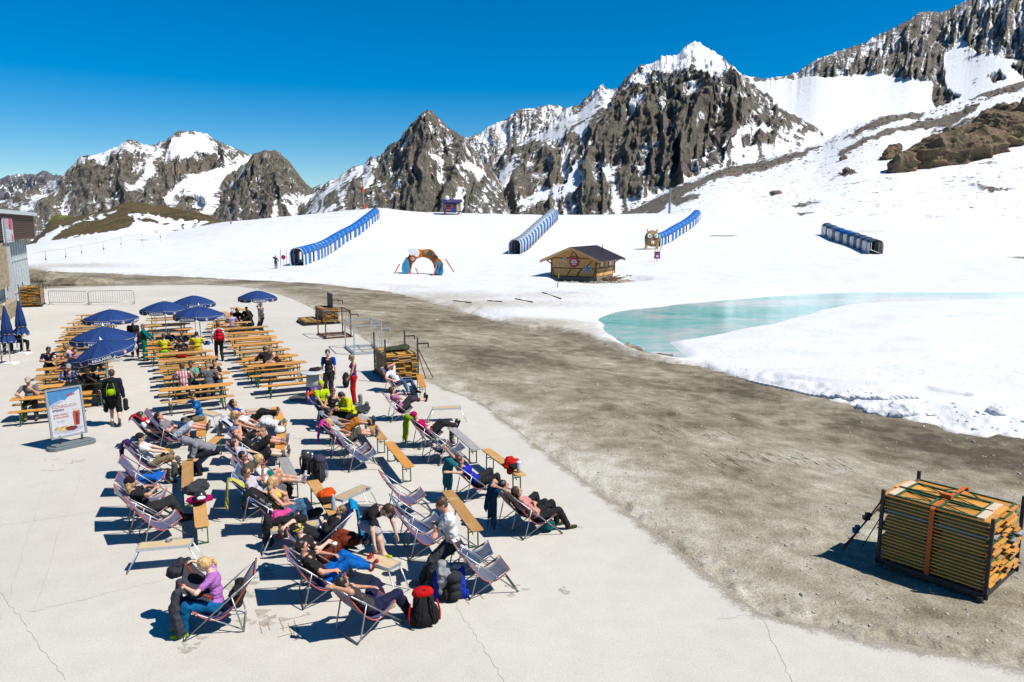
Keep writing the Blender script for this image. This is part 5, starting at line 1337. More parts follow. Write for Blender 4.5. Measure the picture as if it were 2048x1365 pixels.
tunnel([(1029, 509), (1045, 500), (1062, 484), (1080, 466), (1097, 450), (1106, 441)], 15, 'clear', 'transparent conveyor tunnel with blue stripes behind the wooden hut', 2.3, 2.7)
t3_, t3p = tunnel([(1312, 493), (1330, 486), (1350, 473), (1370, 461), (1386, 448), (1393, 440)], 14, 'blue', 'short blue covered conveyor lift with the owl face entrance')
tunnel([(1653, 470), (1680, 482), (1710, 492), (1735, 502), (1752, 509)], 8, 'dark', 'dark blue conveyor tunnel with grey hoops below the rocky slope', 2.2, 2.5)
# animal face entrance
p = GT(1303, 499); r = empty('animal_face_gate', p, R(-75 + 90), 'brown owl face gate with big green eyes at the conveyor entrance', 'gate')
M3 = rotx(R(90)); mb = MB(); mb.lathe([(1.55, 0), (1.6, .2), (1.5, .35)], 28, (0, 0, 2.1), M3); o_ = mb.build('face_board', pm('owl_brown', (.20, .125, .06), .8, .4, 2), r, True)
for q in (1, -1):
    mb = MB(); mb.lathe([(.62, 0), (.6, .08)], 20, (q * .75, -.37, 2.55), M3); mb.build('eye_ring', pm('owl_dark', (.09, .06, .04), .8), r)
    mb = MB(); mb.lathe([(.44, 0), (.42, .08)], 20, (q * .70, -.44, 2.6), M3); e_ = mb.build('eye', M_WHITE, r)
    mb = MB(); mb.lathe([(.24, 0), (.22, .06)], 16, (q * .62, -.53, 2.6), M3); mb.build('iris', pm('owl_iris', (.12, .35, .22), .5), e_)
    mb = MB(); mb.box((q * 1.0, -.1, 3.6), (.16, .2, .5), roty(q * .35)); mb.build('ear', pm('owl_dark', (.09, .06, .04)), r)
    mb = MB(); mb.box((q * 1.15, 0, .75), (.42, .45, 1.5)); mb.build('side_post', pm('owl_tan', (.40, .28, .11), .8, .4, 3), r)
    mb = MB(); mb.box((q * .17, -.46, 1.35), (.26, .08, .55)); mb.build('tooth', M_WHITE, r)
# purple bag with yellow poles
p = GT(1314, 524); r = empty('purple_swing_marker', p, 0, 'purple bag shaped marker under yellow poles below the owl face', 'marker')
mb = MB(); mb.box((0, 0, .95), (1.05, .3, .85), taper=.85); b_ = mb.build('bag', pm('marker_purple', ph(190, 70, 170), .6), r)
mb = MB(); mb.box((0, 0, 1.55), (.95, .34, .3)); mb.build('flap', pm('marker_dark_purple', ph(120, 40, 110), .6), r)
mb = MB(); mb.box((0, -.17, .95), (.35, .02, .3)); mb.build('patch', M_WHITE, b_)
for x0, x1 in ((-.25, -.9), (0, 0), (.3, .95)): mb = MB(); mb.tube([(x0, 0, 1.6), (x1, 0, 3.3)], .06, 6); mb.build('pole', pm('pole_yellow', ph(235, 180, 30), .6), r)
mb = MB(); mb.tube([(0, 0, -.2), (0, 0, .6)], .05, 6); mb.build('pole', M_BLACKM, r)
# ---- orange arch
p = GT(846, 549); r = empty('play_arch', p, R(8), 'orange play arch with round white and blue shapes standing on the snow', 'arch')
def arc(r0, r1, a0, a1, n, sx=1.0, wob_=.0):
    out = [(sx * r1 * (1 + wob_ * math.sin(7 * t)) * math.cos(t), r1 * (1 + wob_ * math.sin(7 * t)) * math.sin(t)) for t in (a0 + (a1 - a0) * i / n for i in range(n + 1))]
    return out + [(sx * r0 * math.cos(t), r0 * math.sin(t)) for t in (a1 + (a0 - a1) * i / n for i in range(n + 1))]
XZ = Matrix(((1, 0, 0), (0, 0, -1), (0, 1, 0)))
def flat(name, poly, th, mat, y, par, dx=0, dz=0):
    m = MB(); m.prism([(a + dx, b + dz) for a, b in poly], -th / 2, th / 2, XZ); m.v = [(v[0], v[1] + y, v[2]) for v in m.v]; return m.build(name, mat, par)
M_OA = pm('arch_orange', ph(240, 130, 20), .5, .12, 1.5); M_AB = pm('arch_blue', ph(70, 165, 215), .5, .25, 2.5)
def disc(rx, rz, n=20, w=0, k=5): return [(rx * (1 + w * math.sin(k * t)) * math.cos(t), rz * (1 + w * math.sin(k * t)) * math.sin(t)) for t in (2 * math.pi * i / n for i in range(n))]
flat('arch_board', arc(1.42, 2.5, 0, math.pi, 40, 1.0, .05), .5, M_OA, 0, r, 0, .75)
for q in (1, -1): flat('arch_leg', [(q * 1.5, 0), (q * 2.45, 0), (q * 2.45, .8), (q * 1.5, .8)][::q], .5, M_OA, 0, r)
flat('white_ball', disc(.62, .58, 22, .04), .35, M_WHITE, -.42, r, -1.0, 2.75)
flat('white_bump', disc(.3, .28, 14), .3, M_WHITE, -.4, r, -1.55, 3.05)
flat('shield', disc(.42, .48, 14, .06, 3), .12, pm('arch_dark_orange', ph(200, 90, 40), .6, .3, 4), -.66, r, -1.25, 2.0)
flat('shield_mark', disc(.22, .26, 10), .05, pm('arch_pale', ph(235, 200, 190), .6), -.75, r, -1.25, 2.0)
flat('blue_fish', [(-2.5, 0), (-1.9, 0), (-1.65, .8), (-1.75, 1.7), (-2.0, 2.3), (-2.25, 1.9), (-2.6, 1.3), (-2.7, .7)], .4, M_AB, -.46, r)
flat('blue_fish', [(1.75, 0), (2.5, 0), (2.6, .6), (2.4, 1.2), (1.95, 1.75), (1.55, 1.5), (1.5, .9), (1.6, .4)], .4, M_AB, -.46, r)
for i, (x, z) in enumerate(((1.85, .9), (2.1, .5), (2.3, .95))): flat('blue_stripe', [(x - .05, z - .35), (x + .05, z - .3), (x + .12, z + .35), (x + .02, z + .4)], .04, pm('arch_deep_blue', ph(15, 95, 155), .5), -.69, r)
flat('green_patch', disc(.38, .3, 12, .12), .15, pm('arch_green', ph(80, 100, 70), .6, .4, 4), -.35, r, .95, 2.65)
flat('brown_patch', disc(.42, .28, 12, .15), .15, pm('arch_brown', ph(110, 70, 60), .6, .4, 4), -.4, r, 1.5, 2.2)
flat('ring_patch', disc(.3, .3, 12, .1), .12, pm('arch_tan', ph(200, 150, 110), .6, .4, 4), -.33, r, .45, 2.85)
M_OP = pm('pole_orange', ph(245, 110, 40), .6)
for a, b in (((-2.9, -.6, 1.35), (-3.7, -1.2, 0)), ((2.9, -.4, 1.9), (3.9, -.9, .3)), ((-.9, -.4, .8), (-.6, -.9, .1)), ((1.7, -.7, 1.2), (1.3, -1.4, .0))): mb = MB(); mb.tube([a, b], .08, 7); mb.build('brace_pole', M_OP, r)
# ---- wooden hut
M_HW = mat_wood('hut_wood', (0.50, 0.265, 0.085), (0.66, 0.40, 0.15), (.54, .38, .20), .7); M_HD = pm('hut_dark_beam', (0.15, 0.075, 0.03), .8, .3, 4)
_c = G(1191, 564, -.85); HB = -.75
dF = Vector((-math.cos(R(26)), math.sin(R(26)), 0)); dS_ = Vector((math.sin(R(26)), math.cos(R(26)), 0)); FW, SD = 4.9, 6.1
hut = empty('wooden_hut', (_c.x, _c.y, HB), math.atan2(-dF.y, -dF.x), 'wooden alpine hut with dark metal roof and snowflake signs beside the lake', 'hut'); hut.scale = (1.2, 1.2, 1.12)
# local: x along front from left (-FW) to the corner (0), y back along the side
ex, ey, ez, ov = 2.45, 3.55, 0.35, .95
mb = MB(); mb.box((-FW / 2, SD / 2, .18), (FW + .5, SD + .5, .36)); mb.build('foundation', pm('hut_stone', (.17, .15, .12), .9, .5, 4, .5, 8), hut)
for i in range(int(FW / .16)):  # boards
    pass
mb = MB()
def wall(m, x0, x1, y0, y1, z0, zf):
    n = max(2, int(round(math.hypot(x1 - x0, y1 - y0) / .15)))
    for i in range(n):
        t0, t1 = i / n, (i + 1) / n; dx, dy = (x1 - x0), (y1 - y0); L = math.hypot(dx, dy); nx, ny = dy / L * (.016 + .006 * (i % 2)), -dx / L * (.016 + .006 * (i % 2))
        a = (x0 + dx * t0, y0 + dy * t0); b = (x0 + dx * t1, y0 + dy * t1); za, zb_ = zf(a), zf(b); g = .006 / L
        m.add([(a[0] + nx, a[1] + ny, z0), (b[0] + nx, b[1] + ny, z0), (b[0] + nx, b[1] + ny, zb_), (a[0] + nx, a[1] + ny, za), (a[0] - nx * 4, a[1] - ny * 4, z0), (b[0] - nx * 4, b[1] - ny * 4, z0), (b[0] - nx * 4, b[1] - ny * 4, zb_), (a[0] - nx * 4, a[1] - ny * 4, za)],
              [(0, 1, 2, 3), (5, 4, 7, 6), (3, 2, 6, 7), (1, 0, 4, 5), (0, 3, 7, 4), (2, 1, 5, 6)])
gz = lambda a: ex + (ey - ex) * (1 - abs(a[0] + FW / 2) / (FW / 2))
wall(mb, -FW, 0, 0, 0, ez, gz); wall(mb, 0, -FW, SD, SD, ez, gz); wall(mb, 0, 0, 0, SD, ez, lambda a: ex); wall(mb, -FW, -FW, SD, 0, ez, lambda a: ex)
mb.build('wall', M_HW, hut)
sl_h = (ey - ex) / (FW / 2)
for q, nm in ((1, 'roof_slab'), (-1, 'roof_slab')):
    rows = [[(-FW / 2 + q * d, y, ey + .16 - sl_h * d + .0) for y in np.linspace(-ov, SD + ov, 9)] for d in (0.0, FW / 4, FW / 2 + ov)]
    m = MB(); m.sheet(rows if q < 0 else [r_[::-1] for r_ in rows], .07); rs_ = m.build(nm, pm('roof_dark_metal', (.055, .042, .055), .45, .2, 2), hut)
    m = MB()
    for y in np.linspace(-ov + .1, SD + ov - .1, 19): m.bar((-FW / 2 + q * .05, y, ey + .185 - sl_h * .05), (-FW / 2 + q * (FW / 2 + ov), y, ey + .185 - sl_h * (FW / 2 + ov)), .035, .05)
    m.build('seam', pm('roof_seam', (.09, .075, .095), .4), rs_)
    for y in (-ov, SD + ov): m = MB(); m.bar((-FW / 2, y, ey + .02), (-FW / 2 + q * (FW / 2 + ov), y, ey + .02 - sl_h * (FW / 2 + ov)), .07, .24, (0, 1, 0) if False else (0, 0, 1)); m.build('bargeboard', M_HW, hut)
    m = MB(); m.sheet([[(-FW / 2 + q * d, y, ey + .075 - sl_h * d) for y in (-ov + .04, SD + ov - .04)] for d in ((0, FW / 2 + ov - .05) if q > 0 else (0, FW / 2 + ov - .05))], .03); m.build('soffit', M_HW, hut)
for x in (0, -FW):
    m = MB(); sgn = 1 if x == 0 else -1
    for y in (0, SD): m.bar((x, y, 1.75), (x + sgn * .8, y, 2.30), .10, .10); m.box((x + sgn * .02, y, 1.4), (.14, .14, 2.1))
    m.build('corner_brace', M_HD, hut)
m = MB()
for z in (1.32, 2.45, .42): m.bar((-FW, -.035, z), (0, -.035, z), .05, .11)
for a, b in (((-2.1, .45), (-1.55, 1.3)), ((-3.2, .45), (-2.7, 1.3)), ((-1.5, 1.35), (-2.0, .45)), ((-.25, .45), (-.05, 1.3)), ((-4.6, .45), (-4.8, 1.3)), ((-1.1, 1.4), (-.2, 2.4))): m.bar((a[0], -.035, a[1]), (b[0], -.035, b[1]), .05, .08)
m.bar((-2.9, -.035, 2.5), (-2.45, -.035, 3.2), .05, .09); m.bar((-1.9, -.035, 2.5), (-2.45, -.035, 3.2), .05, .09)
for z in (1.32, .42): m.bar((.035, 0, z), (.035, SD, z), .05, .11)
for a, b in (((.5, .45), (.1, 1.3)), ((2.7, 1.35), (3.2, 2.4)), ((5.8, 1.3), (5.3, .45)), ((2.2, .5), (3.4, 1.3))): m.bar((.035, a[0], a[1]), (.035, b[0], b[1]), .05, .08)
m.build('timber_frame', M_HD, hut)
for y in (1.55, 4.35):
    m = MB(); m.box((.05, y, 1.83), (.06, .95, .85)); wf = m.build('window', M_HD, hut); m = MB(); m.box((.09, y, 1.83), (.03, .62, .66)); m.build('pane', M_WHITE, wf)
def flake(x, z, s, col, nm='snowflake_sign'):
    m = MB()
    for k in range(3):
        a = k * math.pi / 3; m.bar((x - s * math.cos(a), -.11, z - s * math.sin(a)), (x + s * math.cos(a), -.11, z + s * math.sin(a)), .03, s * .30, (0, 0, 1) if abs(math.sin(a)) < .5 else (1, 0, 0))
        for q in (1, -1): m.ball((x + q * s * .8 * math.cos(a), -.13, z + q * s * .8 * math.sin(a)), (s * .26, .03, s * .26), 8)
    so_ = m.build(nm, col, hut); m = MB(); m.lathe([(s * .42, 0), (s * .42, .03)], 14, (x, -.14, z), M3); m.build('hub', pm('flake_blue', ph(130, 190, 235), .6), so_)
flake(-.85, 1.30, .46, pm('flake_pale', ph(200, 225, 245), .6)); flake(-3.4, 2.3, .24, M_WHITE); flake(-4.1, 1.75, .15, M_WHITE)
m = MB(); m.lathe([(.55, 0), (.55, .04)], 26, (-2.35, -.10, 2.0), M3); ps = m.build('round_sign', pm('sign_pink', ph(225, 90, 110), .6), hut)
for dz, ln in ((.22, .5), (.02, .7), (-.2, .45)): m = MB(); m.box((-2.35, -.155, 2.0 + dz), (ln, .02, .12)); m.build('lettering', M_WHITE, ps)
for k in range(5): m = MB(); a = R(50 + k * 20); m.ball((-2.35 + .62 * math.cos(a), -.10, 2.0 + .66 * math.sin(a)), (.07, .03, .09), 8); m.build('crown_point', pm('sign_pink', (.5, .1, .1)), ps)
m = MB(); m.tube([(-FW / 2 + 2.2, SD * .45, ey - .6), (-FW / 2 + 2.2, SD * .45, ey + .35)], .04, 6); m.build('flue', M_BLACKM, hut)
# wood pile and rubble beside the hut
m = MB(); rnd = random.Random(8)
for k in range(60):
    a = Vector((_c.x, _c.y, -.85)) + dS_ * rnd.uniform(.2, 4.5) + Vector((.9, -.4, 0)) * rnd.uniform(.4, 2.0); a.z = -.95 + rnd.uniform(0, .45); L = rnd.uniform(.4, 1.5); t = rnd.uniform(0, 3.14); m.bar(a, a + V3(L * math.cos(t), L * math.sin(t), rnd.uniform(-.15, .35)), .10, .07)
tag(m.build('scrap_timber', pm('scrap_brown', (.13, .075, .045), .9, .5, 3)), 'heap of broken brown planks against the side of the hut', 'timber pile')
m = MB()
for k in range(150):
    a = Vector((_c.x, _c.y, 0)) + dS_ * rnd.uniform(-2.2, 6) + Vector((.9, -.4, 0)) * rnd.uniform(-3.5, 3.2); rr = rnd.uniform(.05, .2); a.z = terr(a.x, a.y) + .02; m.ball(a, (rr * 1.4, rr, rr * .7), 6, rotz(k))
tag(m.build('rubble', M_STONE), 'grey stones lying round the foot of the hut', 'rubble', kind='stuff')
p = G(1190, 561, -.8); m = MB(); m.tube([(0, 0, 0), (0, 0, .9), (.1, 0, 1.25)], .05, 6)
o_ = m.build('yellow_post', pm('pole_yellow', ph(235, 180, 30))); o_.location = (p.x + .4, p.y - .8, -.9); tag(o_, 'short yellow post in front of the hut corner', 'post')
# ---- blue kiosk on the crest
p = GT(904, 429); r = empty('ticket_kiosk', p, R(12), 'small blue kiosk on stilts at the top of the nursery slope', 'kiosk')
MK = pm('kiosk_blue', ph(20, 80, 150), .6, .15, 1)
m = MB(); m.box((0, 0, 1.7), (4.0, 2.8, 2.3)); m.build('wall', MK, r)
for x in (-1.7, 1.7):
    for y in (-1.2, 1.2): m = MB(); m.box((x, y, .3), (.22, .22, .6)); m.build('leg', M_ORG if x < 0 else M_BLACKM, r)
for q in (1, -1): m = MB(); m.sheet([[(x, q * 1.75 * t, 3.6 - .75 * t) for x in ((-2.5, 2.5) if q < 0 else (2.5, -2.5))] for t in (0, 1)], .08); m.build('roof_slab', pm('kiosk_roof', ph(75, 70, 120), .6), r)
m = MB(); m.box((-1.0, -1.43, 1.95), (1.9, .1, .95)); wf = m.build('window', pm('kiosk_orange', ph(235, 110, 70), .6), r); m = MB(); m.box((-1.0, -1.50, 1.95), (1.5, .04, .66)); m.build('pane', M_BLK, wf)
m = MB(); m.box((-1.0, -1.43, 1.0), (1.2, .1, .35)); m.build('counter', pm('kiosk_orange', (.4, .1, .05)), r)
m = MB(); m.box((1.35, -1.43, 1.65), (.75, .08, 1.9)); m.build('door', pm('kiosk_door', ph(240, 200, 130), .6), r)
m = MB(); m.box((.45, -1.43, 2.2), (.5, .08, 1.0)); m.build('door_frame', pm('kiosk_roof', (.1, .1, .2)), r)
m = MB(); m.ball((-1.3, -1.2, 3.9), (.55, .3, .6), 12); m.build('white_figure', M_WHITE, r)
# ---- pylons, poles, small things on the snow
p = GT(728, 419); r = empty('lift_pylon', p, 0, 'grey lift pylon with orange padding behind the blue tunnel', 'pylon', 'lift pylons'); m = MB(); m.tube([(0, 0, -1), (-.25, 0, 7.5)], .16, 8); m.build('mast', M_STEEL, r)
for z in (.4, 4.9): m = MB(); m.tube([(-.03 * z, 0, z - .8), (-.03 * z, 0, z + .8)], .32, 10); m.build('padding', M_OP, r)
m = MB(); m.ball((5.0, 0, 2.2), (.4, .3, .4), 8); m.tube([(5, 0, -.6), (5, 0, 2)], .05, 5); o_ = m.build('yellow_marker', pm('marker_yellow', ph(225, 190, 60), .7)); o_.location = p + V3(.5, 0, 0); tag(o_, 'yellow disc marker on a stake right of the blue tunnel top', 'marker')
p = GY(1338, 432, 208); r = empty('lift_pylon', (p.x, p.y, p.z - .5), 0, 'tall grey lift pylon with crossarm behind the owl tunnel', 'pylon', 'lift pylons'); m = MB(); m.tube([(0, 0, 0), (.1, 0, 8.3)], .28, 10); m.build('mast', M_STEEL, r); m = MB(); m.bar((-1.1, 0, 8.2), (1.6, 0, 8.35), .3, .35); m.build('crossarm', M_BLACKM, r)
m = MB()
for i in range(-4, 5): m.tube([(i * .25, 0, 7.95), (i * .25, .12, 7.95)], .14, 8)
m.build('sheave', M_BLACKM, r); m = MB(); m.tube([(.35, -.3, .2), (.4, -.3, 7.9)], .04, 5); m.build('ladder', M_STEEL, r)
pc_ = Vector((p.x, p.y, p.z + 7.8)); q1 = GY(1195, 381, 260)
m = MB(); m.tube(crv([pc_, pc_.lerp(q1, .5) - V3(0, 0, .25), q1], 12), .035, 4); m.tube(crv([pc_ + V3(.8, 0, 0), (pc_ + GY(1372, 432, 195)) / 2 - V3(0, 0, .2), GY(1373, 434, 195)], 8), .035, 4); tag(m.build('lift_cable', M_BLACKM), 'thin haul cable running from the tall pylon crossarm', 'cable')
h_ = GY(1299, 377, 225); m = MB(); m.tube([h_, h_ - V3(0, 0, 2.0), h_ - V3(-.2, 0, 2.2)], .05, 5); tag(m.build('lift_hanger', M_BLACKM), 'single hanger on the haul cable left of the tall pylon', 'hanger')
p = GT(458, 449); r = empty('lift_pylon', p, 0, 'small grey lift pylon beside the grassy hill', 'pylon', 'lift pylons'); m = MB(); m.tube([(.6, 0, -.5), (0, 0, 3.9)], .20, 8); m.build('mast', M_STEEL, r); m = MB(); m.bar((-.7, 0, 3.9), (.7, 0, 3.95), .2, .25); m.build('crossarm', M_STEEL, r)
# drag lift along the left
hp_ = [(90, 503), (130, 498), (162, 491), (206, 484), (241, 475), (283, 468), (320, 462)]; line = []
for i, (u, v) in enumerate(hp_):
    g = GY(u, v, 105 + i * 6); line.append(g); m = MB(); m.tube([(0, 0, 0), (0, 0, -1.1)], .02, 5); m.ball((0, 0, -1.15), (.11, .11, .14), 7); m.tube([(0, 0, -1.3), (0, 0, -2.2)], .015, 4); o_ = m.build('drag_hanger', M_BLACKM); o_.location = g
    tag(o_, 'drag lift hanger, %s from the building along the snow' % ORD[i + 1], 'hanger', 'drag lift hangers')
m = MB(); m.tube([GY(60, 508, 98)] + line + [GY(430, 449, 168)], .014, 4); tag(m.build('drag_cable', M_BLACKM), 'thin sagging drag lift cable over the left snow field', 'cable')
for u, v, h, lab in ((561, 534, 2.4, 'thin black slalom pole next to the far skier'), (573, 535, 2.2, 'thin grey pole beside the round red sign')): g = GT(u, v); m = MB(); m.tube([(0, 0, 0), (.08, 0, h)], .035, 5); o_ = m.build('snow_pole', M_BLACKM if u < 570 else M_STEEL); o_.location = g; tag(o_, lab, 'pole')
g = GT(568, 535); r = empty('round_sign', g, 0, 'round red sign on a thin post near the long blue tunnel', 'sign'); m = MB(); m.tube([(0, 0, 0), (0, 0, 1.2)], .03, 5); m.build('post', M_STEEL, r); m = MB(); m.lathe([(.3, 0), (.3, .03)], 16, (0, -.04, 1.35), M3); m.build('disc', pm('sign_red', ph(215, 50, 60), .6), r)
def stake(u0, v0, u1, v1, lab, lying=True, h=2.6):
    a = GT(u0, v0); r = empty('snow_stake', a, 0, lab, 'stake', 'yellow and black snow stakes')
    if lying: b = GT(u1, v1) - a + V3(0, 0, .06); a0 = V3(0, 0, .06)
    else: a0 = V3(0, 0, 0); b = V3(.12, 0, h)
    for i, (s0, s1) in enumerate(((0, .33), (.33, .66), (.66, 1))): m = MB(); m.tube([a0.lerp(b, s0), a0.lerp(b, s1)], .045, 6); m.build('segment', pm('stake_yellow', ph(235, 200, 30), .6) if i == (1 if lying else 2) else M_BLK, r)
stake(1084, 586, 1122, 599, 'yellow and black stake lying on the snow before the hut'); stake(907, 603, 943, 607, 'yellow and black stake lying farthest from the hut'); stake(975, 603, 1004, 605, 'yellow and black stake lying beside the dirty track'); stake(1030, 599, 1066, 606, 'yellow and black stake lying between two others')
stake(1115, 575, 0, 0, 'yellow topped stake standing upright in the snow by the hut', False, 1.5)
# ================================================================== BUILDING on the left
O_ = G(62, 592); bd = Vector((.446, -.895, 0)); bn = Vector((.895, .446, 0)); ba_ = math.atan2(bn.y, bn.x)
bld = empty('restaurant_building', O_, ba_, 'modern mountain restaurant with wood clad upper box and tall glass front', 'building')
# local x = outward, y = away from the camera along the facade (negative y = towards the camera)
M_CLAD = pm('dark_cladding', (.085, .046, .028), .7, .3, 6); M_FAS = pm('roof_fascia', (.40, .44, .43), .5, .06); M_GLS = NT('facade_glass')
M_GLS.base((.44, .51, .51)); M_GLS.rough(.05, .8); M_GLS.bump(M_GLS.noise(.7, 3), .05, .05); M_GLS = M_GLS.m
m = MB(); m.box((-6, -20, 2.4), (11.6, 39.6, 4.8)); m.build('inner_core', pm('core_wall', (.25, .26, .25), .7), bld)
m = MB(); m.box((-5.5, -19.6, 5.95), (12.2, 41.6, 1.85)); m.build('upper_box', pm('box_core', (.03, .02, .015), .8), bld)
m = MB()
for i in range(13): m.box((.63, -19.6, 5.12 + i * .14), (.05, 41.7, .085)); m.box((-5.5, 1.23, 5.12 + i * .14), (12.3, .05, .085))
m.build('cladding', M_CLAD, bld)
m = MB(); m.prism([(-12, -41), (.9, -41), (.9, 1.5), (-12, 1.5)], 6.88, 7.15); m.build('roof', M_FAS, bld)
for i in range(26):
    y = -.15 - i * 1.25; m = MB(); m.box((-.06, y - .62, 2.5), (.05, 1.15, 4.7)); wp = m.build('window', M_GLS, bld); m = MB(); m.box((0, y, 2.5), (.10, .07, 4.8)); m.box((.0, y - .62, 3.35), (.08, 1.18, .06)); m.box((.0, y - .62, .9), (.08, 1.18, .05)); m.build('mullion', M_ALU, wp)
m = MB(); m.box((.35, -14.6, 3.4), (.5, 1.1, 3.0)); m.box((.35, -17.6, 3.4), (.5, 5, 3.0)); m.build('stone_facing', mat_rock('facing_stone', (.18, .13, .08), (.36, .29, .2), 6), bld)
m = MB(); m.box((.55, -13.6, 2.3), (.35, .55, 4.6)); m.build('column', pm('column_grey', (.36, .36, .37), .6), bld)
m = MB(); m.box((.8, -17.0, .5), (.5, 3.2, 1.0)); m.build('plinth', mat_rock('facing_stone2', (.18, .13, .08), (.36, .29, .2), 6), bld)
bb = MB(); bb.box((.70, -13.2, 5.75), (.03, 4.2, 1.7)); ban = bb.build('banner', pm('banner_pale', (.45, .42, .46), .6)); ban.location = O_; ban.rotation_euler = (0, 0, ba_); tag(ban, 'pink and white banner hanging on the dark wooden box of the building', 'banner')
for (y, z, w_, h_, c) in ((-5.4, 6.2, 1.0, .9, ph(235, 120, 150)), (-6.5, 6.25, .9, .8, ph(250, 190, 200)), (-6.0, 5.35, 2.0, .7, ph(240, 235, 240)), (-7.3, 5.7, .5, 1.7, ph(120, 190, 210)), (-5.2, 5.2, .5, .5, ph(235, 150, 180))): m = MB(); m.box((.725, y * 1.4 - 4.5, z), (.015, w_ * 1.35, h_ * .9)); m.build('print', cloth(c), ban)
me = text_mesh('16', .75, bold=True); lo = link('lettering', me, pm('print_pink', ph(220, 60, 110), .6), ban); lo.matrix_local = Matrix.Translation((.745, -12.7, 6.1)) @ Matrix(((0, 0, 1, 0), (1, 0, 0, 0), (0, 1, 0, 0), (0, 0, 0, 1)))
# rubble bank behind the barriers
m = MB(); rnd = random.Random(12)
B = Blob(.25)
for u, v, rx, rz in ((85, 552, 2.6, .9), (105, 556, 2.2, .7), (140, 562, 2.2, .45), (160, 562, 1.5, .4), (195, 560, 1.6, .45), (72, 548, 1.5, .8), (120, 562, 2.0, .3)):
    g = G(u, v + 8); B.ell((g.x, g.y, 0), (rx, 1.3, rz))
o_ = link('earth_bank', B.mesh('earth_bank', .16, .35, .8, 4), M_GRAVEL); tag(o_, kind='structure')
# loose stones on the gravel and snow lumps on its edge
m = MB()
for k in range(1500):
    u = rnd.uniform(600, 2100); v = rnd.uniform(590, 1330); g = G(u, v, -.3); a = np.array([g.x]); b = np.array([g.y])
    if polydist(a, b, CONC)[0] > -.2 or polydist(a, b, SNOW)[0] > 0: continue
    rr = rnd.uniform(.008, .03) * (1.6 if rnd.random() < .06 else 1) * (1 + g.y / 60); z = terr(g.x, g.y); m.ball((g.x, g.y, z + rr * .1), (rr * rnd.uniform(.9, 1.7), rr, rr * .6), 5, rotz(rnd.random() * 3))
tag(m.build('gravel_stones', M_STONE), 'loose grey stones scattered over the gravel', 'stones', kind='stuff')
m = MB()
for u0, u1, n, s_ in ((1480, 1900, 45, .04), (1900, 2060, 22, .07), (1250, 1480, 25, .035)):
    for k in range(n):
        u = rnd.uniform(u0, u1); v = float(np.interp(u, [1270, 1360, 1480, 1640, 1780, 1900, 2048], [694, 716, 748, 785, 818, 846, 872])) + rnd.gauss(-4, 9); g = G(u, v, -.8); rr = rnd.uniform(.4, 1.2) * s_
        m.ball((g.x, g.y, terr(g.x, g.y) + rr * .1), (rr * rnd.uniform(1, 2.2), rr, rr * .6), 7, rotz(rnd.random() * 3))
for k in range(34):
    t = k / 33; u = 1500 + 330 * t; v = float(np.interp(u, [1500, 1600, 1680, 1760, 1850], [749, 771, 784, 795, 800])); g = G(u, v, -.5); m.ball((g.x, g.y, terr(g.x, g.y) + .02), (.20, .10, .09), 8, rotz(2.4))
tag(m.build('snow_lumps', pm('snow_lump', (.54, .54, .54), .8, .06, 4), None, True), 'broken snow lumps and tread marks along the edge of the gravel', 'snow lumps', kind='stuff')
B = Blob(.06); rnd = random.Random(6)
for u, v, n, sx in ((1775, 826, 9, .8), (1830, 832, 9, .7), (1998, 848, 4, .2), (1735, 818, 3, .2), (1790, 832, 5, .6)):
    for k in range(n):
        g = G(u, v, -.85); x, y = g.x + rnd.gauss(0, .45 * sx), g.y + rnd.gauss(0, .3 * sx); r_ = rnd.uniform(.12, .3); B.ell((x, y, terr(x, y)), (r_ * 1.5, r_, r_ * .55))
tag(link('snow_patches', B.mesh('snow_patches', .045, .08, 3.5, 3, oct=4), M_SNOW), kind='structure')
# churned soil of the digger tracks
m = MB(); rnd = random.Random(14)
for (ua, va, ub, vb, n, sp) in ((1275, 902, 1455, 878, 50, 9), (1400, 955, 1600, 925, 80, 12), (1560, 915, 1685, 940, 24, 10)):
    for k in range(n):
        t = rnd.random(); u = ua + (ub - ua) * t + rnd.gauss(0, 5); v = va + (vb - va) * t + rnd.gauss(0, sp); g = G(u, v, -.7); L = rnd.uniform(.2, .9); d = G(u + 50, v + 24, -.7) - g; d.normalize(); q0 = Vector((g.x, g.y, 0)); P_ = []
        for j in range(5): x = q0 + d * L * j / 4; P_.append((x.x + rnd.gauss(0, .012), x.y + rnd.gauss(0, .012), terr(x.x, x.y) + rnd.uniform(-.020, -.002)))
        r0 = rnd.uniform(.012, .03); m.tube(P_, [r0 * .4, r0, r0 * .8, r0, r0 * .3], 6)
tag(m.build('churned_soil', M_GRAVEL, None, True), kind='structure')
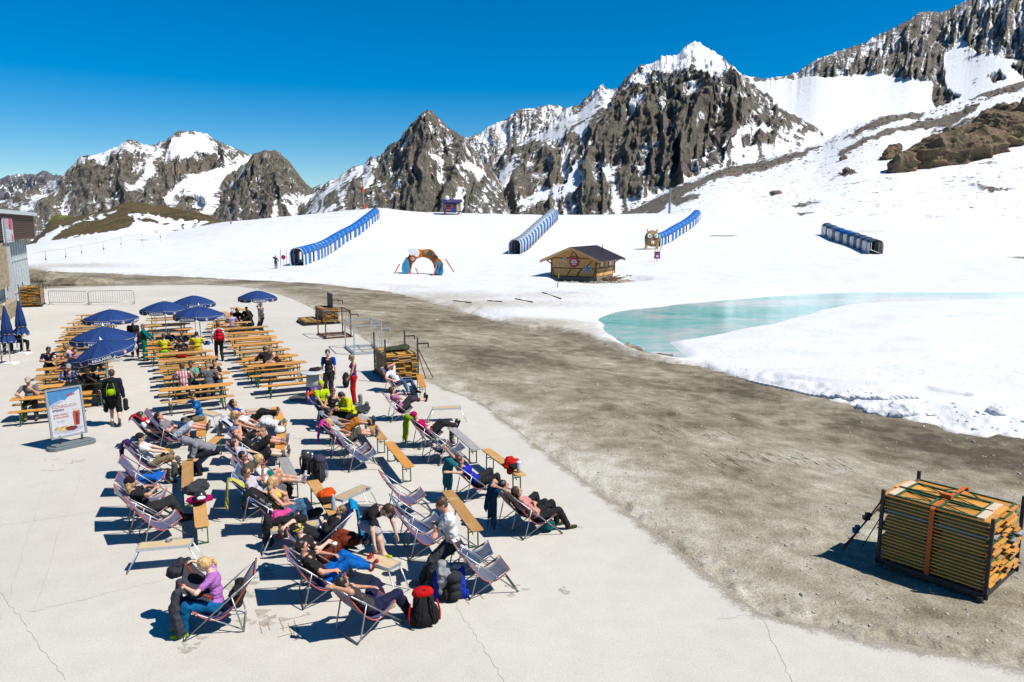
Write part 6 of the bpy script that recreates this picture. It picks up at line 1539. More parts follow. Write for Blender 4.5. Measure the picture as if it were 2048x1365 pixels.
# ================================================================== THE TERRACE
GR = R(26.5); EX = Vector((math.cos(GR), math.sin(GR), 0)); EY = Vector((-math.sin(GR), math.cos(GR), 0))
rnd = random.Random(21)
COLS = {'building-side column': [(18.5, 802), (73, 777), (67, 758.5), (71, 741.5), (95, 725), (103, 712), (107, 700), (110, 686.6), (116, 677), (124, 666), (120, 656.7), (133.6, 648), (149, 640), (151, 632)],
        'middle column': [(318, 783.5), (328, 758), (319, 740), (316, 725), (312, 711), (291, 698.5), (291, 687), (292, 675), (292, 664), (291, 653), (292, 642), (292, 630)],
        'gravel-side column': [(525, 753), (496, 735), (485, 720.5), (474, 707), (467, 692), (457, 680), (456, 669), (449, 659), (418, 649.5), (417, 641.5), (423, 635)]}
TC = {}
for cn, L in COLS.items():
    for i, (u, v) in enumerate(L):
        p = G(u, v, .77); c = p + EX * 1.1 + EY * .25; c.z = 0; TC[(cn, i)] = c; n = ORD[i + 1]; a = GR + rnd.uniform(-.012, .012)
        w_ = 'w' if rnd.random() < (.25 if i < 3 else .5) else 'o'
        place_board('beer_table', c, a, 'orange beer table, %s from the front of the %s' % (n, cn), 'folding beer tables in the ' + cn, w_)
        off = rnd.uniform(-.12, .12)
        place_board('beer_bench', c - EY * .52 + EX * (off - .05), a, 'orange bench on the near side of the %s table, %s' % (n, cn), 'beer benches in the ' + cn, 'o' if rnd.random() < .8 else 'w')
        place_board('beer_bench', c + EY * .52 + EX * rnd.uniform(-.1, .1), a, 'orange bench on the far side of the %s table, %s' % (n, cn), 'beer benches in the ' + cn, 'o' if rnd.random() < .8 else 'w')
# the two tables set across at the far end
for (a, b, lab) in (((457, 612), (497, 624), 'pale beer table standing crosswise at the far end behind the seated people'), ((440, 622), (462, 632), 'pale beer table standing crosswise behind the gravel-side column')):
    p, q = G(*a, .77), G(*b, .77); c = (p + q) / 2; c.z = 0; d = q - p; place_board('beer_table', c, math.atan2(d.y, d.x), lab, None, 'w')
def bench(near, far, lab, w='o', L=2.2):
    """near, far: middles of the two ends of the seat in the photograph"""
    p, q = G(*near, .47), G(*far, .47); d = (q - p); d.z = 0; d.normalize(); c = p + d * L / 2; c.z = 0
    return place_board('beer_bench', c, math.atan2(d.y, d.x), lab, 'benches between the deck chairs', w)
bench((402, 872), (404, 840), 'orange bench under the feet of the flowered shirt and jeans sunbathers')
bench((381, 922), (436, 874), 'worn orange bench under the stooping person in the grey hood', 'w')
bench((375, 980), (375, 926), 'worn orange bench just in front of the white T-shirt man\'s boots', 'w')
bench((404, 1053), (395, 975), 'worn orange bench with the black jacket and pink helmet heap', 'w')
bench((566, 849), (556, 827), 'orange bench under the feet of the black and white trousers sunbathers')
bench((559, 901), (563, 862), 'orange bench holding the white helmet')
bench((589, 965), (566, 915), 'grey weathered bench under the white socks of the blonde woman', 'g')
bench((671, 1030), (629, 967), 'worn orange bench with orange rucksack and water bottle', 'w')
bench((766, 879), (740, 845), 'worn orange bench under the furry boots', 'w')
bench((819, 934), (781, 888), 'orange bench standing free between the empty deck chairs', 'o')
bench((953, 899), (911, 862), 'grey weathered bench beside the black trousers on the gravel side', 'g')
bench((1044, 951), (980, 904), 'worn orange bench with red jacket and beer glass', 'w')
bench((955, 1061), (905, 995), 'worn orange bench behind the man with crossed arms', 'w')
bench((846, 774), (838, 747), 'orange bench beside the jeans man sleeping by the stack')
bench((732, 838), (712, 828), 'grey weathered bench under the black bag and jacket', 'g')
# ---- small aluminium tables
def make_small():
    r = empty('side_table'); m = MB(); m.box((0, 0, .445), (.86, .27, .016)); m.build('table_top', M_PALE, r, bevel=.003)
    m = MB()
    for q in (1, -1): m.box((0, q * .142, .43), (.90, .016, .05)); m.box((q * .44, 0, .43), (.016, .29, .05))
    m.build('apron', M_ALU, r)
    for q in (1, -1):
        m = MB(); m.tube([(q * .42, .13, .41), (q * .62, .16, .01), (q * .62, -.16, .01), (q * .42, -.13, .41)], .013, 7); m.build('leg', M_ALU, r, True)
    return r
ST = None
def small(u, v, a, lab):
    global ST
    p = G(u, v, .45); p.z = 0
    if ST is None: ST = make_small(); ST.location = p; ST.rotation_euler = (0, 0, R(a)); tag(ST, lab, 'side table', 'small aluminium side tables')
    else: copy_thing(ST, p, R(a), lab, 'small aluminium side tables', 'side table')
small(330, 1088, 12, 'small aluminium side table with ashtray standing free in front')
small(418, 826, -35, 'small aluminium side table behind the blue T-shirt woman')
small(704, 985, 60, 'small aluminium side table behind the bending man in black')
small(752, 1118, -35, 'small aluminium side table under the teal and red boots')
small(893, 815, 10, 'small aluminium side table holding the black sandals')
small(590, 1052, 20, 'small aluminium side table with the pink jacket beside it')
small(510, 820, 20, 'small aluminium side table under the red jacket sunbather')
p = G(338, 1083, .455); m = MB(); m.lathe([(.0, 0), (.05, 0), (.058, .022), (.05, .022), (.045, .008), (0, .008)], 16, cap=False); o_ = m.build('ashtray', M_STEEL, None, True); o_.location = p; tag(o_, 'round steel ashtray on the free side table', 'ashtray')
# ---- standing table
p = G(625, 745, 1.1); r = empty('bar_table', (p.x, p.y, 0), 0, 'high round bar table with printed column at the end of the benches', 'bar table')
m = MB(); m.lathe([(.0, 1.08), (.40, 1.08), (.42, 1.09), (.42, 1.105), (.40, 1.115), (0, 1.115)], 30, cap=False); m.build('table_top', pm('bar_top', (.40, .42, .40), .3, .1), r, True)
m = MB(); m.lathe([(.24, .62), (.22, .8), (.2, 1.08)], 20); m.build('column', pm('bar_grey', (.28, .29, .29), .5), r, True); m = MB(); m.lathe([(.27, .0), (.25, .3), (.235, .62)], 20); lo = m.build('lower_column', pm('bar_blue', ph(50, 45, 150), .5, .3, 3), r, True)
for k, c in enumerate((ph(240, 240, 245), ph(225, 110, 40), ph(240, 240, 245), ph(200, 50, 170), ph(225, 110, 40))): m = MB(); a = R(-120 + k * 34); m.ball((.245 * math.cos(a), .245 * math.sin(a), .34 + .12 * (k % 2)), (.03, .05, .16), 8, rotz(a)); m.build('print', cloth(c), lo)
p2 = heap((p.x + .02, p.y + .2, 1.115), 0, [((0, 0, .04), (.2, .13, .07)), ((.1, .05, .06), (.1, .1, .07))], (.015, .015, .016), 'black cap and gloves lying on the high bar table', 'gloves', noise=.03)
m = MB(); c_ = G(612, 796); m.lathe([(.66, .001), (.66, .006), (.60, .006)], 40, cap=False); o_ = m.build('manhole_ring', pm('manhole_pale', (.30, .29, .27), .7)); o_.location = (c_.x, c_.y, 0); o_['kind'] = 'structure'
m = MB(); m.lathe([(.60, .002), (.60, .010), (.0, .010)], 40, cap=False); o_ = m.build('manhole_cover', pm('manhole_dark', (.055, .055, .06), .6, .3, 20)); o_.location = (c_.x, c_.y, 0); tag(o_, 'dark round manhole cover set in the concrete behind the deck chairs', 'manhole cover')
# ---- parasols
UM = {}
for i, (u, v, a, lab) in enumerate([(221.9, 637, 10, 'navy parasol farthest back over the building-side column'), (207.5, 676, 20, 'navy parasol between the two other parasols of the building-side column'), (329, 619, 5, 'navy parasol over the middle column, beside the building-side ones'),
                                (387.4, 606.5, 30, 'navy parasol at the very back of the middle column'), (398.3, 630.2, -5, 'navy parasol over the seated group of the middle column'), (515, 595.6, 25, 'navy parasol alone beside the standing man in grey shirt')]):
    p = G(u, v, 1.95); p.z = 0
    if 0 not in UM: UM[0] = make_umbrella(); UM[0].location = p; UM[0].rotation_euler = (0, 0, R(a)); tag(UM[0], lab, 'parasol', 'navy parasols with white lettering')
    else: copy_thing(UM[0], p, R(a), lab, 'navy parasols with white lettering', 'parasol')
UT = make_umbrella(R(-14)); p = G(198, 702, 1.9); UT.location = (p.x + .25, p.y, 0); UT.rotation_euler = (0, 0, R(22)); UT.scale = (.9, .9, .96); tag(UT, 'navy parasol tilted low over the plaid shirt couple', 'parasol', 'navy parasols with white lettering')
p = G(8, 612, 2.6); closed_umbrella((p.x, p.y, 0), 'closed navy parasol cut by the frame edge near the building', 1.0)
p = G(36, 600, 2.6); closed_umbrella((p.x, p.y, 0), 'closed navy parasol beside the seated person in black', .98)
# ---- storage racks
ndir = R(-50); LN = 1.72
o = G(1969, 1204) + Vector((math.cos(R(130)), math.sin(R(130)), 0)) * LN; e1, e2, Wp = stack(o, ndir, LN, 1.56, 18, 'strapped stack', M_BLACKM, z0=.17, lh=.063, seed=3)
rk = rack((o.x, o.y, 0), ndir, LN, 1.56, 1.33, M_BLACKM, 'black steel rack holding the big strapped stack on the gravel', 3, False)
# ratchet strap
m = MB(); zt = .17 + 18 * .063
pts = [Wp(.82, -.02, .12), Wp(.82, -.022, .6), Wp(.82, -.02, zt + .02), Wp(.82, .02, zt + .05), Wp(.82, .5, zt + .06), Wp(.82, 1.54, zt + .05), Wp(.82, 1.58, zt), Wp(.82, 1.59, .12)]
for i in range(len(pts) - 1): m.bar(pts[i], pts[i + 1], .07, .006, e1.cross(pts[i + 1] - pts[i]).normalized())
so_ = m.build('lashing_strap', pm('strap_orange', ph(235, 120, 45), .6, .1, 8)); tag(so_, 'orange lashing strap tied round the big stack', 'strap')
m = MB(); m.box(Wp(.82, .62, zt + .10), (.16, .10, .08), rotz(ndir)); m.build('ratchet', pm('strap_orange', (.5, .2, .03)), so_)
def folded_top(a, b, rz, lab):
    r = empty('folded_beer_table', Wp(a, b, zt + .01), ndir + rz, lab, 'folded table'); m = MB(); m.box((0, 0, .013), (1.7, .5, .026)); m.build('board', M_OR, r)
    m = MB()
    for s_ in (1, -1):
        m.box((0, s_ * .21, .045), (1.3, .03, .03))
        m.bar((-.55 * s_, -.2, .05), (-.1 * s_, .0, .05), .016, .014); m.bar((-.55 * s_, .2, .05), (-.1 * s_, .0, .05), .016, .014); m.bar((-.62 * s_, -.21, .05), (-.62 * s_, .21, .05), .03, .03); m.bar((-.08 * s_, -.21, .05), (-.08 * s_, .21, .05), .03, .03)
    m.build('leg_frame', M_GREEN, r)
    for s_ in (1, -1): m = MB(); m.box((s_ * .70, 0, .05), (.12, .44, .03)); m.build('end_block', pm('new_wood', (.48, .38, .27), .7, .15, 8), r)
folded_top(.82, .27, 0.01, 'upturned orange table on top of the strapped stack, strap-side'); folded_top(.80, .80, -.03, 'upturned orange table on top of the strapped stack, far side')
# skis leaning on the rack
for k, (a, b, tl, lab) in enumerate(((-.38, .10, 0, 'red and blue ski leaning on the rack of the strapped stack'), (-.44, .17, .06, 'second ski leaning behind the first at the strapped stack'))):
    p0 = Wp(a - .30, b, .02); p1 = Wp(-.04, b - .02 + tl, 1.22 - tl); r = empty('ski', p0, 0, lab, 'ski'); d = p1 - p0; N_ = 14; up = V3(0, 0, 1); sd_ = d.cross(up).normalized(); nn = sd_.cross(d).normalized()
    rows = [[d * (i / (N_ - 1)) * 1.12 + sd_ * w_ * (.052 - .016 * math.sin(math.pi * i / (N_ - 1))) + nn * (.06 * max(0, i / (N_ - 1) - .86) / .14 * (1 if i > 11 else 0)) for w_ in (-1, 1)] for i in range(N_)]
    m = MB(); m.sheet(rows[:5], .012); m.build('tail', cloth(ph(170, 25, 70)), r); m = MB(); m.sheet(rows[4:10], .012); mid_ = m.build('waist', cloth(ph(30, 30, 70)), r); m = MB(); m.sheet(rows[9:], .012); m.build('tip', cloth(ph(165, 20, 50)), r)
    for t in (.36, .62): m = MB(); m.box(d * t + nn * .03, (.09, .09, .07)); m.box(d * (t + .06) + nn * .045, (.07, .06, .05)); m.build('binding', cloth(ph(25, 130, 170)) if t < .5 else M_BLK, r)
p0 = Wp(-.5, .5, .02); p1 = Wp(-.05, .3, 1.0); m = MB(); m.tube([p0, p1], .009, 6); m.ball(p1, .02, 6); o_ = m.build('ski_pole', cloth(ph(120, 40, 50))); tag(o_, 'thin reddish ski pole leaning beside the two skis', 'ski pole')
def dirv(d): return Vector((math.cos(R(d)), math.sin(R(d)), 0))
md = -68; o = G(772, 766) - dirv(md) * 2.15
_a, _b, Wm = stack(o, R(md), 2.15, 1.3, 15, 'stack behind the sleeping man', M_BLACKM, z0=.15, lh=.062, seed=9)
rack((o.x, o.y, 0), R(md), 2.15, 1.3, 1.62, M_BLACKM, 'black hooked rack holding the stack behind the sleeping man', 3)
heap(Wm(1.1, .75, 15 * .062 + .16), R(30), [((0, 0, .05), (.5, .28, .09)), ((.3, .15, .08), (.25, .2, .08)), ((-.4, -.1, .06), (.25, .2, .07))], ph(70, 75, 55), 'crumpled dark green tarp and straps on the stack behind the sleeping man', 'tarp', noise=.10, nsc=4, vox=.02)
m = MB(); m.tube(crv([Wm(.9, -.03, .3), Wm(1.0, -.02, 1.0), Wm(1.1, .3, 1.13), Wm(1.2, .9, 1.12), Wm(1.3, 1.32, 1.0)], 20), .012, 6); tag(m.build('strap', cloth(ph(60, 130, 150))), 'thin teal strap over the stack behind the sleeping man', 'strap')
for k, (x, y) in enumerate(((.3, .2), (.6, .35))): m = MB(); a_ = Wm(2.0, 1.35 + x, .02); b_ = Wm(1.9, 1.32, 1.0 + y); m.tube([a_, b_], .02, 6); tag(m.build('metal_bar', cloth(ph(130, 60, 45))), ['rusty bar leaning on the hooked rack by the gravel', 'second rusty bar leaning beside the first on the hooked rack'][k], 'bar')
o = G(709, 711) - dirv(-67) * 2.3; rack((o.x, o.y, 0), R(-67), 2.3, 1.32, 1.36, M_SILV, 'empty silver rack with mesh side between the brown rack and the stack', 3, mesh=True)
o = G(652, 679) - dirv(-62) * 1.75; rack((o.x, o.y, 0), R(-62), 1.75, 1.38, 1.42, M_RUSTY, 'empty rusty brown rack beside the silver rack', 4, mesh=True)
o = G(621, 652) - dirv(-62) * 2.15; _a, _b, Wf = stack(o + dirv(28) * .75, R(-62), 2.15, 1.05, 11, 'far half empty rack', M_BLACKM, z0=.18, lh=.075, seed=15)
_a, _b, _w = stack(o + dirv(28) * -.35, R(-62), 2.15, 1.05, 2, 'low pile beside the far rack', M_BLACKM, z0=.18, lh=.075, seed=16)
fr_ = rack((o.x - .3, o.y - .1, 0), R(-62), 2.15, 2.1, .05, M_BLACKM, 'black low rack at the back with a few benches and tall dark plate', 3, False)
m = MB(); m.box((1.0, 1.86, 1.0), (1.2, .06, 1.7)); m.build('end_plate', M_BLACKM, fr_)
m = MB()
for a in (.5, 1.6): m.bar((a, 1.9, 1.4), (a, 2.5, 1.4), .06, .05); m.bar((a, 2.5, 1.42), (a, 2.52, 1.2), .05, .05)
m.build('hook_arm', M_BLACKM, fr_)
o = G(41, 616) + dirv(116.5) * 2.2; stack(o, R(-63.5), 2.2, 1.3, 21, 'stack beside the building', M_BLACKM, z0=.15, lh=.066, seed=19)
rack((o.x, o.y, 0), R(-63.5), 2.2, 1.3, 1.65, M_BLACKM, 'black hooked rack holding the stack beside the building', 3)
# ---- crowd barriers
def make_barrier(L, h=1.08):
    r = empty('crowd_barrier'); m = MB(); c = .12
    m.tube([(-L / 2, 0, .0), (-L / 2, 0, h - c), (-L / 2 + c * .3, 0, h - c * .3), (-L / 2 + c, 0, h), (L / 2 - c, 0, h), (L / 2 - c * .3, 0, h - c * .3), (L / 2, 0, h - c), (L / 2, 0, 0)], .020, 7); m.tube([(-L / 2, 0, .2), (L / 2, 0, .2)], .018, 6); m.build('frame', M_STEEL, r, True)
    for i in range(1, 19): m = MB(); x = -L / 2 + L * i / 19; m.tube([(x, 0, .2), (x, 0, h)], .009, 5); m.build('upright', M_STEEL, r)
    for q in (1, -1): m = MB(); m.tube([(q * (L / 2 - .1), -.28, 0), (q * (L / 2 - .1), 0, .16), (q * (L / 2 - .1), .28, 0)], .018, 6); m.build('foot', M_STEEL, r)
    return r
pa, pb, pc2, pd = G(99, 610), G(177, 611), G(182, 610.5), G(266, 609)
br = make_barrier((pb - pa).length); br.location = (pa + pb) / 2; br.rotation_euler = (0, 0, math.atan2((pb - pa).y, (pb - pa).x)); tag(br, 'steel crowd barrier next to the stack beside the building', 'crowd barrier', 'crowd barriers')
copy_thing(br, (pc2 + pd) / 2, math.atan2((pd - pc2).y, (pd - pc2).x), 'steel crowd barrier on the open side, away from the building', 'crowd barriers', 'crowd barrier')
# ---- poster stand
pA, pB = G(106, 903), G(180, 884); c = (pA + pB) / 2; d = pB - pA; a = math.atan2(d.y, d.x) - R(8)
r = empty('poster_stand', c, a, 'grey framed food poster on a plastic foot before the benches', 'poster stand')
m = MB(); m.prism([(-.50, -.22), (.50, -.22), (.60, -.10), (.60, .10), (.50, .22), (-.50, .22), (-.60, .10), (-.60, -.10)], 0, .10); m.prism([(-.46, -.17), (.46, -.17), (.52, 0), (.46, .17), (-.46, .17), (-.52, 0)], .10, .15); m.build('foot', pm('stand_grey', ph(135, 145, 150), .6), r, bevel=.012)
PT_ = rotx(R(-6)); PM4 = Matrix.Translation((-.03, 0, .30)) @ PT_.to_4x4() @ Matrix(((1, 0, 0, 0), (0, 0, -1, 0), (0, 1, 0, 0), (0, 0, 0, 1)))
for q in (1, -1): m = MB(); m.bar((q * .28, 0, .12), (q * .28, -.01, .36), .04, .03); m.build('spring_leg', M_BLK, r)
PW, PHt = .92, 1.38
def pplate(name, poly, z0, z1, mat, par): m = MB(); m.prism(poly, z0, z1); o_ = m.build(name, mat, par); return o_
def rc(x0, y0, x1, y1): return [(x0, y0), (x1, y0), (x1, y1), (x0, y1)]
pn = pplate('panel', rc(-PW / 2, 0, PW / 2, PHt), -.02, .0, pm('poster_white', ph(235, 235, 240), .5, .04), r); pn.matrix_local = PM4
fr = MB(); g = .05
for a_, b_ in (((-PW / 2, g / 2), (PW / 2, g / 2)), ((-PW / 2, PHt - g / 2), (PW / 2, PHt - g / 2)), ((-PW / 2 + g / 2, g), (-PW / 2 + g / 2, PHt - g)), ((PW / 2 - g / 2, g), (PW / 2 - g / 2, PHt - g))): fr.bar((*a_, 0.0), (*b_, 0.0), g, .06)
f_ = fr.build('frame', pm('poster_frame', ph(195, 200, 205), .4, .05, metal=.3), pn)
pplate('print', [(-.41, .92), (-.25, 1.0), (-.1, 1.05), (.0, 1.02), (.12, 1.12), (.25, 1.2), (.41, 1.28), (.41, 1.33), (-.41, 1.33)], 0, .003, cloth(ph(90, 155, 215)), pn)
pplate('print', [(-.41, .92), (-.25, 1.0), (-.1, 1.05), (-.06, .99), (-.2, .95), (-.3, .9), (-.41, .86)], .001, .0045, cloth(ph(190, 205, 225)), pn)
for k in range(4): pplate('print', [(.08 + .05 * k, 1.12 + .02 * (k % 2)), (.12 + .05 * k, 1.10 + .02 * k), (.13 + .05 * k, 1.17), (.09 + .05 * k, 1.19)], .003, .006, cloth(ph(215, 70, 80)), pn)
for txt, sz, x, y, col, bd_ in (('KÖNIGLICH', .115, -.34, .86, ph(225, 120, 110), False), ('SPEISEN', .085, -.34, .765, ph(90, 95, 100), True), ('GRILLHENDL', .065, -.33, .64, ph(225, 130, 115), True), ('& PAULANER', .065, -.33, .565, ph(225, 130, 115), True), ('€ 10,90', .055, -.25, .45, ph(190, 195, 205), False)):
    lo = link('lettering', text_mesh(txt, sz, bold=bd_, align='LEFT'), cloth(col), pn); lo.matrix_local = Matrix.Translation((x, y, .004))
pplate('print', [(.16, .28), (.30, .28), (.34, .60), (.33, .74), (.18, .74), (.15, .60)], 0, .004, cloth(ph(205, 110, 85)), pn); pplate('print', [(.175, .68), (.325, .68), (.33, .76), (.18, .76)], .003, .006, cloth(ph(235, 220, 205)), pn)
pplate('print', [(.20, .30), (.27, .30), (.30, .6), (.22, .66)], .003, .0055, cloth(ph(150, 60, 60)), pn)
pplate('print', [(x * .40, .20 + y * .11) for x, y in ((-1, 0), (-.7, -.7), (0, -1), (.7, -.7), (1, 0), (.7, .5), (0, .7), (-.7, .5))], 0, .003, cloth(ph(205, 210, 235)), pn)
rr_ = random.Random(3)
for k in range(26): x = rr_.uniform(-.33, -.05); y = rr_.uniform(.17, .30); s_ = rr_.uniform(.02, .045); pplate('print', [(x - s_, y - s_ * .3), (x + s_, y - s_ * .5), (x + s_ * .7, y + s_ * .5), (x - s_ * .6, y + s_ * .6)], .003, .004 + k * .0002, cloth([ph(240, 205, 120), ph(225, 170, 70), ph(245, 225, 160)][k % 3]), pn)
pplate('print', [(x * .16 + .08, .22 + y * .065) for x, y in ((-1, 0), (-.6, -.8), (.3, -1), (1, -.2), (.8, .6), (0, 1), (-.8, .8))], .004, .009, cloth(ph(140, 60, 50)), pn)
# ================================================================== DECK CHAIRS, PEOPLE, BAGS
NV = (.010, .012, .022); BK = (.012, .012, .013); WH = (.46, .46, .46); GY_ = ph(150, 152, 155); KH = ph(150, 130, 100)
def chairF(fk, top, front, label):
    T = G(*top, .90); S_ = G(*front, .42); d = S_ - T; return chair(fk, top, max(math.degrees(math.atan2(d.y, d.x)), 20), label)
C1 = chair('P', (267, 834), 18, 'purple deck chair with the red jacket, beside the roadway aisle')
C2 = chair('P', (290, 822), 18, 'empty purple deck chair peeking out behind the red jacket chair')
C3 = chair('P', (305, 834), 12, 'purple deck chair under the flowered shirt sleeper')
C4 = chair('P', (250, 886), 22, 'purple deck chair with purple hoodie hung on it, under the white T-shirt man')
C5 = chairF('P', (240, 917), (324, 958), 'purple deck chair carrying only a blue jacket')
C6 = chairF('P', (234, 952), (322, 990), 'empty purple deck chair just behind the woman with the dark beanie')
C7 = chair('G', (229, 978), 30, 'purple deck chair painted sunlit grey, under the woman with dark beanie and phone')
C8 = chair('P', (253, 1002), 36, 'empty purple deck chair before the woman with the dark beanie')
CA = chair('P', (456, 807), 8, 'deck chair under the man in red jacket and black trousers')
CB = chair('P', (462, 826), 6, 'deck chair under the person with the blue cap')
CC = chair('D', (446, 838), 8, 'deck chair with white and navy jacket under the blonde ponytail woman')
CD = chair('P', (458, 862), 14, 'deck chair under the sleeper with the light blue cap over the face')
CE = chair('P', (452, 889), 20, 'purple deck chair under the brown haired person in black shorts')
CF = chair('G', (463, 920), 16, 'purple deck chair painted sunlit grey, under the man in dark sunglasses')
CG = chair('D', (472, 935), 14, 'dark blue deck chair under the blonde woman with white socks')
CH_ = chair('B', (463, 954), 18, 'bright blue deck chair under the man raising his arm')
CI = chair('K', (497, 984), 22, 'deck chair with black puffer jacket under the woman in jeans')
CK = chair('B', (706, 1012), 196, 'bright blue deck chair facing the other way with a cyan towel')
CL = chair('P', (574, 1062), 22, 'purple deck chair under the boy with yellow goggles')
CM = chair('P', (572, 1106), 24, 'purple deck chair under the man in bright blue trousers')
CN = chair('P', (667, 1174), 46, 'purple deck chair nearest the camera, under the man in navy trousers')
CO = chair('B', (617, 793), 14, 'bright blue deck chair under the grey haired man')
CP_ = chair('G', (643, 827), 16, 'deck chair with grey towel under the dark haired man')
CQ = chair('P', (644, 847), 14, 'deck chair with pink towel under the woman in grey skirt')
CR1 = chairF('P', (664, 862), (744, 906), 'empty purple deck chair between pink towel chair and free bench')
CR2 = chairF('D', (677, 872), (757, 921), 'empty dark blue deck chair with its seat towards the free bench')
CS = chair('P', (770, 734), -28, 'deck chair under the sleeping man in jeans')
CT = chairF('K', (765, 787), (842, 829), 'dark deck chair under the woman with the book')
CU = chair('K', (818, 834), 26, 'dark deck chair with lime jacket, under the magenta shirt sleeper')
CV1 = chairF('K', (833, 857), (908, 893), 'empty dark purple deck chair beside the grey weathered bench')
CV2 = chairF('D', (857, 861), (922, 909), 'empty dark blue deck chair behind the teal jacket chair')
CW_ = chair('K', (904, 924), 24, 'deck chair with teal jacket under the person stretching both arms')
CX_ = chair('K', (992, 974), 24, 'deck chair with petrol jacket under the man with hands behind his head')
CY_ = chair('K', (1018, 987), 22, 'deck chair nearest the gravel under the woman in pink top')
CZ1 = chairF('P', (762, 950), (836, 1003), 'empty purple deck chair tallest behind the bending man in black')
CZ2 = chairF('D', (784, 999), (857, 1047), 'dark blue deck chair with its cloth torn loose at the seat')
CZ3 = chairF('P', (790, 1022), (877, 1062), 'empty purple deck chair in front of the torn blue one')
CZ4 = chairF('G', (907, 1088), (1006, 1130), 'empty purple deck chair painted sunlit grey, at the gravel end of the front row')
CZ5 = chair('D', (880, 1052), 12, 'dark blue deck chair just behind the man with crossed arms')
_l = G(492, 1247); l5 = (Vector((_l.x - .02, _l.y + .02, 0)), R(197))
o_ = copy_thing(CH['P'], l5[0], l5[1], 'purple deck chair turned away from the others under the woman in pink T-shirt', 'folding deck chairs on the terrace', 'deck chair')
HEAD = [(-.22, .10, .93), (-.22, -.10, .93)]; HEADE = [(0, 1, .35), (0, -1, .35)]; BEL = [(.32, .05, .63), (.32, -.07, .62)]; SIDE = [(.40, .30, .44), (.40, -.30, .44)]; THI = [(.55, .12, .56), (.55, -.12, .56)]; READ = [(.42, .08, .80), (.42, -.08, .80)]
FB = [(1.16, .10, .53), (1.16, -.10, .52)]; FB2 = [(1.14, .02, .52), (1.17, -.05, .60)]; FG = [(.99, .15, .08), (1.02, -.14, .08)]; FK = [(.86, .14, .08), (.82, -.12, .08)]
def lie(ch, label, legs=FB, arms=BEL, head=(6, 0, 0), up=None, **k):
    k.setdefault('lean', -44); k.setdefault('near', True); k.setdefault('pelvis', (.385, 0, .375))
    k['feet_up'] = (legs[0][2] > .3) if up is None else up
    e = k.pop('elb', None) or ([(-.3, 1, -.2), (-.3, -1, -.2)])
    return person(ch[0], ch[1], label, legs=legs, arms=arms, head=head, elb=e, kl=k.pop('kl', [(0.2, .15, 1), (0.2, -.15, 1)]), group='people resting in deck chairs', **k)
TS = 'tshirt'
lie(C1, 'person asleep in white top and blue jeans, red jacket over the shoulders', head=(10, 30, 0), arms=[(.40, .16, .56), (.42, -.26, .50)], top=(TS, WH, 'short'), bot=('jeans', ph(30, 70, 105), 'long'), shoe=ph(90, 60, 45), hair='dark', skin='mid', glasses=None)
lie(C3, 'person asleep in flowered grey shirt and white cargo shorts', hair='dark', skin='red', head=(0, -12, 0), top=(TS, ph(150, 140, 150), 'short'), bot=('shorts', ph(215, 220, 235), 'knee'), shoe=ph(120, 110, 95), arms=[(.34, .02, .62), (.34, -.06, .60)])
lie(C4, 'man in white T-shirt and khaki shorts with backward black cap, holding a yellow thing', legs=[(.92, .16, .08), (.98, -.14, .08)], lean=-26, pelvis=(.36, 0, .36), arms=[(.66, .06, .62), (.64, -.08, .60)], hat=('capback', BK), glasses=('sun',), hair='dark', skin='pale', top=(TS, WH, 'short'), bot=('shorts', KH, 'knee'), shoe=BK, sock=BK, head=(14, -6, 0), curl=1.0)
lie(C7, 'woman in dark beanie and black clothes looking at a phone', fem=True, hs='long', hair='blond', hat=('beanie', ph(45, 25, 45)), lean=-34, legs=[(1.0, .08, .08), (.98, -.10, .08)], arms=[(.52, .05, .80), (.52, -.05, .79)], head=(16, 0, 0), top=(TS, BK, 'short'), bot=('trousers', (.018, .019, .02), 'long'), shoe=ph(60, 62, 60), curl=1.1)
lie(CA, 'man asleep in open red jacket with black trousers and grey socks', hair='dark', legs=FB2, arms=[(.30, .10, .62), (.50, -.12, .60)], top=(TS, ph(225, 225, 230), 'short'), bot=('ski', BK, 'long'), shoe=None, sock=ph(120, 122, 128), skin='mid', head=(-4, 0, 0))
lie(CB, 'person in blue cap, white T-shirt with red print and white trousers', hat=('cap', ph(40, 60, 190)), legs=[(1.14, .04, .52), (1.10, -.20, .54)], arms=[(.44, .12, .58), (.46, -.14, .56)], top=(TS, WH, 'short'), bot=('ski', WH, 'long'), shoe=None, sock=ph(120, 125, 140), skin='red', hair='brown')
lie(CC, 'blonde ponytail woman in tan skin and black bikini holding her knees', fem=True, hs='pony', hair='blond', skin='tan', lean=-28, legs=[(.95, .10, .12), (.98, -.10, .10)], up=False, arms=[(.66, .06, .60), (.70, -.06, .58)], glasses=('sun',), top=('tank', (.05, .02, .02), ''), bot=('shorts', BK, 'short'), shoe=None, head=(12, 0, 0))
lie(CD, 'person asleep with light blue cloth over the face in black vest and shorts', hs='short', legs=FB, arms=[(-.05, .16, .90), (-.02, -.14, .88)], elb=HEADE, hat=('cap', ph(130, 150, 180)), hair='blond', skin='red', top=('tank', BK, ''), bot=('shorts', BK, 'knee'), shoe=None, sock=ph(150, 148, 165), head=(-10, 0, 0))
lie(CE, 'brown haired person in pale T-shirt and black shorts with legs on the grey bench', arms=[(.50, .14, .56), (.30, -.30, .60)], top=(TS, ph(205, 205, 225), 'short'), bot=('shorts', BK, 'knee'), shoe=None, sock=ph(110, 112, 120), head=(10, 20, 0), skin='pale', hair='brown')
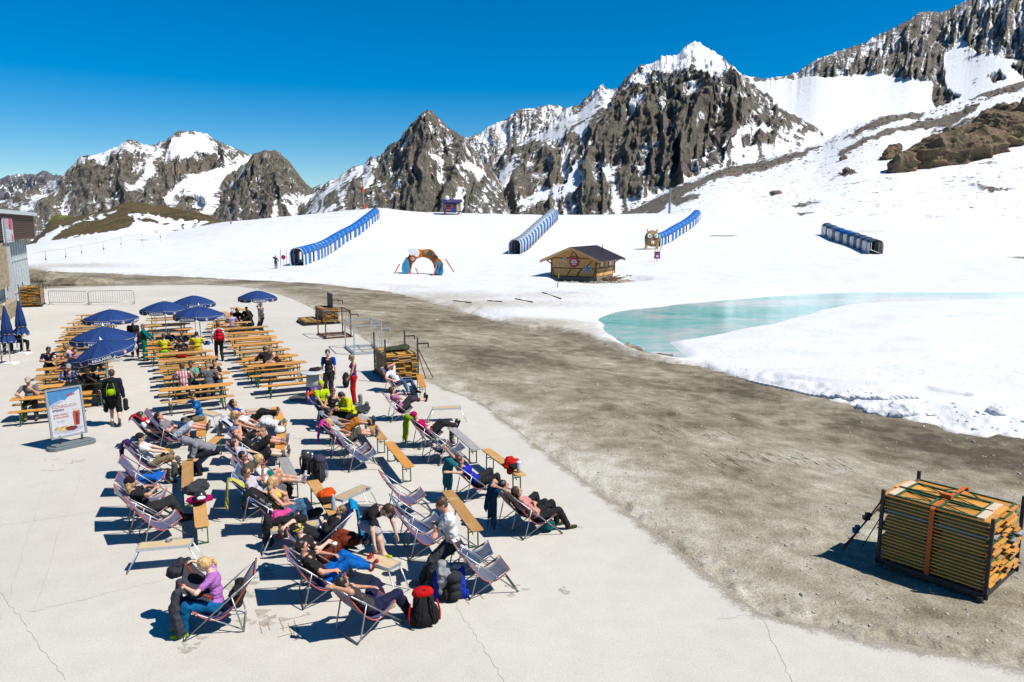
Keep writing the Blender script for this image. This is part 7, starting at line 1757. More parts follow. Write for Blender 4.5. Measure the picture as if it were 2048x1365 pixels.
lie(CF, 'man in dark sunglasses and camouflage shirt with green shorts', legs=[(.90, .16, .08), (.88, -.16, .08)], lean=-34, glasses=('sun',), hair='dark', skin='red', top=(TS, ph(90, 90, 75), 'short'), bot=('shorts', ph(0, 125, 120), 'short'), shoe=BK, arms=[(.45, .10, .62), (.40, -.2, .60)], head=(2, -25, 0))
lie(CG, 'blonde woman in white T-shirt and white socks sitting up with sunglasses', fem=True, hs='bun', hair='blond', skin='mid', lean=-16, pelvis=(.40, 0, .37), legs=[(1.17, .02, .52), (1.18, -.14, .52)], glasses=('sun',), arms=[(.52, .06, .50), (.55, -.05, .50)], top=(TS, WH, 'short'), bot=('shorts', ph(170, 210, 225), 'short'), shoe=None, sock=ph(220, 220, 225), head=(16, 10, 0))
lie(CH_, 'man with receding hair and sunglasses lifting one tattooed arm', legs=[(.92, .16, .08), (.86, -.14, .08)], lean=-32, hair='brown', skin='red', glasses=('sun',), arms=[(.42, .18, .95), (.42, -.18, .56)], elb=[(0, .2, -1), (-.3, -1, -.2)], top=(TS, ph(225, 215, 225), 'short'), bot=('shorts', ph(120, 120, 120), 'knee'), shoe=BK, head=(12, -30, 0))
lie(CI, 'blonde woman in yellow top and blue jeans resting her chin on her hand', fem=True, hs='long', hair='blond', skin='red', lean=-18, legs=[(.88, .16, .08), (.84, -.10, .08)], arms=[(.30, .08, .88), (.58, -.10, .58)], elb=[(.6, .3, -1), (-.3, -1, -.2)], top=('tank', ph(235, 215, 90), ''), bot=('jeans', ph(85, 125, 160), 'long'), shoe=ph(190, 60, 60), head=(22, 0, 0))
lie(CK, 'child with sandy hair in black clothes lying the opposite way', H=1.5, hair='sandy', hs='short', skin='pale', legs=[(1.06, .08, .50), (1.06, -.08, .50)], top=('sweater', BK, 'long'), bot=('trousers', BK, 'long'), shoe=ph(95, 85, 75), head=(0, 0, 0))
lie(CL, 'boy in yellow goggles and black T-shirt with rust red trousers', hair='dark', skin='pale', glasses=('gog', ph(235, 225, 30)), arms=[(-.20, .12, .95), (.45, -.12, .62)], elb=[(0, 1, .5), (-.3, -1, -.2)], top=(TS, BK, 'short'), bot=('ski', ph(135, 55, 35), 'calf'), shoe=ph(20, 115, 140), sock=ph(60, 60, 68), legs=[(1.12, .10, .50), (1.16, -.04, .48)], kl=[(0, .3, 1), (0, -.1, 1)], head=(0, -8, 0))
lie(CM, 'man in sunglasses, black T-shirt and bright blue trousers holding a beer', hair='dark', skin='red', glasses=('sun',), lean=-36, arms=[(.54, .16, .66), (.52, -.20, .54)], top=(TS, BK, 'short'), bot=('trousers', ph(0, 110, 205), 'long'), shoe=ph(200, 60, 60), sock=BK, legs=[(1.10, .16, .40), (1.14, .0, .38)], kl=[(0, .3, 1), (0, -.1, 1)], head=(8, -4, 0), curl=.9)
lie(CN, 'man with hands behind his head in grey T-shirt and navy trousers', hair='dark', skin='mid', arms=[(.48, .10, .60), (-.24, -.10, .94)], elb=[(-.3, 1, -.2), (0, -1, .35)], top=(TS, ph(78, 74, 76), 'short'), bot=('ski', ph(40, 42, 78), 'long'), shoe=ph(190, 185, 165), legs=[(.86, .24, .08), (1.02, -.17, .08)], kl=[(.1, .4, 1), (.2, -.1, 1)], head=(-6, 10, 0))
lie(CO, 'grey haired man in black T-shirt', hair='grey', skin='tan', lean=-34, arms=[(.50, .12, .64), (.50, -.12, .66)], top=(TS, BK, 'short'), bot=('trousers', BK, 'long'), shoe=BK, legs=FK, head=(10, 0, 0))
lie(CP_, 'dark haired man in grey T-shirt and orange shorts', hair='dark', skin='tan', legs=FB, arms=[(.52, .10, .60), (.50, -.12, .58)], top=(TS, ph(170, 172, 178), 'short'), bot=('shorts', ph(215, 130, 40), 'knee'), shoe=ph(70, 80, 100), sock=BK, head=(14, -4, 0))
lie(CQ, 'woman in grey skirt and furry boots with blonde hair', fem=True, hair='blond', hs='bob', skin='red', legs=FB, arms=[(.44, .10, .60), (.42, -.16, .58)], top=(TS, ph(215, 215, 215), 'short'), bot=('skirt', ph(112, 105, 92), 'knee'), shoe=ph(125, 115, 110), sock=ph(120, 112, 105), head=(8, 6, 0))
lie(CS, 'man asleep in white T-shirt and blue jeans with one arm over his face', skin='red', hair='brown', legs=[(1.02, .26, .08), (1.0, -.22, .08)], arms=[(.10, .02, 1.0), (.36, -.30, .50)], elb=[(-.3, 1, .6), (-.3, -1, -.2)], top=(TS, WH, 'short'), bot=('jeans', ph(70, 110, 150), 'long'), shoe=BK, head=(-10, 30, 0), belly=.03)
lie(CT, 'woman reading a blue book in pink top and grey trousers', fem=True, hair='auburn', hs='bob', skin='pale', legs=[(1.10, .06, .62), (1.12, -.08, .60)], arms=READ, top=(TS, ph(215, 130, 170), 'short'), bot=('trousers', ph(75, 68, 82), 'calf'), shoe=BK, sock=None, head=(20, 0, 0), curl=1.0, lean=-34)
lie(CU, 'person asleep in magenta shirt and black trousers', fem=True, hair='dark', hs='short', skin='pale', legs=[(1.14, .06, .50), (1.15, -.06, .50)], arms=[(.40, .10, .66), (.36, -.14, .62)], top=('sweater', ph(205, 0, 100), 'short'), bot=('trousers', BK, 'long'), shoe=BK, head=(0, 0, 0), hat=('beanie', ph(205, 0, 100)))
lie(CW_, 'person stretching both arms up in blue and purple top', hair='auburn', skin='mid', fem=True, hs='short', legs=[(.92, .20, .08), (.86, -.20, .08)], arms=[(-.25, .22, 1.14), (-.38, -.36, .80)], elb=[(-.2, 1, .6), (-.2, -1, 0)], top=(TS, ph(35, 50, 200), 'short'), bot=('trousers', (.015, .016, .018), 'long'), shoe=BK)
lie(CX_, 'man with hands behind his head in pale shirt and black trousers', hair='dark', skin='mid', arms=HEAD, elb=HEADE, top=(TS, ph(215, 215, 200), 'short'), bot=('trousers', BK, 'long'), shoe=BK, legs=[(.90, .22, .08), (.84, -.22, .08)], head=(0, -10, 0))
lie(CY_, 'woman asleep in pink top and black trousers beside the gravel', fem=True, hair='brown', hs='bob', skin='mid', arms=BEL, top=(TS, ph(235, 160, 160), 'short'), bot=('trousers', BK, 'long'), shoe=ph(70, 75, 50), legs=[(.92, .14, .08), (1.04, -.12, .08)], head=(0, -8, 0))
person(l5[0], l5[1], 'woman with blonde ponytail in pink T-shirt holding up a dark jacket', fem=True, H=1.68, pelvis=(.40, 0, .42), lean=-4, bend=14, hs='pony', hair='blond', skin='pale', legs=[(.86, .16, .08), (.90, -.06, .08)], kl=[(.3, .1, 1)] * 2, arms=[(.80, .10, .76), (.70, -.28, .98)], elb=[(-.2, 1, -.5), (-.2, -1, -.3)], head=(26, 10, 0), near=True,
       top=(TS, ph(205, 130, 215), 'short'), bot=('ski', ph(0, 105, 160), 'long'), shoe=ph(170, 210, 30), curl=1.2)
# ---- standing and others near the deck chairs
def stand(u, v, yaw, label, z=0.0, **k):
    p = G(u, v, 0); k.setdefault('near', v > 780); return person((p.x, p.y, z), R(yaw), label, **k)
stand(746, 1140, -38, 'man in black T-shirt and white shorts bending over with hands down', pelvis=(-.10, 0, .90), lean=26, bend=40, legs=[(.05, .14, .08), (.42, -.10, .46)], arms=[(.34, .30, .58), (.42, -.30, .52)], elb=[(-.4, 1, 0), (-.4, -1, 0)], kl=[(1, .1, 0), (1, -.2, .4)], head=(35, 0, 0), hair='brown', skin='pale', top=(TS, BK, 'short'), bot=('shorts', ph(195, 195, 200), 'knee'), shoe=ph(205, 225, 0), glasses=None)
stand(858, 1172, 190, 'man in white T-shirt and grey ski trousers leaning back with crossed arms', pelvis=(-.42, 0, .78), lean=6, bend=8, legs=[(-.02, .20, .08), (.12, -.08, .08)], arms=[(-.12, -.13, 1.05), (-.12, .13, 1.01)], elb=[(.1, 1, -.3), (.1, -1, -.3)], kl=[(1, .1, .2), (1, -.1, .2)], head=(14, 10, 0), hair='brown', skin='red', glasses=('sun',), top=(TS, WH, 'short'), bot=('ski', ph(72, 72, 76), 'long'), shoe=ph(130, 130, 135), H=1.8)
stand(232, 852, 110, 'man walking away with black and lime backpack, black shorts and bare calves', hair='auburn', skin='pale', legs=[(.16, .12, .12), (-.12, -.12, .08)], arms=[(.02, .27, .80), (.10, -.27, .80)], top=('jacket', NV, 'long'), bot=('shorts', BK, 'knee'), shoe=ph(120, 110, 95), H=1.82, head=(12, 0, 0), curl=1.0)
stand(660, 796, -95, 'man standing in blue and grey shirt with black trousers', hair='dark', skin='pale', top=(TS, ph(62, 62, 66), 'short'), sleeve=ph(0, 80, 215), bot=('ski', BK, 'long'), shoe=BK, H=1.84, head=(18, 0, 0))
stand(709, 806, 200, 'woman standing in purple tank top and red ski trousers', fem=True, hair='sandy', hs='braid', skin='mid', top=('tank', ph(110, 45, 130), ''), bot=('ski', ph(215, 15, 25), 'long'), shoe=ph(150, 140, 130), H=1.7, glasses=('sun',), head=(14, 0, 0), arms=[(.20, .12, .92), (.06, -.26, .86)])
def sitb(u, v, yaw, label, hz=1.27, dz=0, **k):
    """seated on a bench: the head stands over u, v"""
    lean = k.get('lean', 12); p = G(u, v, hz); a = R(yaw); off = Matrix.Rotation(a, 3, 'Z') @ Vector((math.sin(R(lean)) * .6, 0, 0)); loc = Vector((p.x - off.x, p.y - off.y, 0))
    k.setdefault('lean', lean); k.setdefault('legs', [(.38, .15, .08), (.36, -.15, .08)]); k.setdefault('arms', [(.44, .16, .81), (.44, -.14, .81)]); k.setdefault('pelvis', (0, 0, .575)); k.setdefault('head', (8, 0, 0))
    k.setdefault('elb', [(-.4, 1, -.4), (-.4, -1, -.4)]); k.setdefault('kl', [(1, .1, .6), (1, -.1, .6)]); k.setdefault('near', v > 760)
    return person(loc, a, label, **k)
sitb(380, 872, 205, 'stooping person in grey hooded sweater bent over their boots', hz=1.0, lean=62, pelvis=(0, 0, .575), arms=[(.62, .14, .22), (.60, -.14, .24)], head=(30, 0, 0), top=('hoodie', ph(160, 160, 168), 'long'), hat=('hood',), bot=('trousers', ph(35, 38, 55), 'long'), shoe=BK, near=True)
sitb(389, 788, 215, 'woman in blue patterned T-shirt and yellow goggles holding a beer glass', hz=1.27, lean=10, fem=True, hair='dark', hs='short', glasses=('gog', ph(215, 215, 40)), skin='mid', arms=[(.36, .05, .74), (.52, -.30, .98)], top=(TS, striped('shirt_blue_print', ph(15, 105, 195), ph(60, 165, 225), 1, 30, True), 'short'), bot=('shorts', ph(130, 120, 95), 'knee'), shoe=BK, near=True, head=(24, 10, 0), curl=1.0)
sitb(642, 776, -60, 'person in lime yellow cap with black and lime top', hz=1.15, lean=-10, hat=('beanie', ph(215, 230, 40)), skin='mid', top=(TS, ph(200, 225, 0), 'short'), bot=('trousers', BK, 'long'), hair='dark', shoe=BK, arms=[(.40, .1, .75), (.40, -.1, .72)])
sitb(664, 786, -150 + 90, 'woman in black tank top with her back turned to the grey haired man', hz=1.18, fem=True, hs='bun', hair='auburn', skin='mid', top=('tank', BK, ''), bot=('trousers', BK, 'long'), shoe=BK, arms=[(.34, .08, .80), (.38, -.08, .76)], head=(26, 0, 0))
sitb(689, 792, 215, 'person in bright yellow jacket with orange badge beside the black bags', hz=1.15, lean=24, hair='dark', skin='mid', top=('jacket', ph(225, 230, 0), 'long'), bot=('trousers', BK, 'long'), shoe=BK, head=(30, 0, 0))
# ---- people at the tables
TBG = 'people at the beer tables'
sitb(56, 760, -62, 'man in beige cap and grey T-shirt at the front table, chin in hand', hz=1.27, hat=('cap', ph(205, 195, 170)), skin='mid', hair='grey', top=(TS, ph(125, 128, 132), 'short'), bot=('trousers', ph(90, 80, 60), 'long'), arms=[(.36, .10, 1.0), (.44, -.2, .81)], elb=[(.4, .4, -1), (-.4, -1, -.4)], belly=.04, group=TBG)
sitb(137, 733, -62, 'man in blue plaid shirt shaded by the tilted parasol', hair='grey', skin='mid', top=(TS, striped('shirt_plaid', ph(60, 65, 125), ph(150, 160, 205), 1, 18, True), 'rolled'), bot=('trousers', KH, 'long'), hat=('cap', ph(180, 175, 170)), group=TBG)
sitb(176, 737, -62, 'woman in dark sunglasses beside the plaid shirt man', fem=True, hair='brown', hs='bob', skin='mid', glasses=('sun',), top=(TS, ph(70, 60, 55), 'short'), bot=('trousers', KH, 'long'), arms=[(.34, .05, .98), (.44, -.16, .81)], elb=[(.4, .4, -1), (-.4, -1, -.4)], group=TBG)
sitb(95, 698, -45, 'man in navy T-shirt and sunglasses holding something orange', hair='dark', skin='tan', glasses=('sun',), top=(TS, ph(25, 30, 55), 'short'), bot=('trousers', BK, 'long'), head=(14, 20, 0), group=TBG)
sitb(134, 693, 200, 'woman in white and pink top behind the blue T-shirt man', fem=True, hair='sandy', hs='bob', skin='red', top=(TS, ph(235, 200, 215), 'short'), bot=('trousers', BK, 'long'), group=TBG)
sitb(137, 709, -150, 'man in pale blue T-shirt and pale cap looking down', hair='sandy', hat=('band', ph(200, 205, 215)), skin='red', top=(TS, ph(140, 165, 205), 'short'), bot=('trousers', ph(60, 60, 70), 'long'), head=(24, 0, 0), group=TBG)
sitb(150, 699, -62, 'person with short dark hair behind the tilted parasol', hair='dark', skin='mid', top=(TS, ph(200, 150, 160), 'short'), bot=('trousers', BK, 'long'), group=TBG)
sitb(183, 716, -62, 'person in grey shirt under the tilted parasol', hair='brown', skin='mid', top=(TS, ph(95, 95, 100), 'long'), bot=('trousers', BK, 'long'), group=TBG)
stand(271, 714, -64, 'man standing all in black beside the farthest building-side parasol', hair='dark', skin='mid', top=('jacket', BK, 'long'), bot=('trousers', BK, 'long'), shoe=BK, H=1.82, arms=[(.24, .04, 1.05), (.2, -.12, .95)])
stand(291, 722, 20, 'woman standing in teal overalls with a teal headband', fem=True, hs='long', hair='sandy', hat=('band', ph(0, 130, 130)), top=('jacket', ph(0, 120, 120), 'long'), bot=('ski', ph(0, 130, 95), 'long'), shoe=ph(90, 30, 50), H=1.68, arms=[(.40, .2, 1.0), (.36, -.2, .95)])
sitb(327, 672, 117, 'woman with ponytail in yellow top seen from behind', fem=True, hs='pony', hair='brown', skin='mid', top=(TS, ph(225, 225, 30), 'short'), bot=('ski', ph(110, 180, 20), 'long'), group=TBG)
sitb(337, 663, -62, 'man in blue T-shirt leaning on the table, facing the yellow top woman', hair='dark', skin='mid', top=(TS, ph(30, 60, 125), 'short'), bot=('trousers', BK, 'long'), head=(26, 0, 0), group=TBG)
sitb(361, 678, 117, 'woman with long dark hair and black shirt seen from behind', fem=True, hs='long', hair='dark', skin='mid', top=(TS, BK, 'short'), bot=('ski', ph(190, 40, 40), 'long'), group=TBG)
sitb(363, 664, -62, 'blond man with sunglasses facing the long haired woman', hair='sandy', skin='mid', glasses=('sun',), top=(TS, ph(40, 50, 65), 'short'), bot=('trousers', BK, 'long'), group=TBG)
sitb(393, 668, 117, 'man in plain yellow T-shirt seen from behind at the table end', hair='dark', skin='mid', top=(TS, ph(225, 225, 0), 'short'), bot=('shorts', ph(225, 170, 50), 'short'), group=TBG)
stand(440, 722, 120, 'man walking in white T-shirt and black trousers with a red rucksack', hair='auburn', skin='mid', top=(TS, WH, 'short'), bot=('trousers', BK, 'long'), shoe=BK, H=1.82, arms=[(.12, .26, .92), (.10, -.26, .86)], legs=[(.18, .1, .08), (-.10, -.1, .1)])
sitb(463, 628, 117, 'man in purple striped shirt seen from behind', hair='auburn', skin='mid', top=(TS, striped('shirt_purple_stripe', ph(170, 140, 210), ph(215, 205, 225), 2, 12), 'short'), bot=('trousers', ph(90, 80, 75), 'long'), group=TBG)
sitb(473, 620, -62, 'person in black facing the purple striped shirt', hair='dark', skin='mid', top=('jacket', BK, 'long'), bot=('trousers', BK, 'long'), group=TBG)
sitb(498, 624, 170, 'woman in black jacket with short dark hair at the back tables', fem=True, hs='bob', hair='dark', skin='mid', top=('jacket', BK, 'long'), bot=('trousers', BK, 'long'), group=TBG)
sitb(493, 617, -80, 'person in black half hidden behind the black jacket woman', hair='brown', skin='mid', top=('jacket', BK, 'long'), bot=('trousers', BK, 'long'), group=TBG)
stand(525, 668, 170, 'man standing in grey shirt and cap, drinking under the lone parasol', hair='grey', hat=('cap', ph(110, 112, 110)), skin='mid', top=(TS, ph(110, 100, 105), 'rolled'), bot=('trousers', ph(40, 42, 60), 'long'), shoe=BK, H=1.8, arms=[(.0, .26, .88), (.26, -.08, 1.5)], elb=[(-.5, 1, -.2), (.2, -.6, -1)], belly=.04)
sitb(543, 700, 205, 'woman with blonde bun in black tank top leaning over her legs', fem=True, hs='bun', hair='sandy', skin='mid', hz=1.2, lean=34, arms=[(.72, .1, .52), (.70, -.1, .52)], legs=[(.72, .1, .50), (.72, -.08, .48)], top=('tank', BK, ''), bot=('shorts', BK, 'short'), group=TBG)
sitb(530, 700, 117, 'person in black bending forward beside the blonde bun woman', hair='dark', lean=40, hz=1.1, skin='mid', top=('jacket', BK, 'long'), bot=('trousers', BK, 'long'), group=TBG)
sitb(364, 734, 117, 'stout man in red striped shirt seen from behind', hair='brown', skin='tan', top=(TS, striped('shirt_red_stripe', ph(240, 225, 225), ph(220, 100, 115), 1, 22), 'short'), bot=('trousers', ph(50, 45, 45), 'long'), belly=.05, H=1.82, group=TBG)
sitb(381, 727, -62, 'man in turquoise T-shirt and sunglasses, hand to his mouth', hair='dark', skin='tan', glasses=('sun',), top=(TS, ph(100, 200, 190), 'short'), bot=('trousers', BK, 'long'), arms=[(.34, .05, 1.02), (.44, -.16, .81)], elb=[(.4, .4, -1), (-.4, -1, -.4)], group=TBG)
sitb(415, 731, 117, 'man in grey T-shirt and olive cap seen from behind', hair='grey', hat=('cap', ph(140, 120, 90)), skin='tan', top=(TS, ph(110, 114, 122), 'short'), bot=('trousers', BK, 'long'), H=1.8, group=TBG)
sitb(428, 724, -62, 'woman with auburn hair in black T-shirt, chin on hands', fem=True, hs='short', hair='auburn', skin='mid', top=(TS, BK, 'short'), bot=('jeans', ph(70, 90, 120), 'long'), arms=[(.32, .04, .96), (.32, -.04, .96)], elb=[(.5, .4, -1), (.5, -.4, -1)], group=TBG)
sitb(37, 652, -20, 'person in black sitting behind the closed parasol', hair='dark', skin='mid', top=('jacket', BK, 'long'), bot=('trousers', BK, 'long'))
sitb(8, 655, -40, 'person in blue jacket at the frame edge under the closed parasol', hair='brown', skin='mid', top=('jacket', ph(20, 75, 125), 'long'), bot=('trousers', BK, 'long'))
p = GT(552, 538); person(p, R(-60), 'skier in dark clothes standing far off beside the slalom pole', H=1.75, hair='dark', top=('jacket', ph(60, 68, 62), 'long'), bot=('trousers', ph(45, 50, 45), 'long'), arms=[(.1, .3, .9), (.15, -.1, 1.55)], elb=[(-.5, 1, 0), (0, -1, -.3)])
# ---- garments
drape(*C1, ph(215, 25, 60), 'crimson jacket draped over the head end of the first deck chair', 'jacket', .02, .40, .10, .55, seed=2, puff=.05)
drape(*C4, ph(70, 40, 105), 'dark purple hoodie hanging behind the white T-shirt man', 'hoodie', .08, .42, .50, .12, seed=3)
drape(*CC, ph(225, 226, 235), 'white and navy jacket hanging on the ponytail woman\'s chair', 'jacket', 0, .50, .55, .35, seed=4)
drape(*CI, BK, 'black puffer jacket laid over the jeans woman\'s chair', 'puffer_jacket', -.12, .36, .30, .75, seed=5, puff=.06)
drape(*CH_, ph(225, 220, 110), 'pale yellow shirt hanging beside the black puffer jacket', 'shirt', -.2, .22, .60, .30, seed=6)
drape(*CK, ph(0, 160, 220), 'cyan towel hanging over the reversed blue chair', 'towel', -.05, .46, .80, .05, seed=7)
drape(*CP_, ph(150, 160, 175), 'grey towel folded over the dark haired man\'s chair', 'towel', 0, .50, .25, .45, seed=8)
drape(*CQ, ph(245, 60, 180), 'pink jacket hanging behind the grey skirt woman', 'jacket', .05, .42, .50, .35, seed=9)
drape(*CU, ph(165, 205, 0), 'lime green jacket hanging behind the magenta shirt sleeper', 'jacket', 0, .52, .78, .05, seed=10)
drape(*CW_, ph(35, 130, 140), 'teal jacket with pale stripe hanging from the stretching person\'s chair', 'jacket', 0, .58, .80, .08, seed=11)
drape(*CX_, ph(15, 75, 110), 'petrol blue jacket hanging behind the pale shirt man', 'jacket', 0, .50, .80, .05, seed=12)
drape(*CO, ph(240, 90, 35), 'orange jacket slung over the grey haired man\'s chair', 'jacket', .22, .34, .10, .55, seed=13, puff=.05)
def at(ch, x, y, z): return W(ch[0], ch[1], (x, y, z))
heap(at(C5, .42, 0, .29), C5[1], [((0, 0, .06), (.24, .17, .08)), ((.12, .10, .10), (.13, .10, .07)), ((-.14, -.06, .10), (.14, .1, .06)), ((.2, -.1, .05), (.12, .09, .06))], ph(20, 110, 205), 'crumpled bright blue jacket on the seat of an empty deck chair', 'jacket', noise=.09, nsc=5)
def panel():
    A, B_, C_, D_ = V3(.80, -.30, 1.02), V3(.90, .16, .74), V3(.46, .24, .56), V3(.44, -.20, .62); rows = []; rr = random.Random(5)
    for i in range(15):
        s_ = i / 14; row = []
        for j in range(15):
            t = j / 14; p = A.lerp(B_, t).lerp(D_.lerp(C_, t), s_); f = .022 * math.sin(t * 9 + s_ * 4) + .014 * math.sin(s_ * 12 + t * 5)
            row.append(p + V3(.2, .1, .9) * f + V3(0, 0, -.05 * math.sin(math.pi * t) * math.sin(math.pi * s_)))
        rows.append(row)
    m = MB(); m.sheet(rows, .018); return m, rows
jm_, jr_ = panel(); jk = jm_.build('jacket', cloth(ph(72, 72, 82)), None, True); jk.location = l5[0]; jk.rotation_euler = (0, 0, l5[1]); tag(jk, 'dark grey jacket with orange zips held up by the pink T-shirt woman', 'jacket')
B = Blob(.015); B.chain([(.90, .17, .74), (.96, .20, .50), (.93, .22, .26), (.90, .20, .12)], [.06, .07, .075, .085]); link('sleeve', B.mesh('sleeve', .011, .03, 7, 4), cloth(ph(72, 72, 82)), jk)
B = Blob(.015); B.chain([(.80, -.30, 1.0), (.93, -.34, .94), (1.02, -.32, .84)], [.05, .08, .09]); B.ell((.94, -.24, .86), (.10, .08, .07)); link('hood', B.mesh('hood', .011, .05, 6, 6), cloth(ph(62, 62, 72)), jk)
B = Blob(.015); B.chain([(.88, .0, .80), (.93, .02, .55), (.92, .06, .36)], [.05, .07, .06]); link('hem', B.mesh('hem', .011, .04, 6, 9), cloth(ph(72, 72, 82)), jk)
for c_ in (3, 11): m = MB(); m.tube([jr_[i][c_] + V3(.0, 0, .012) for i in range(15)], .009, 5); m.build('zip', cloth(ph(235, 80, 30)), jk, True)
m = MB(); m.tube([jr_[14][j] + V3(0, 0, .01) for j in range(15)], .007, 5); m.build('zip', cloth(ph(235, 80, 30)), jk, True)
heap(at(l5, .10, .0, .30), l5[1], [((0, .05, .18), (.10, .16, .18)), ((-.05, -.1, .25), (.08, .1, .14))], BK, 'black jacket stuffed behind the pink T-shirt woman', 'jacket', noise=.05)
heap(G(392, 987, .49) - V3(0, 0, 0), R(30), [((0, .05, .08), (.26, .20, .12)), ((.1, .15, .12), (.18, .14, .11))], (.03, .03, .035), 'dark grey jacket heaped on the bench with the pink helmet bag', 'jacket', noise=.06)
heap(G(398, 1005, .48), R(20), [((0, 0, .05), (.24, .13, .07)), ((.14, .02, .05), (.12, .12, .06))], ph(205, 0, 110), 'magenta jacket under the black helmet', 'jacket', noise=.05)
def helmet(p, c, label, s=1.0, a=0.0):
    B = Blob(.01); B.ell((0, 0, .06), (.145 * s, .115 * s, .13 * s)); me = B.mesh('helmet', .008, cut=[((0, 0, 0.0), (0, 0, -1))]); o = link('helmet', me, pm('helmet_%d' % int(c[0] * 999), c, .3, .05, spec=.6)); o.location = p; o.rotation_euler = (0, 0, a); tag(o, label, 'helmet')
    m = MB(); m.tube([(.15 * s * math.cos(t), .12 * s * math.sin(t), .035) for t in (2 * math.pi * i / 20 for i in range(20))], .012 * s, 5, closed=True); m.build('rim', M_BLK, o, True); m = MB(); m.ball((.13 * s, 0, .06), (.035 * s, .085 * s, .045 * s), 12); m.build('goggles', M_WHITE if c[0] < .1 else M_BLK, o, True); return o
helmet(G(401, 998, .60), (.02, .02, .022), 'black helmet with white goggles on the magenta jacket', 1.0, R(-60))
helmet(G(560, 866, .47), (.52, .52, .51), 'white helmet on the orange bench in the middle of the sunbathers', 1.05, R(40))
heap(G(653, 997, .47), R(40), [((0, 0, .08), (.20, .15, .11)), ((.1, .05, .12), (.1, .1, .07))], ph(240, 90, 20), 'orange rucksack lying on the worn bench by the water bottle', 'rucksack', noise=.03)
heap(G(655, 1006, .47), R(40), [((0, 0, .05), (.17, .12, .06))], ph(50, 40, 40), 'dark bag base under the orange rucksack', 'bag', noise=.02)
p = G(667, 1020, .47); m = MB(); m.lathe([(.0, 0), (.042, 0), (.044, .03), (.040, .10), (.044, .16), (.040, .22), (.016, .27), (.014, .30), (0, .30)], 16, cap=False); bo = m.build('water_bottle', pm('bottle_clear', ph(190, 205, 225), .1, .1, spec=.7), None, True); bo.location = p; tag(bo, 'clear plastic water bottle on the worn bench', 'bottle'); m = MB(); m.lathe([(.017, .29), (.017, .32), (0, .32)], 10, cap=False); m.build('cap', M_WHITE, bo)
heap(G(1023, 935, .47), R(60), [((0, 0, .09), (.24, .17, .12)), ((-.16, -.08, .0), (.1, .1, .12)), ((.1, .1, .13), (.12, .1, .08))], ph(215, 25, 10), 'bright red jacket heaped on the bench by the gravel', 'jacket', noise=.06, flat=-.2)
heap(G(1027, 938, .56), R(60), [((0, 0, .05), (.13, .10, .08))], BK, 'black hat lying on the red jacket', 'hat', noise=.02)
def glass(p, c, label, s=1.0, foam=True):
    m = MB(); m.lathe([(0, 0), (.032 * s, 0), (.034 * s, .05 * s), (.040 * s, .16 * s), (0, .16 * s)], 16, cap=False); o = m.build('beer_glass', pm('beer_%d' % int(c[0] * 999), c, .12, .05, spec=.7), None, True); o.location = p; tag(o, label, 'glass')
    m = MB(); m.lathe([(0, .158 * s), (.041 * s, .158 * s), (.042 * s, .19 * s), (.038 * s, .20 * s), (0, .20 * s)], 16, cap=False); m.build('foam' if foam else 'rim', M_WHITE, o, True)
glass(G(1037, 945, .47), ph(200, 205, 220), 'glass mug standing on the bench beside the red jacket', 1.3)
glass(at(CM, .60, .16, .64), ph(120, 55, 25), 'dark beer held by the man in bright blue trousers', 1.1); glass(G(341, 812, .98) * 1, ph(215, 190, 140), 'pale wheat beer held by the blue T-shirt woman', 1.1)
for i, (u, v, z, c, lab) in enumerate(((400, 742, .77, ph(50, 30, 20), 'dark bottle glass on the table between the striped and the grey shirt'), (233, 655, .77, ph(215, 160, 60), 'beer glass on the building-side table under the far parasol'), (228, 657, .77, ph(160, 80, 40), 'brown glass beside the beer glass under the far parasol'), (345, 684, .77, ph(225, 180, 80), 'yellow beer glass among the yellow shirts'), (376, 684, .77, ph(220, 200, 150), 'pale glass before the yellow T-shirt man'), (110, 723, .77, ph(240, 120, 40), 'orange drink beside the navy T-shirt man'), (160, 745, .77, ph(225, 190, 100), 'small beer before the plaid shirt man'), (482, 636, .77, ph(225, 190, 100), 'beer glass between the people in black at the back'))): glass(G(u, v, z), c, lab, 1.15)
# book, phone, things in hands
m = MB(); 
for q in (1, -1): m.box((0, q * .075, 0), (.008, .15, .21), rotz(q * .35))
o_ = m.build('book', cloth(ph(30, 60, 120))); o_.location = at(CT, .50, 0, .86); o_.rotation_euler = (0, R(-25), CT[1]); tag(o_, 'open blue book held by the reading woman', 'book')
m = MB(); m.box((0, 0, 0), (.010, .075, .15)); o_ = m.build('phone', M_BLK, None, bevel=.004); o_.location = at(C7, .60, 0, .88); o_.rotation_euler = (0, R(-20), C7[1]); tag(o_, 'black phone in the hands of the woman with the beanie', 'phone')
m = MB(); m.box((0, 0, 0), (.006, .13, .17)); o_ = m.build('booklet', cloth(ph(20, 140, 195))); o_.location = G(368, 838, .76); o_.rotation_euler = (R(30), R(40), R(20)); tag(o_, 'blue booklet in the lap of the blue T-shirt woman', 'booklet')
heap(at(C4, .68, 0, .60), C4[1], [((0, 0, 0), (.07, .05, .035)), ((.05, .02, .01), (.05, .03, .02))], ph(235, 180, 40), 'yellow snack bag in the hands of the white T-shirt man', 'snack bag', flat=-.5, noise=.01, vox=.008)
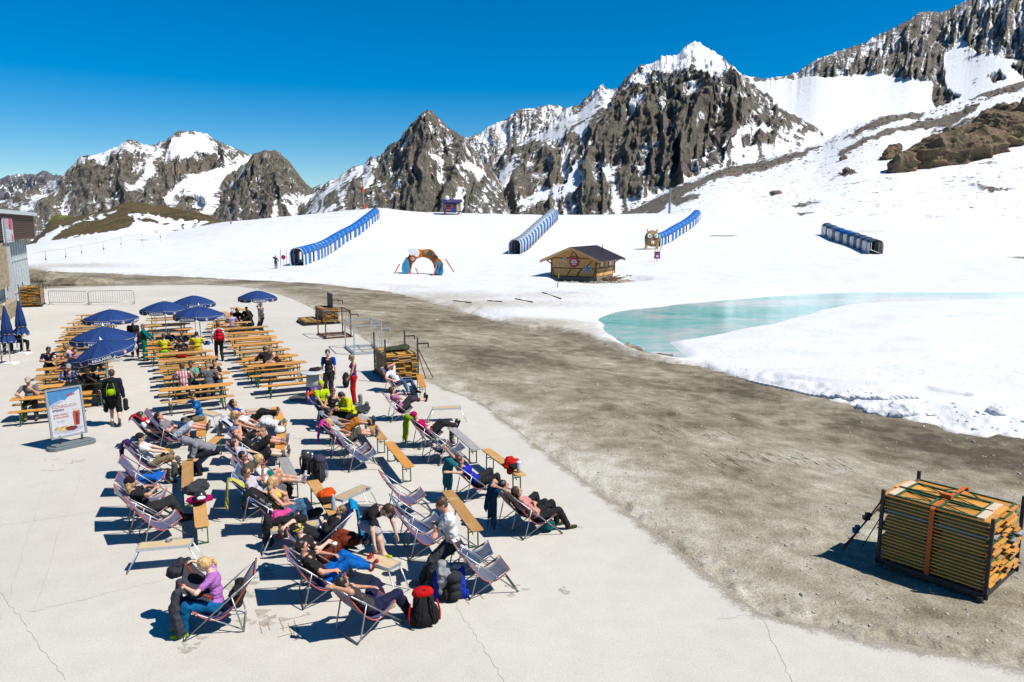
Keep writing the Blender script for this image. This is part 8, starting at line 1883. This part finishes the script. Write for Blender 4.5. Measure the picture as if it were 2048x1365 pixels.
# ---- rucksacks and bags
backpack(G(850, 1252), R(-70), ph(40, 38, 40), ph(220, 20, 15), 'big red and black rucksack standing alone in the foreground', -.22, 1.06)
backpack(G(905, 1198), R(120), BK, (.02, .02, .025), 'black rucksack under the blue jacket beside the red one', -.15, .92)
for k, (du, dv, lab) in enumerate(((-24, 0, 'bright blue ski jacket sleeve side draped left of the grey rucksack'), (18, 0, 'bright blue ski jacket half draped right of the grey rucksack'))):
    heap(G(903 + du, 1194 + dv), R(20), [((0, 0, .22), (.10, .12, .30)), ((.02, 0, .05), (.12, .12, .10)), ((0.02, .02, .42), (.08, .08, .12))], ph(30, 60, 205), lab, 'jacket', noise=.05, nsc=5)
heap(G(900, 1196) + V3(.0, .02, 0), R(20), [((-.12, 0, .52), (.13, .12, .14)), ((.12, .02, .52), (.13, .09, .08)), ((-.15, -.10, .32), (.09, .05, .20)), ((-.05, -.14, .40), (.07, .04, .12))], ph(178, 180, 182), 'grey and lime jacket laid on top of the black rucksack', 'jacket', noise=.04, flat=-.5)
backpack(G(637, 962), R(210), (.02, .02, .022), (.035, .03, .05), 'black rucksack with pale piping and purple print by the grey bench', -.05, 1.15, trim=ph(150, 150, 175)); backpack(G(615, 945), R(200), BK, BK, 'all black rucksack half hidden behind the printed one', 0, .95, trim=ph(60, 55, 50)); helmet(G(614, 915, .52), (.035, .035, .035), 'black and yellow helmet lying on the two rucksacks', .9, R(30))
p = G(232, 852); bp = backpack(W((p.x, p.y, 0), R(110), (-.22, 0, .98)), R(110), ph(38, 38, 44), ph(30, 30, 36), 'black backpack with lime piping on the walking man', 0.05, 1.0, trim=ph(190, 230, 0))
p = G(440, 722); backpack(W((p.x, p.y, 0), R(120), (-.20, 0, .95)), R(120), ph(190, 20, 35), ph(215, 20, 40), 'red and black rucksack on the man in white T-shirt', 0.05, .95)
p = G(291, 722); backpack(W((p.x, p.y, 0), R(20), (-.20, -.15, .85)), R(-20), BK, (.02, .022, .02), 'black rucksack hanging on the woman in teal', 0.05, .9)
def boot(p, a, c1, c2, label, s=1.0):
    B = Blob(.012); B.cap((0, 0, .10), (.02, 0, .32 * s), .065 * s, .07 * s); B.cap((0, 0, .06), (.17 * s, 0, .05), .055 * s, .048 * s); o = link('ski_boot', B.mesh('ski_boot', .010, .004, 20, 2, cut=[((0, 0, .0), (0, 0, -1))]), cloth(c1)); o.location = p; o.rotation_euler = (0, 0, a); tag(o, label, 'ski boot', 'ski boots')
    m = MB()
    for z, x in ((.10, .10), (.17, .07), (.25, .075), (.31, .08)): m.box((x, 0, z), (.03, .13 * s, .018), roty(-.3))
    m.build('buckle', cloth(c2), o)
boot(G(252, 822, .55), R(100), BK, ph(215, 225, 40), 'black boot with yellow buckles in the walking man\'s hand'); boot(G(213, 826, .42), R(130), BK, (.03, .03, .03), 'plain black boot in the walking man\'s other hand')
for i, (u, v, c1, c2, lab) in enumerate(((335, 968, BK, GY_, 'black boot before the white T-shirt man'), (355, 942, ph(110, 112, 115), BK, 'grey boot beside the worn bench end'), (350, 955, ph(90, 92, 95), BK, 'second grey boot beside the worn bench end'), (573, 987, BK, ph(200, 210, 0), 'black boot with yellow buckles under the grey bench'), (580, 993, BK, ph(225, 50, 130), 'black boot with pink buckle under the grey bench'), (722, 810, ph(150, 150, 148), BK, 'grey boot behind the yellow jacket'), (735, 826, ph(130, 130, 128), BK, 'second grey boot behind the yellow jacket'), (903, 885, ph(150, 150, 150), BK, 'grey boot under the black trousers by the gravel side'), (381, 937, BK, ph(60, 90, 40), 'dark boot under the worn bench of the stooping person'))): boot(G(u, v), R(20 + 40 * i), c1, c2, lab)
heap(G(716, 826, .47), R(20), [((0, 0, .08), (.28, .18, .10)), ((.2, .1, .10), (.18, .14, .09)), ((-.2, -.05, .04), (.15, .12, .08))], (.03, .03, .035), 'black jacket and bag heaped on the grey bench beside the yellow jacket', 'bag', noise=.06)
heap(G(690, 778, .0) + V3(0, .2, 0), 0, [((0, 0, .30), (.14, .16, .30))], BK, 'black rucksack standing behind the yellow jacket person', 'rucksack', noise=.03)
heap(G(575, 1048, .45), R(10), [((0, 0, .06), (.34, .13, .08)), ((.2, 0, .08), (.15, .12, .08))], BK, 'black jacket lying across the small table by the pink top', 'jacket', noise=.04)
heap(G(555, 1078, 0), R(30), [((0, 0, .34), (.09, .14, .24)), ((.03, -.03, .16), (.10, .10, .13)), ((.18, .02, .50), (.16, .08, .07))], ph(240, 90, 165), 'pink jacket hanging off the small table', 'jacket', noise=.06)
heap(G(538, 1100, 0), R(30), [((0, 0, .45), (.08, .11, .28)), ((.0, 0, .20), (.10, .12, .15))], BK, 'black rucksack hanging beside the pink jacket', 'rucksack', noise=.04)
heap(G(622, 1034, 0), R(40), [((0, 0, .07), (.17, .11, .08)), ((.18, .05, .06), (.12, .1, .08))], (.02, .02, .02), 'black shoes and bag on the ground before the jeans woman', 'bag', noise=.03)
heap(G(690, 1092, 0), R(20), [((0, 0, .07), (.34, .18, .08)), ((.25, .1, .08), (.2, .14, .09))], BK, 'black clothes on the ground between the rust and blue trousers', 'clothes', noise=.05)
heap(G(560, 1003, 0), R(60), [((0, 0, .08), (.10, .10, .10)), ((.08, .06, .05), (.08, .1, .06))], ph(235, 50, 130), 'pink top lying on the ground below the arm raising man', 'top', noise=.04)
heap(G(385, 975, 0), 0, [((0, 0, .07), (.10, .08, .09))], ph(90, 130, 40), 'green bottle bag under the worn bench corner', 'bag', noise=.03)
heap(G(880, 672 + 10, .50), 0, [((0, 0, 0), (.01, .01, .01))], BK, 'tiny dark pebble', 'pebble') if False else None
heap(G(455, 682, .47), R(30), [((0, 0, .06), (.16, .14, .10))], ph(30, 110, 180), 'blue bag on the bench beside the walking red rucksack man', 'bag', noise=.04) if False else None
heap(G(414, 690, .50), R(30), [((0, 0, .08), (.18, .14, .12))], ph(0, 120, 190), 'blue bag at the end of the yellow T-shirt man\'s bench', 'bag', noise=.04)
heap(G(377, 690, .77), R(30), [((0, 0, .04), (.26, .12, .07))], ph(205, 205, 215), 'white and black scarf on the table before the yellow T-shirt man', 'scarf', noise=.05)
heap(G(568, 846, .47), R(30), [((0, 0, .05), (.10, .08, .06))], ph(160, 190, 130), 'small green pouch on the bench behind the white helmet', 'pouch', noise=.03)
heap(G(498, 640, .77), R(30), [((0, 0, .04), (.22, .10, .04))], NV, 'dark jacket on the table beside the black jacket woman', 'jacket', noise=.04)
heap(at(CY_, .62, -.05, 0), CY_[1], [((0, 0, .16), (.14, .14, .14))], ph(0, 110, 110), 'teal bag under the seat of the pink top woman', 'bag', noise=.04)
heap(G(633, 645 + 270, .0), 0, [((0, 0, .01), (.01, .01, .01))], BK, 'x', 'x') if False else None
# rail and rack at the building
r = empty('hand_rail', G(4, 725), R(116.5), 'grey steel hand rail at the frame edge below the closed parasols', 'railing'); m = MB()
for x in (0, 2.2): m.tube([(x, 0, 0), (x, 0, .95)], .022, 7)
m.tube([(0, 0, .95), (2.2, 0, .95)], .022, 7); m.tube([(0, 0, .5), (2.2, 0, .5)], .018, 7); m.tube([(2.2, 0, .95), (4.4, 0, .95), (4.4, 0, 0)], .022, 7); m.build('rail', M_STEEL, r, True)
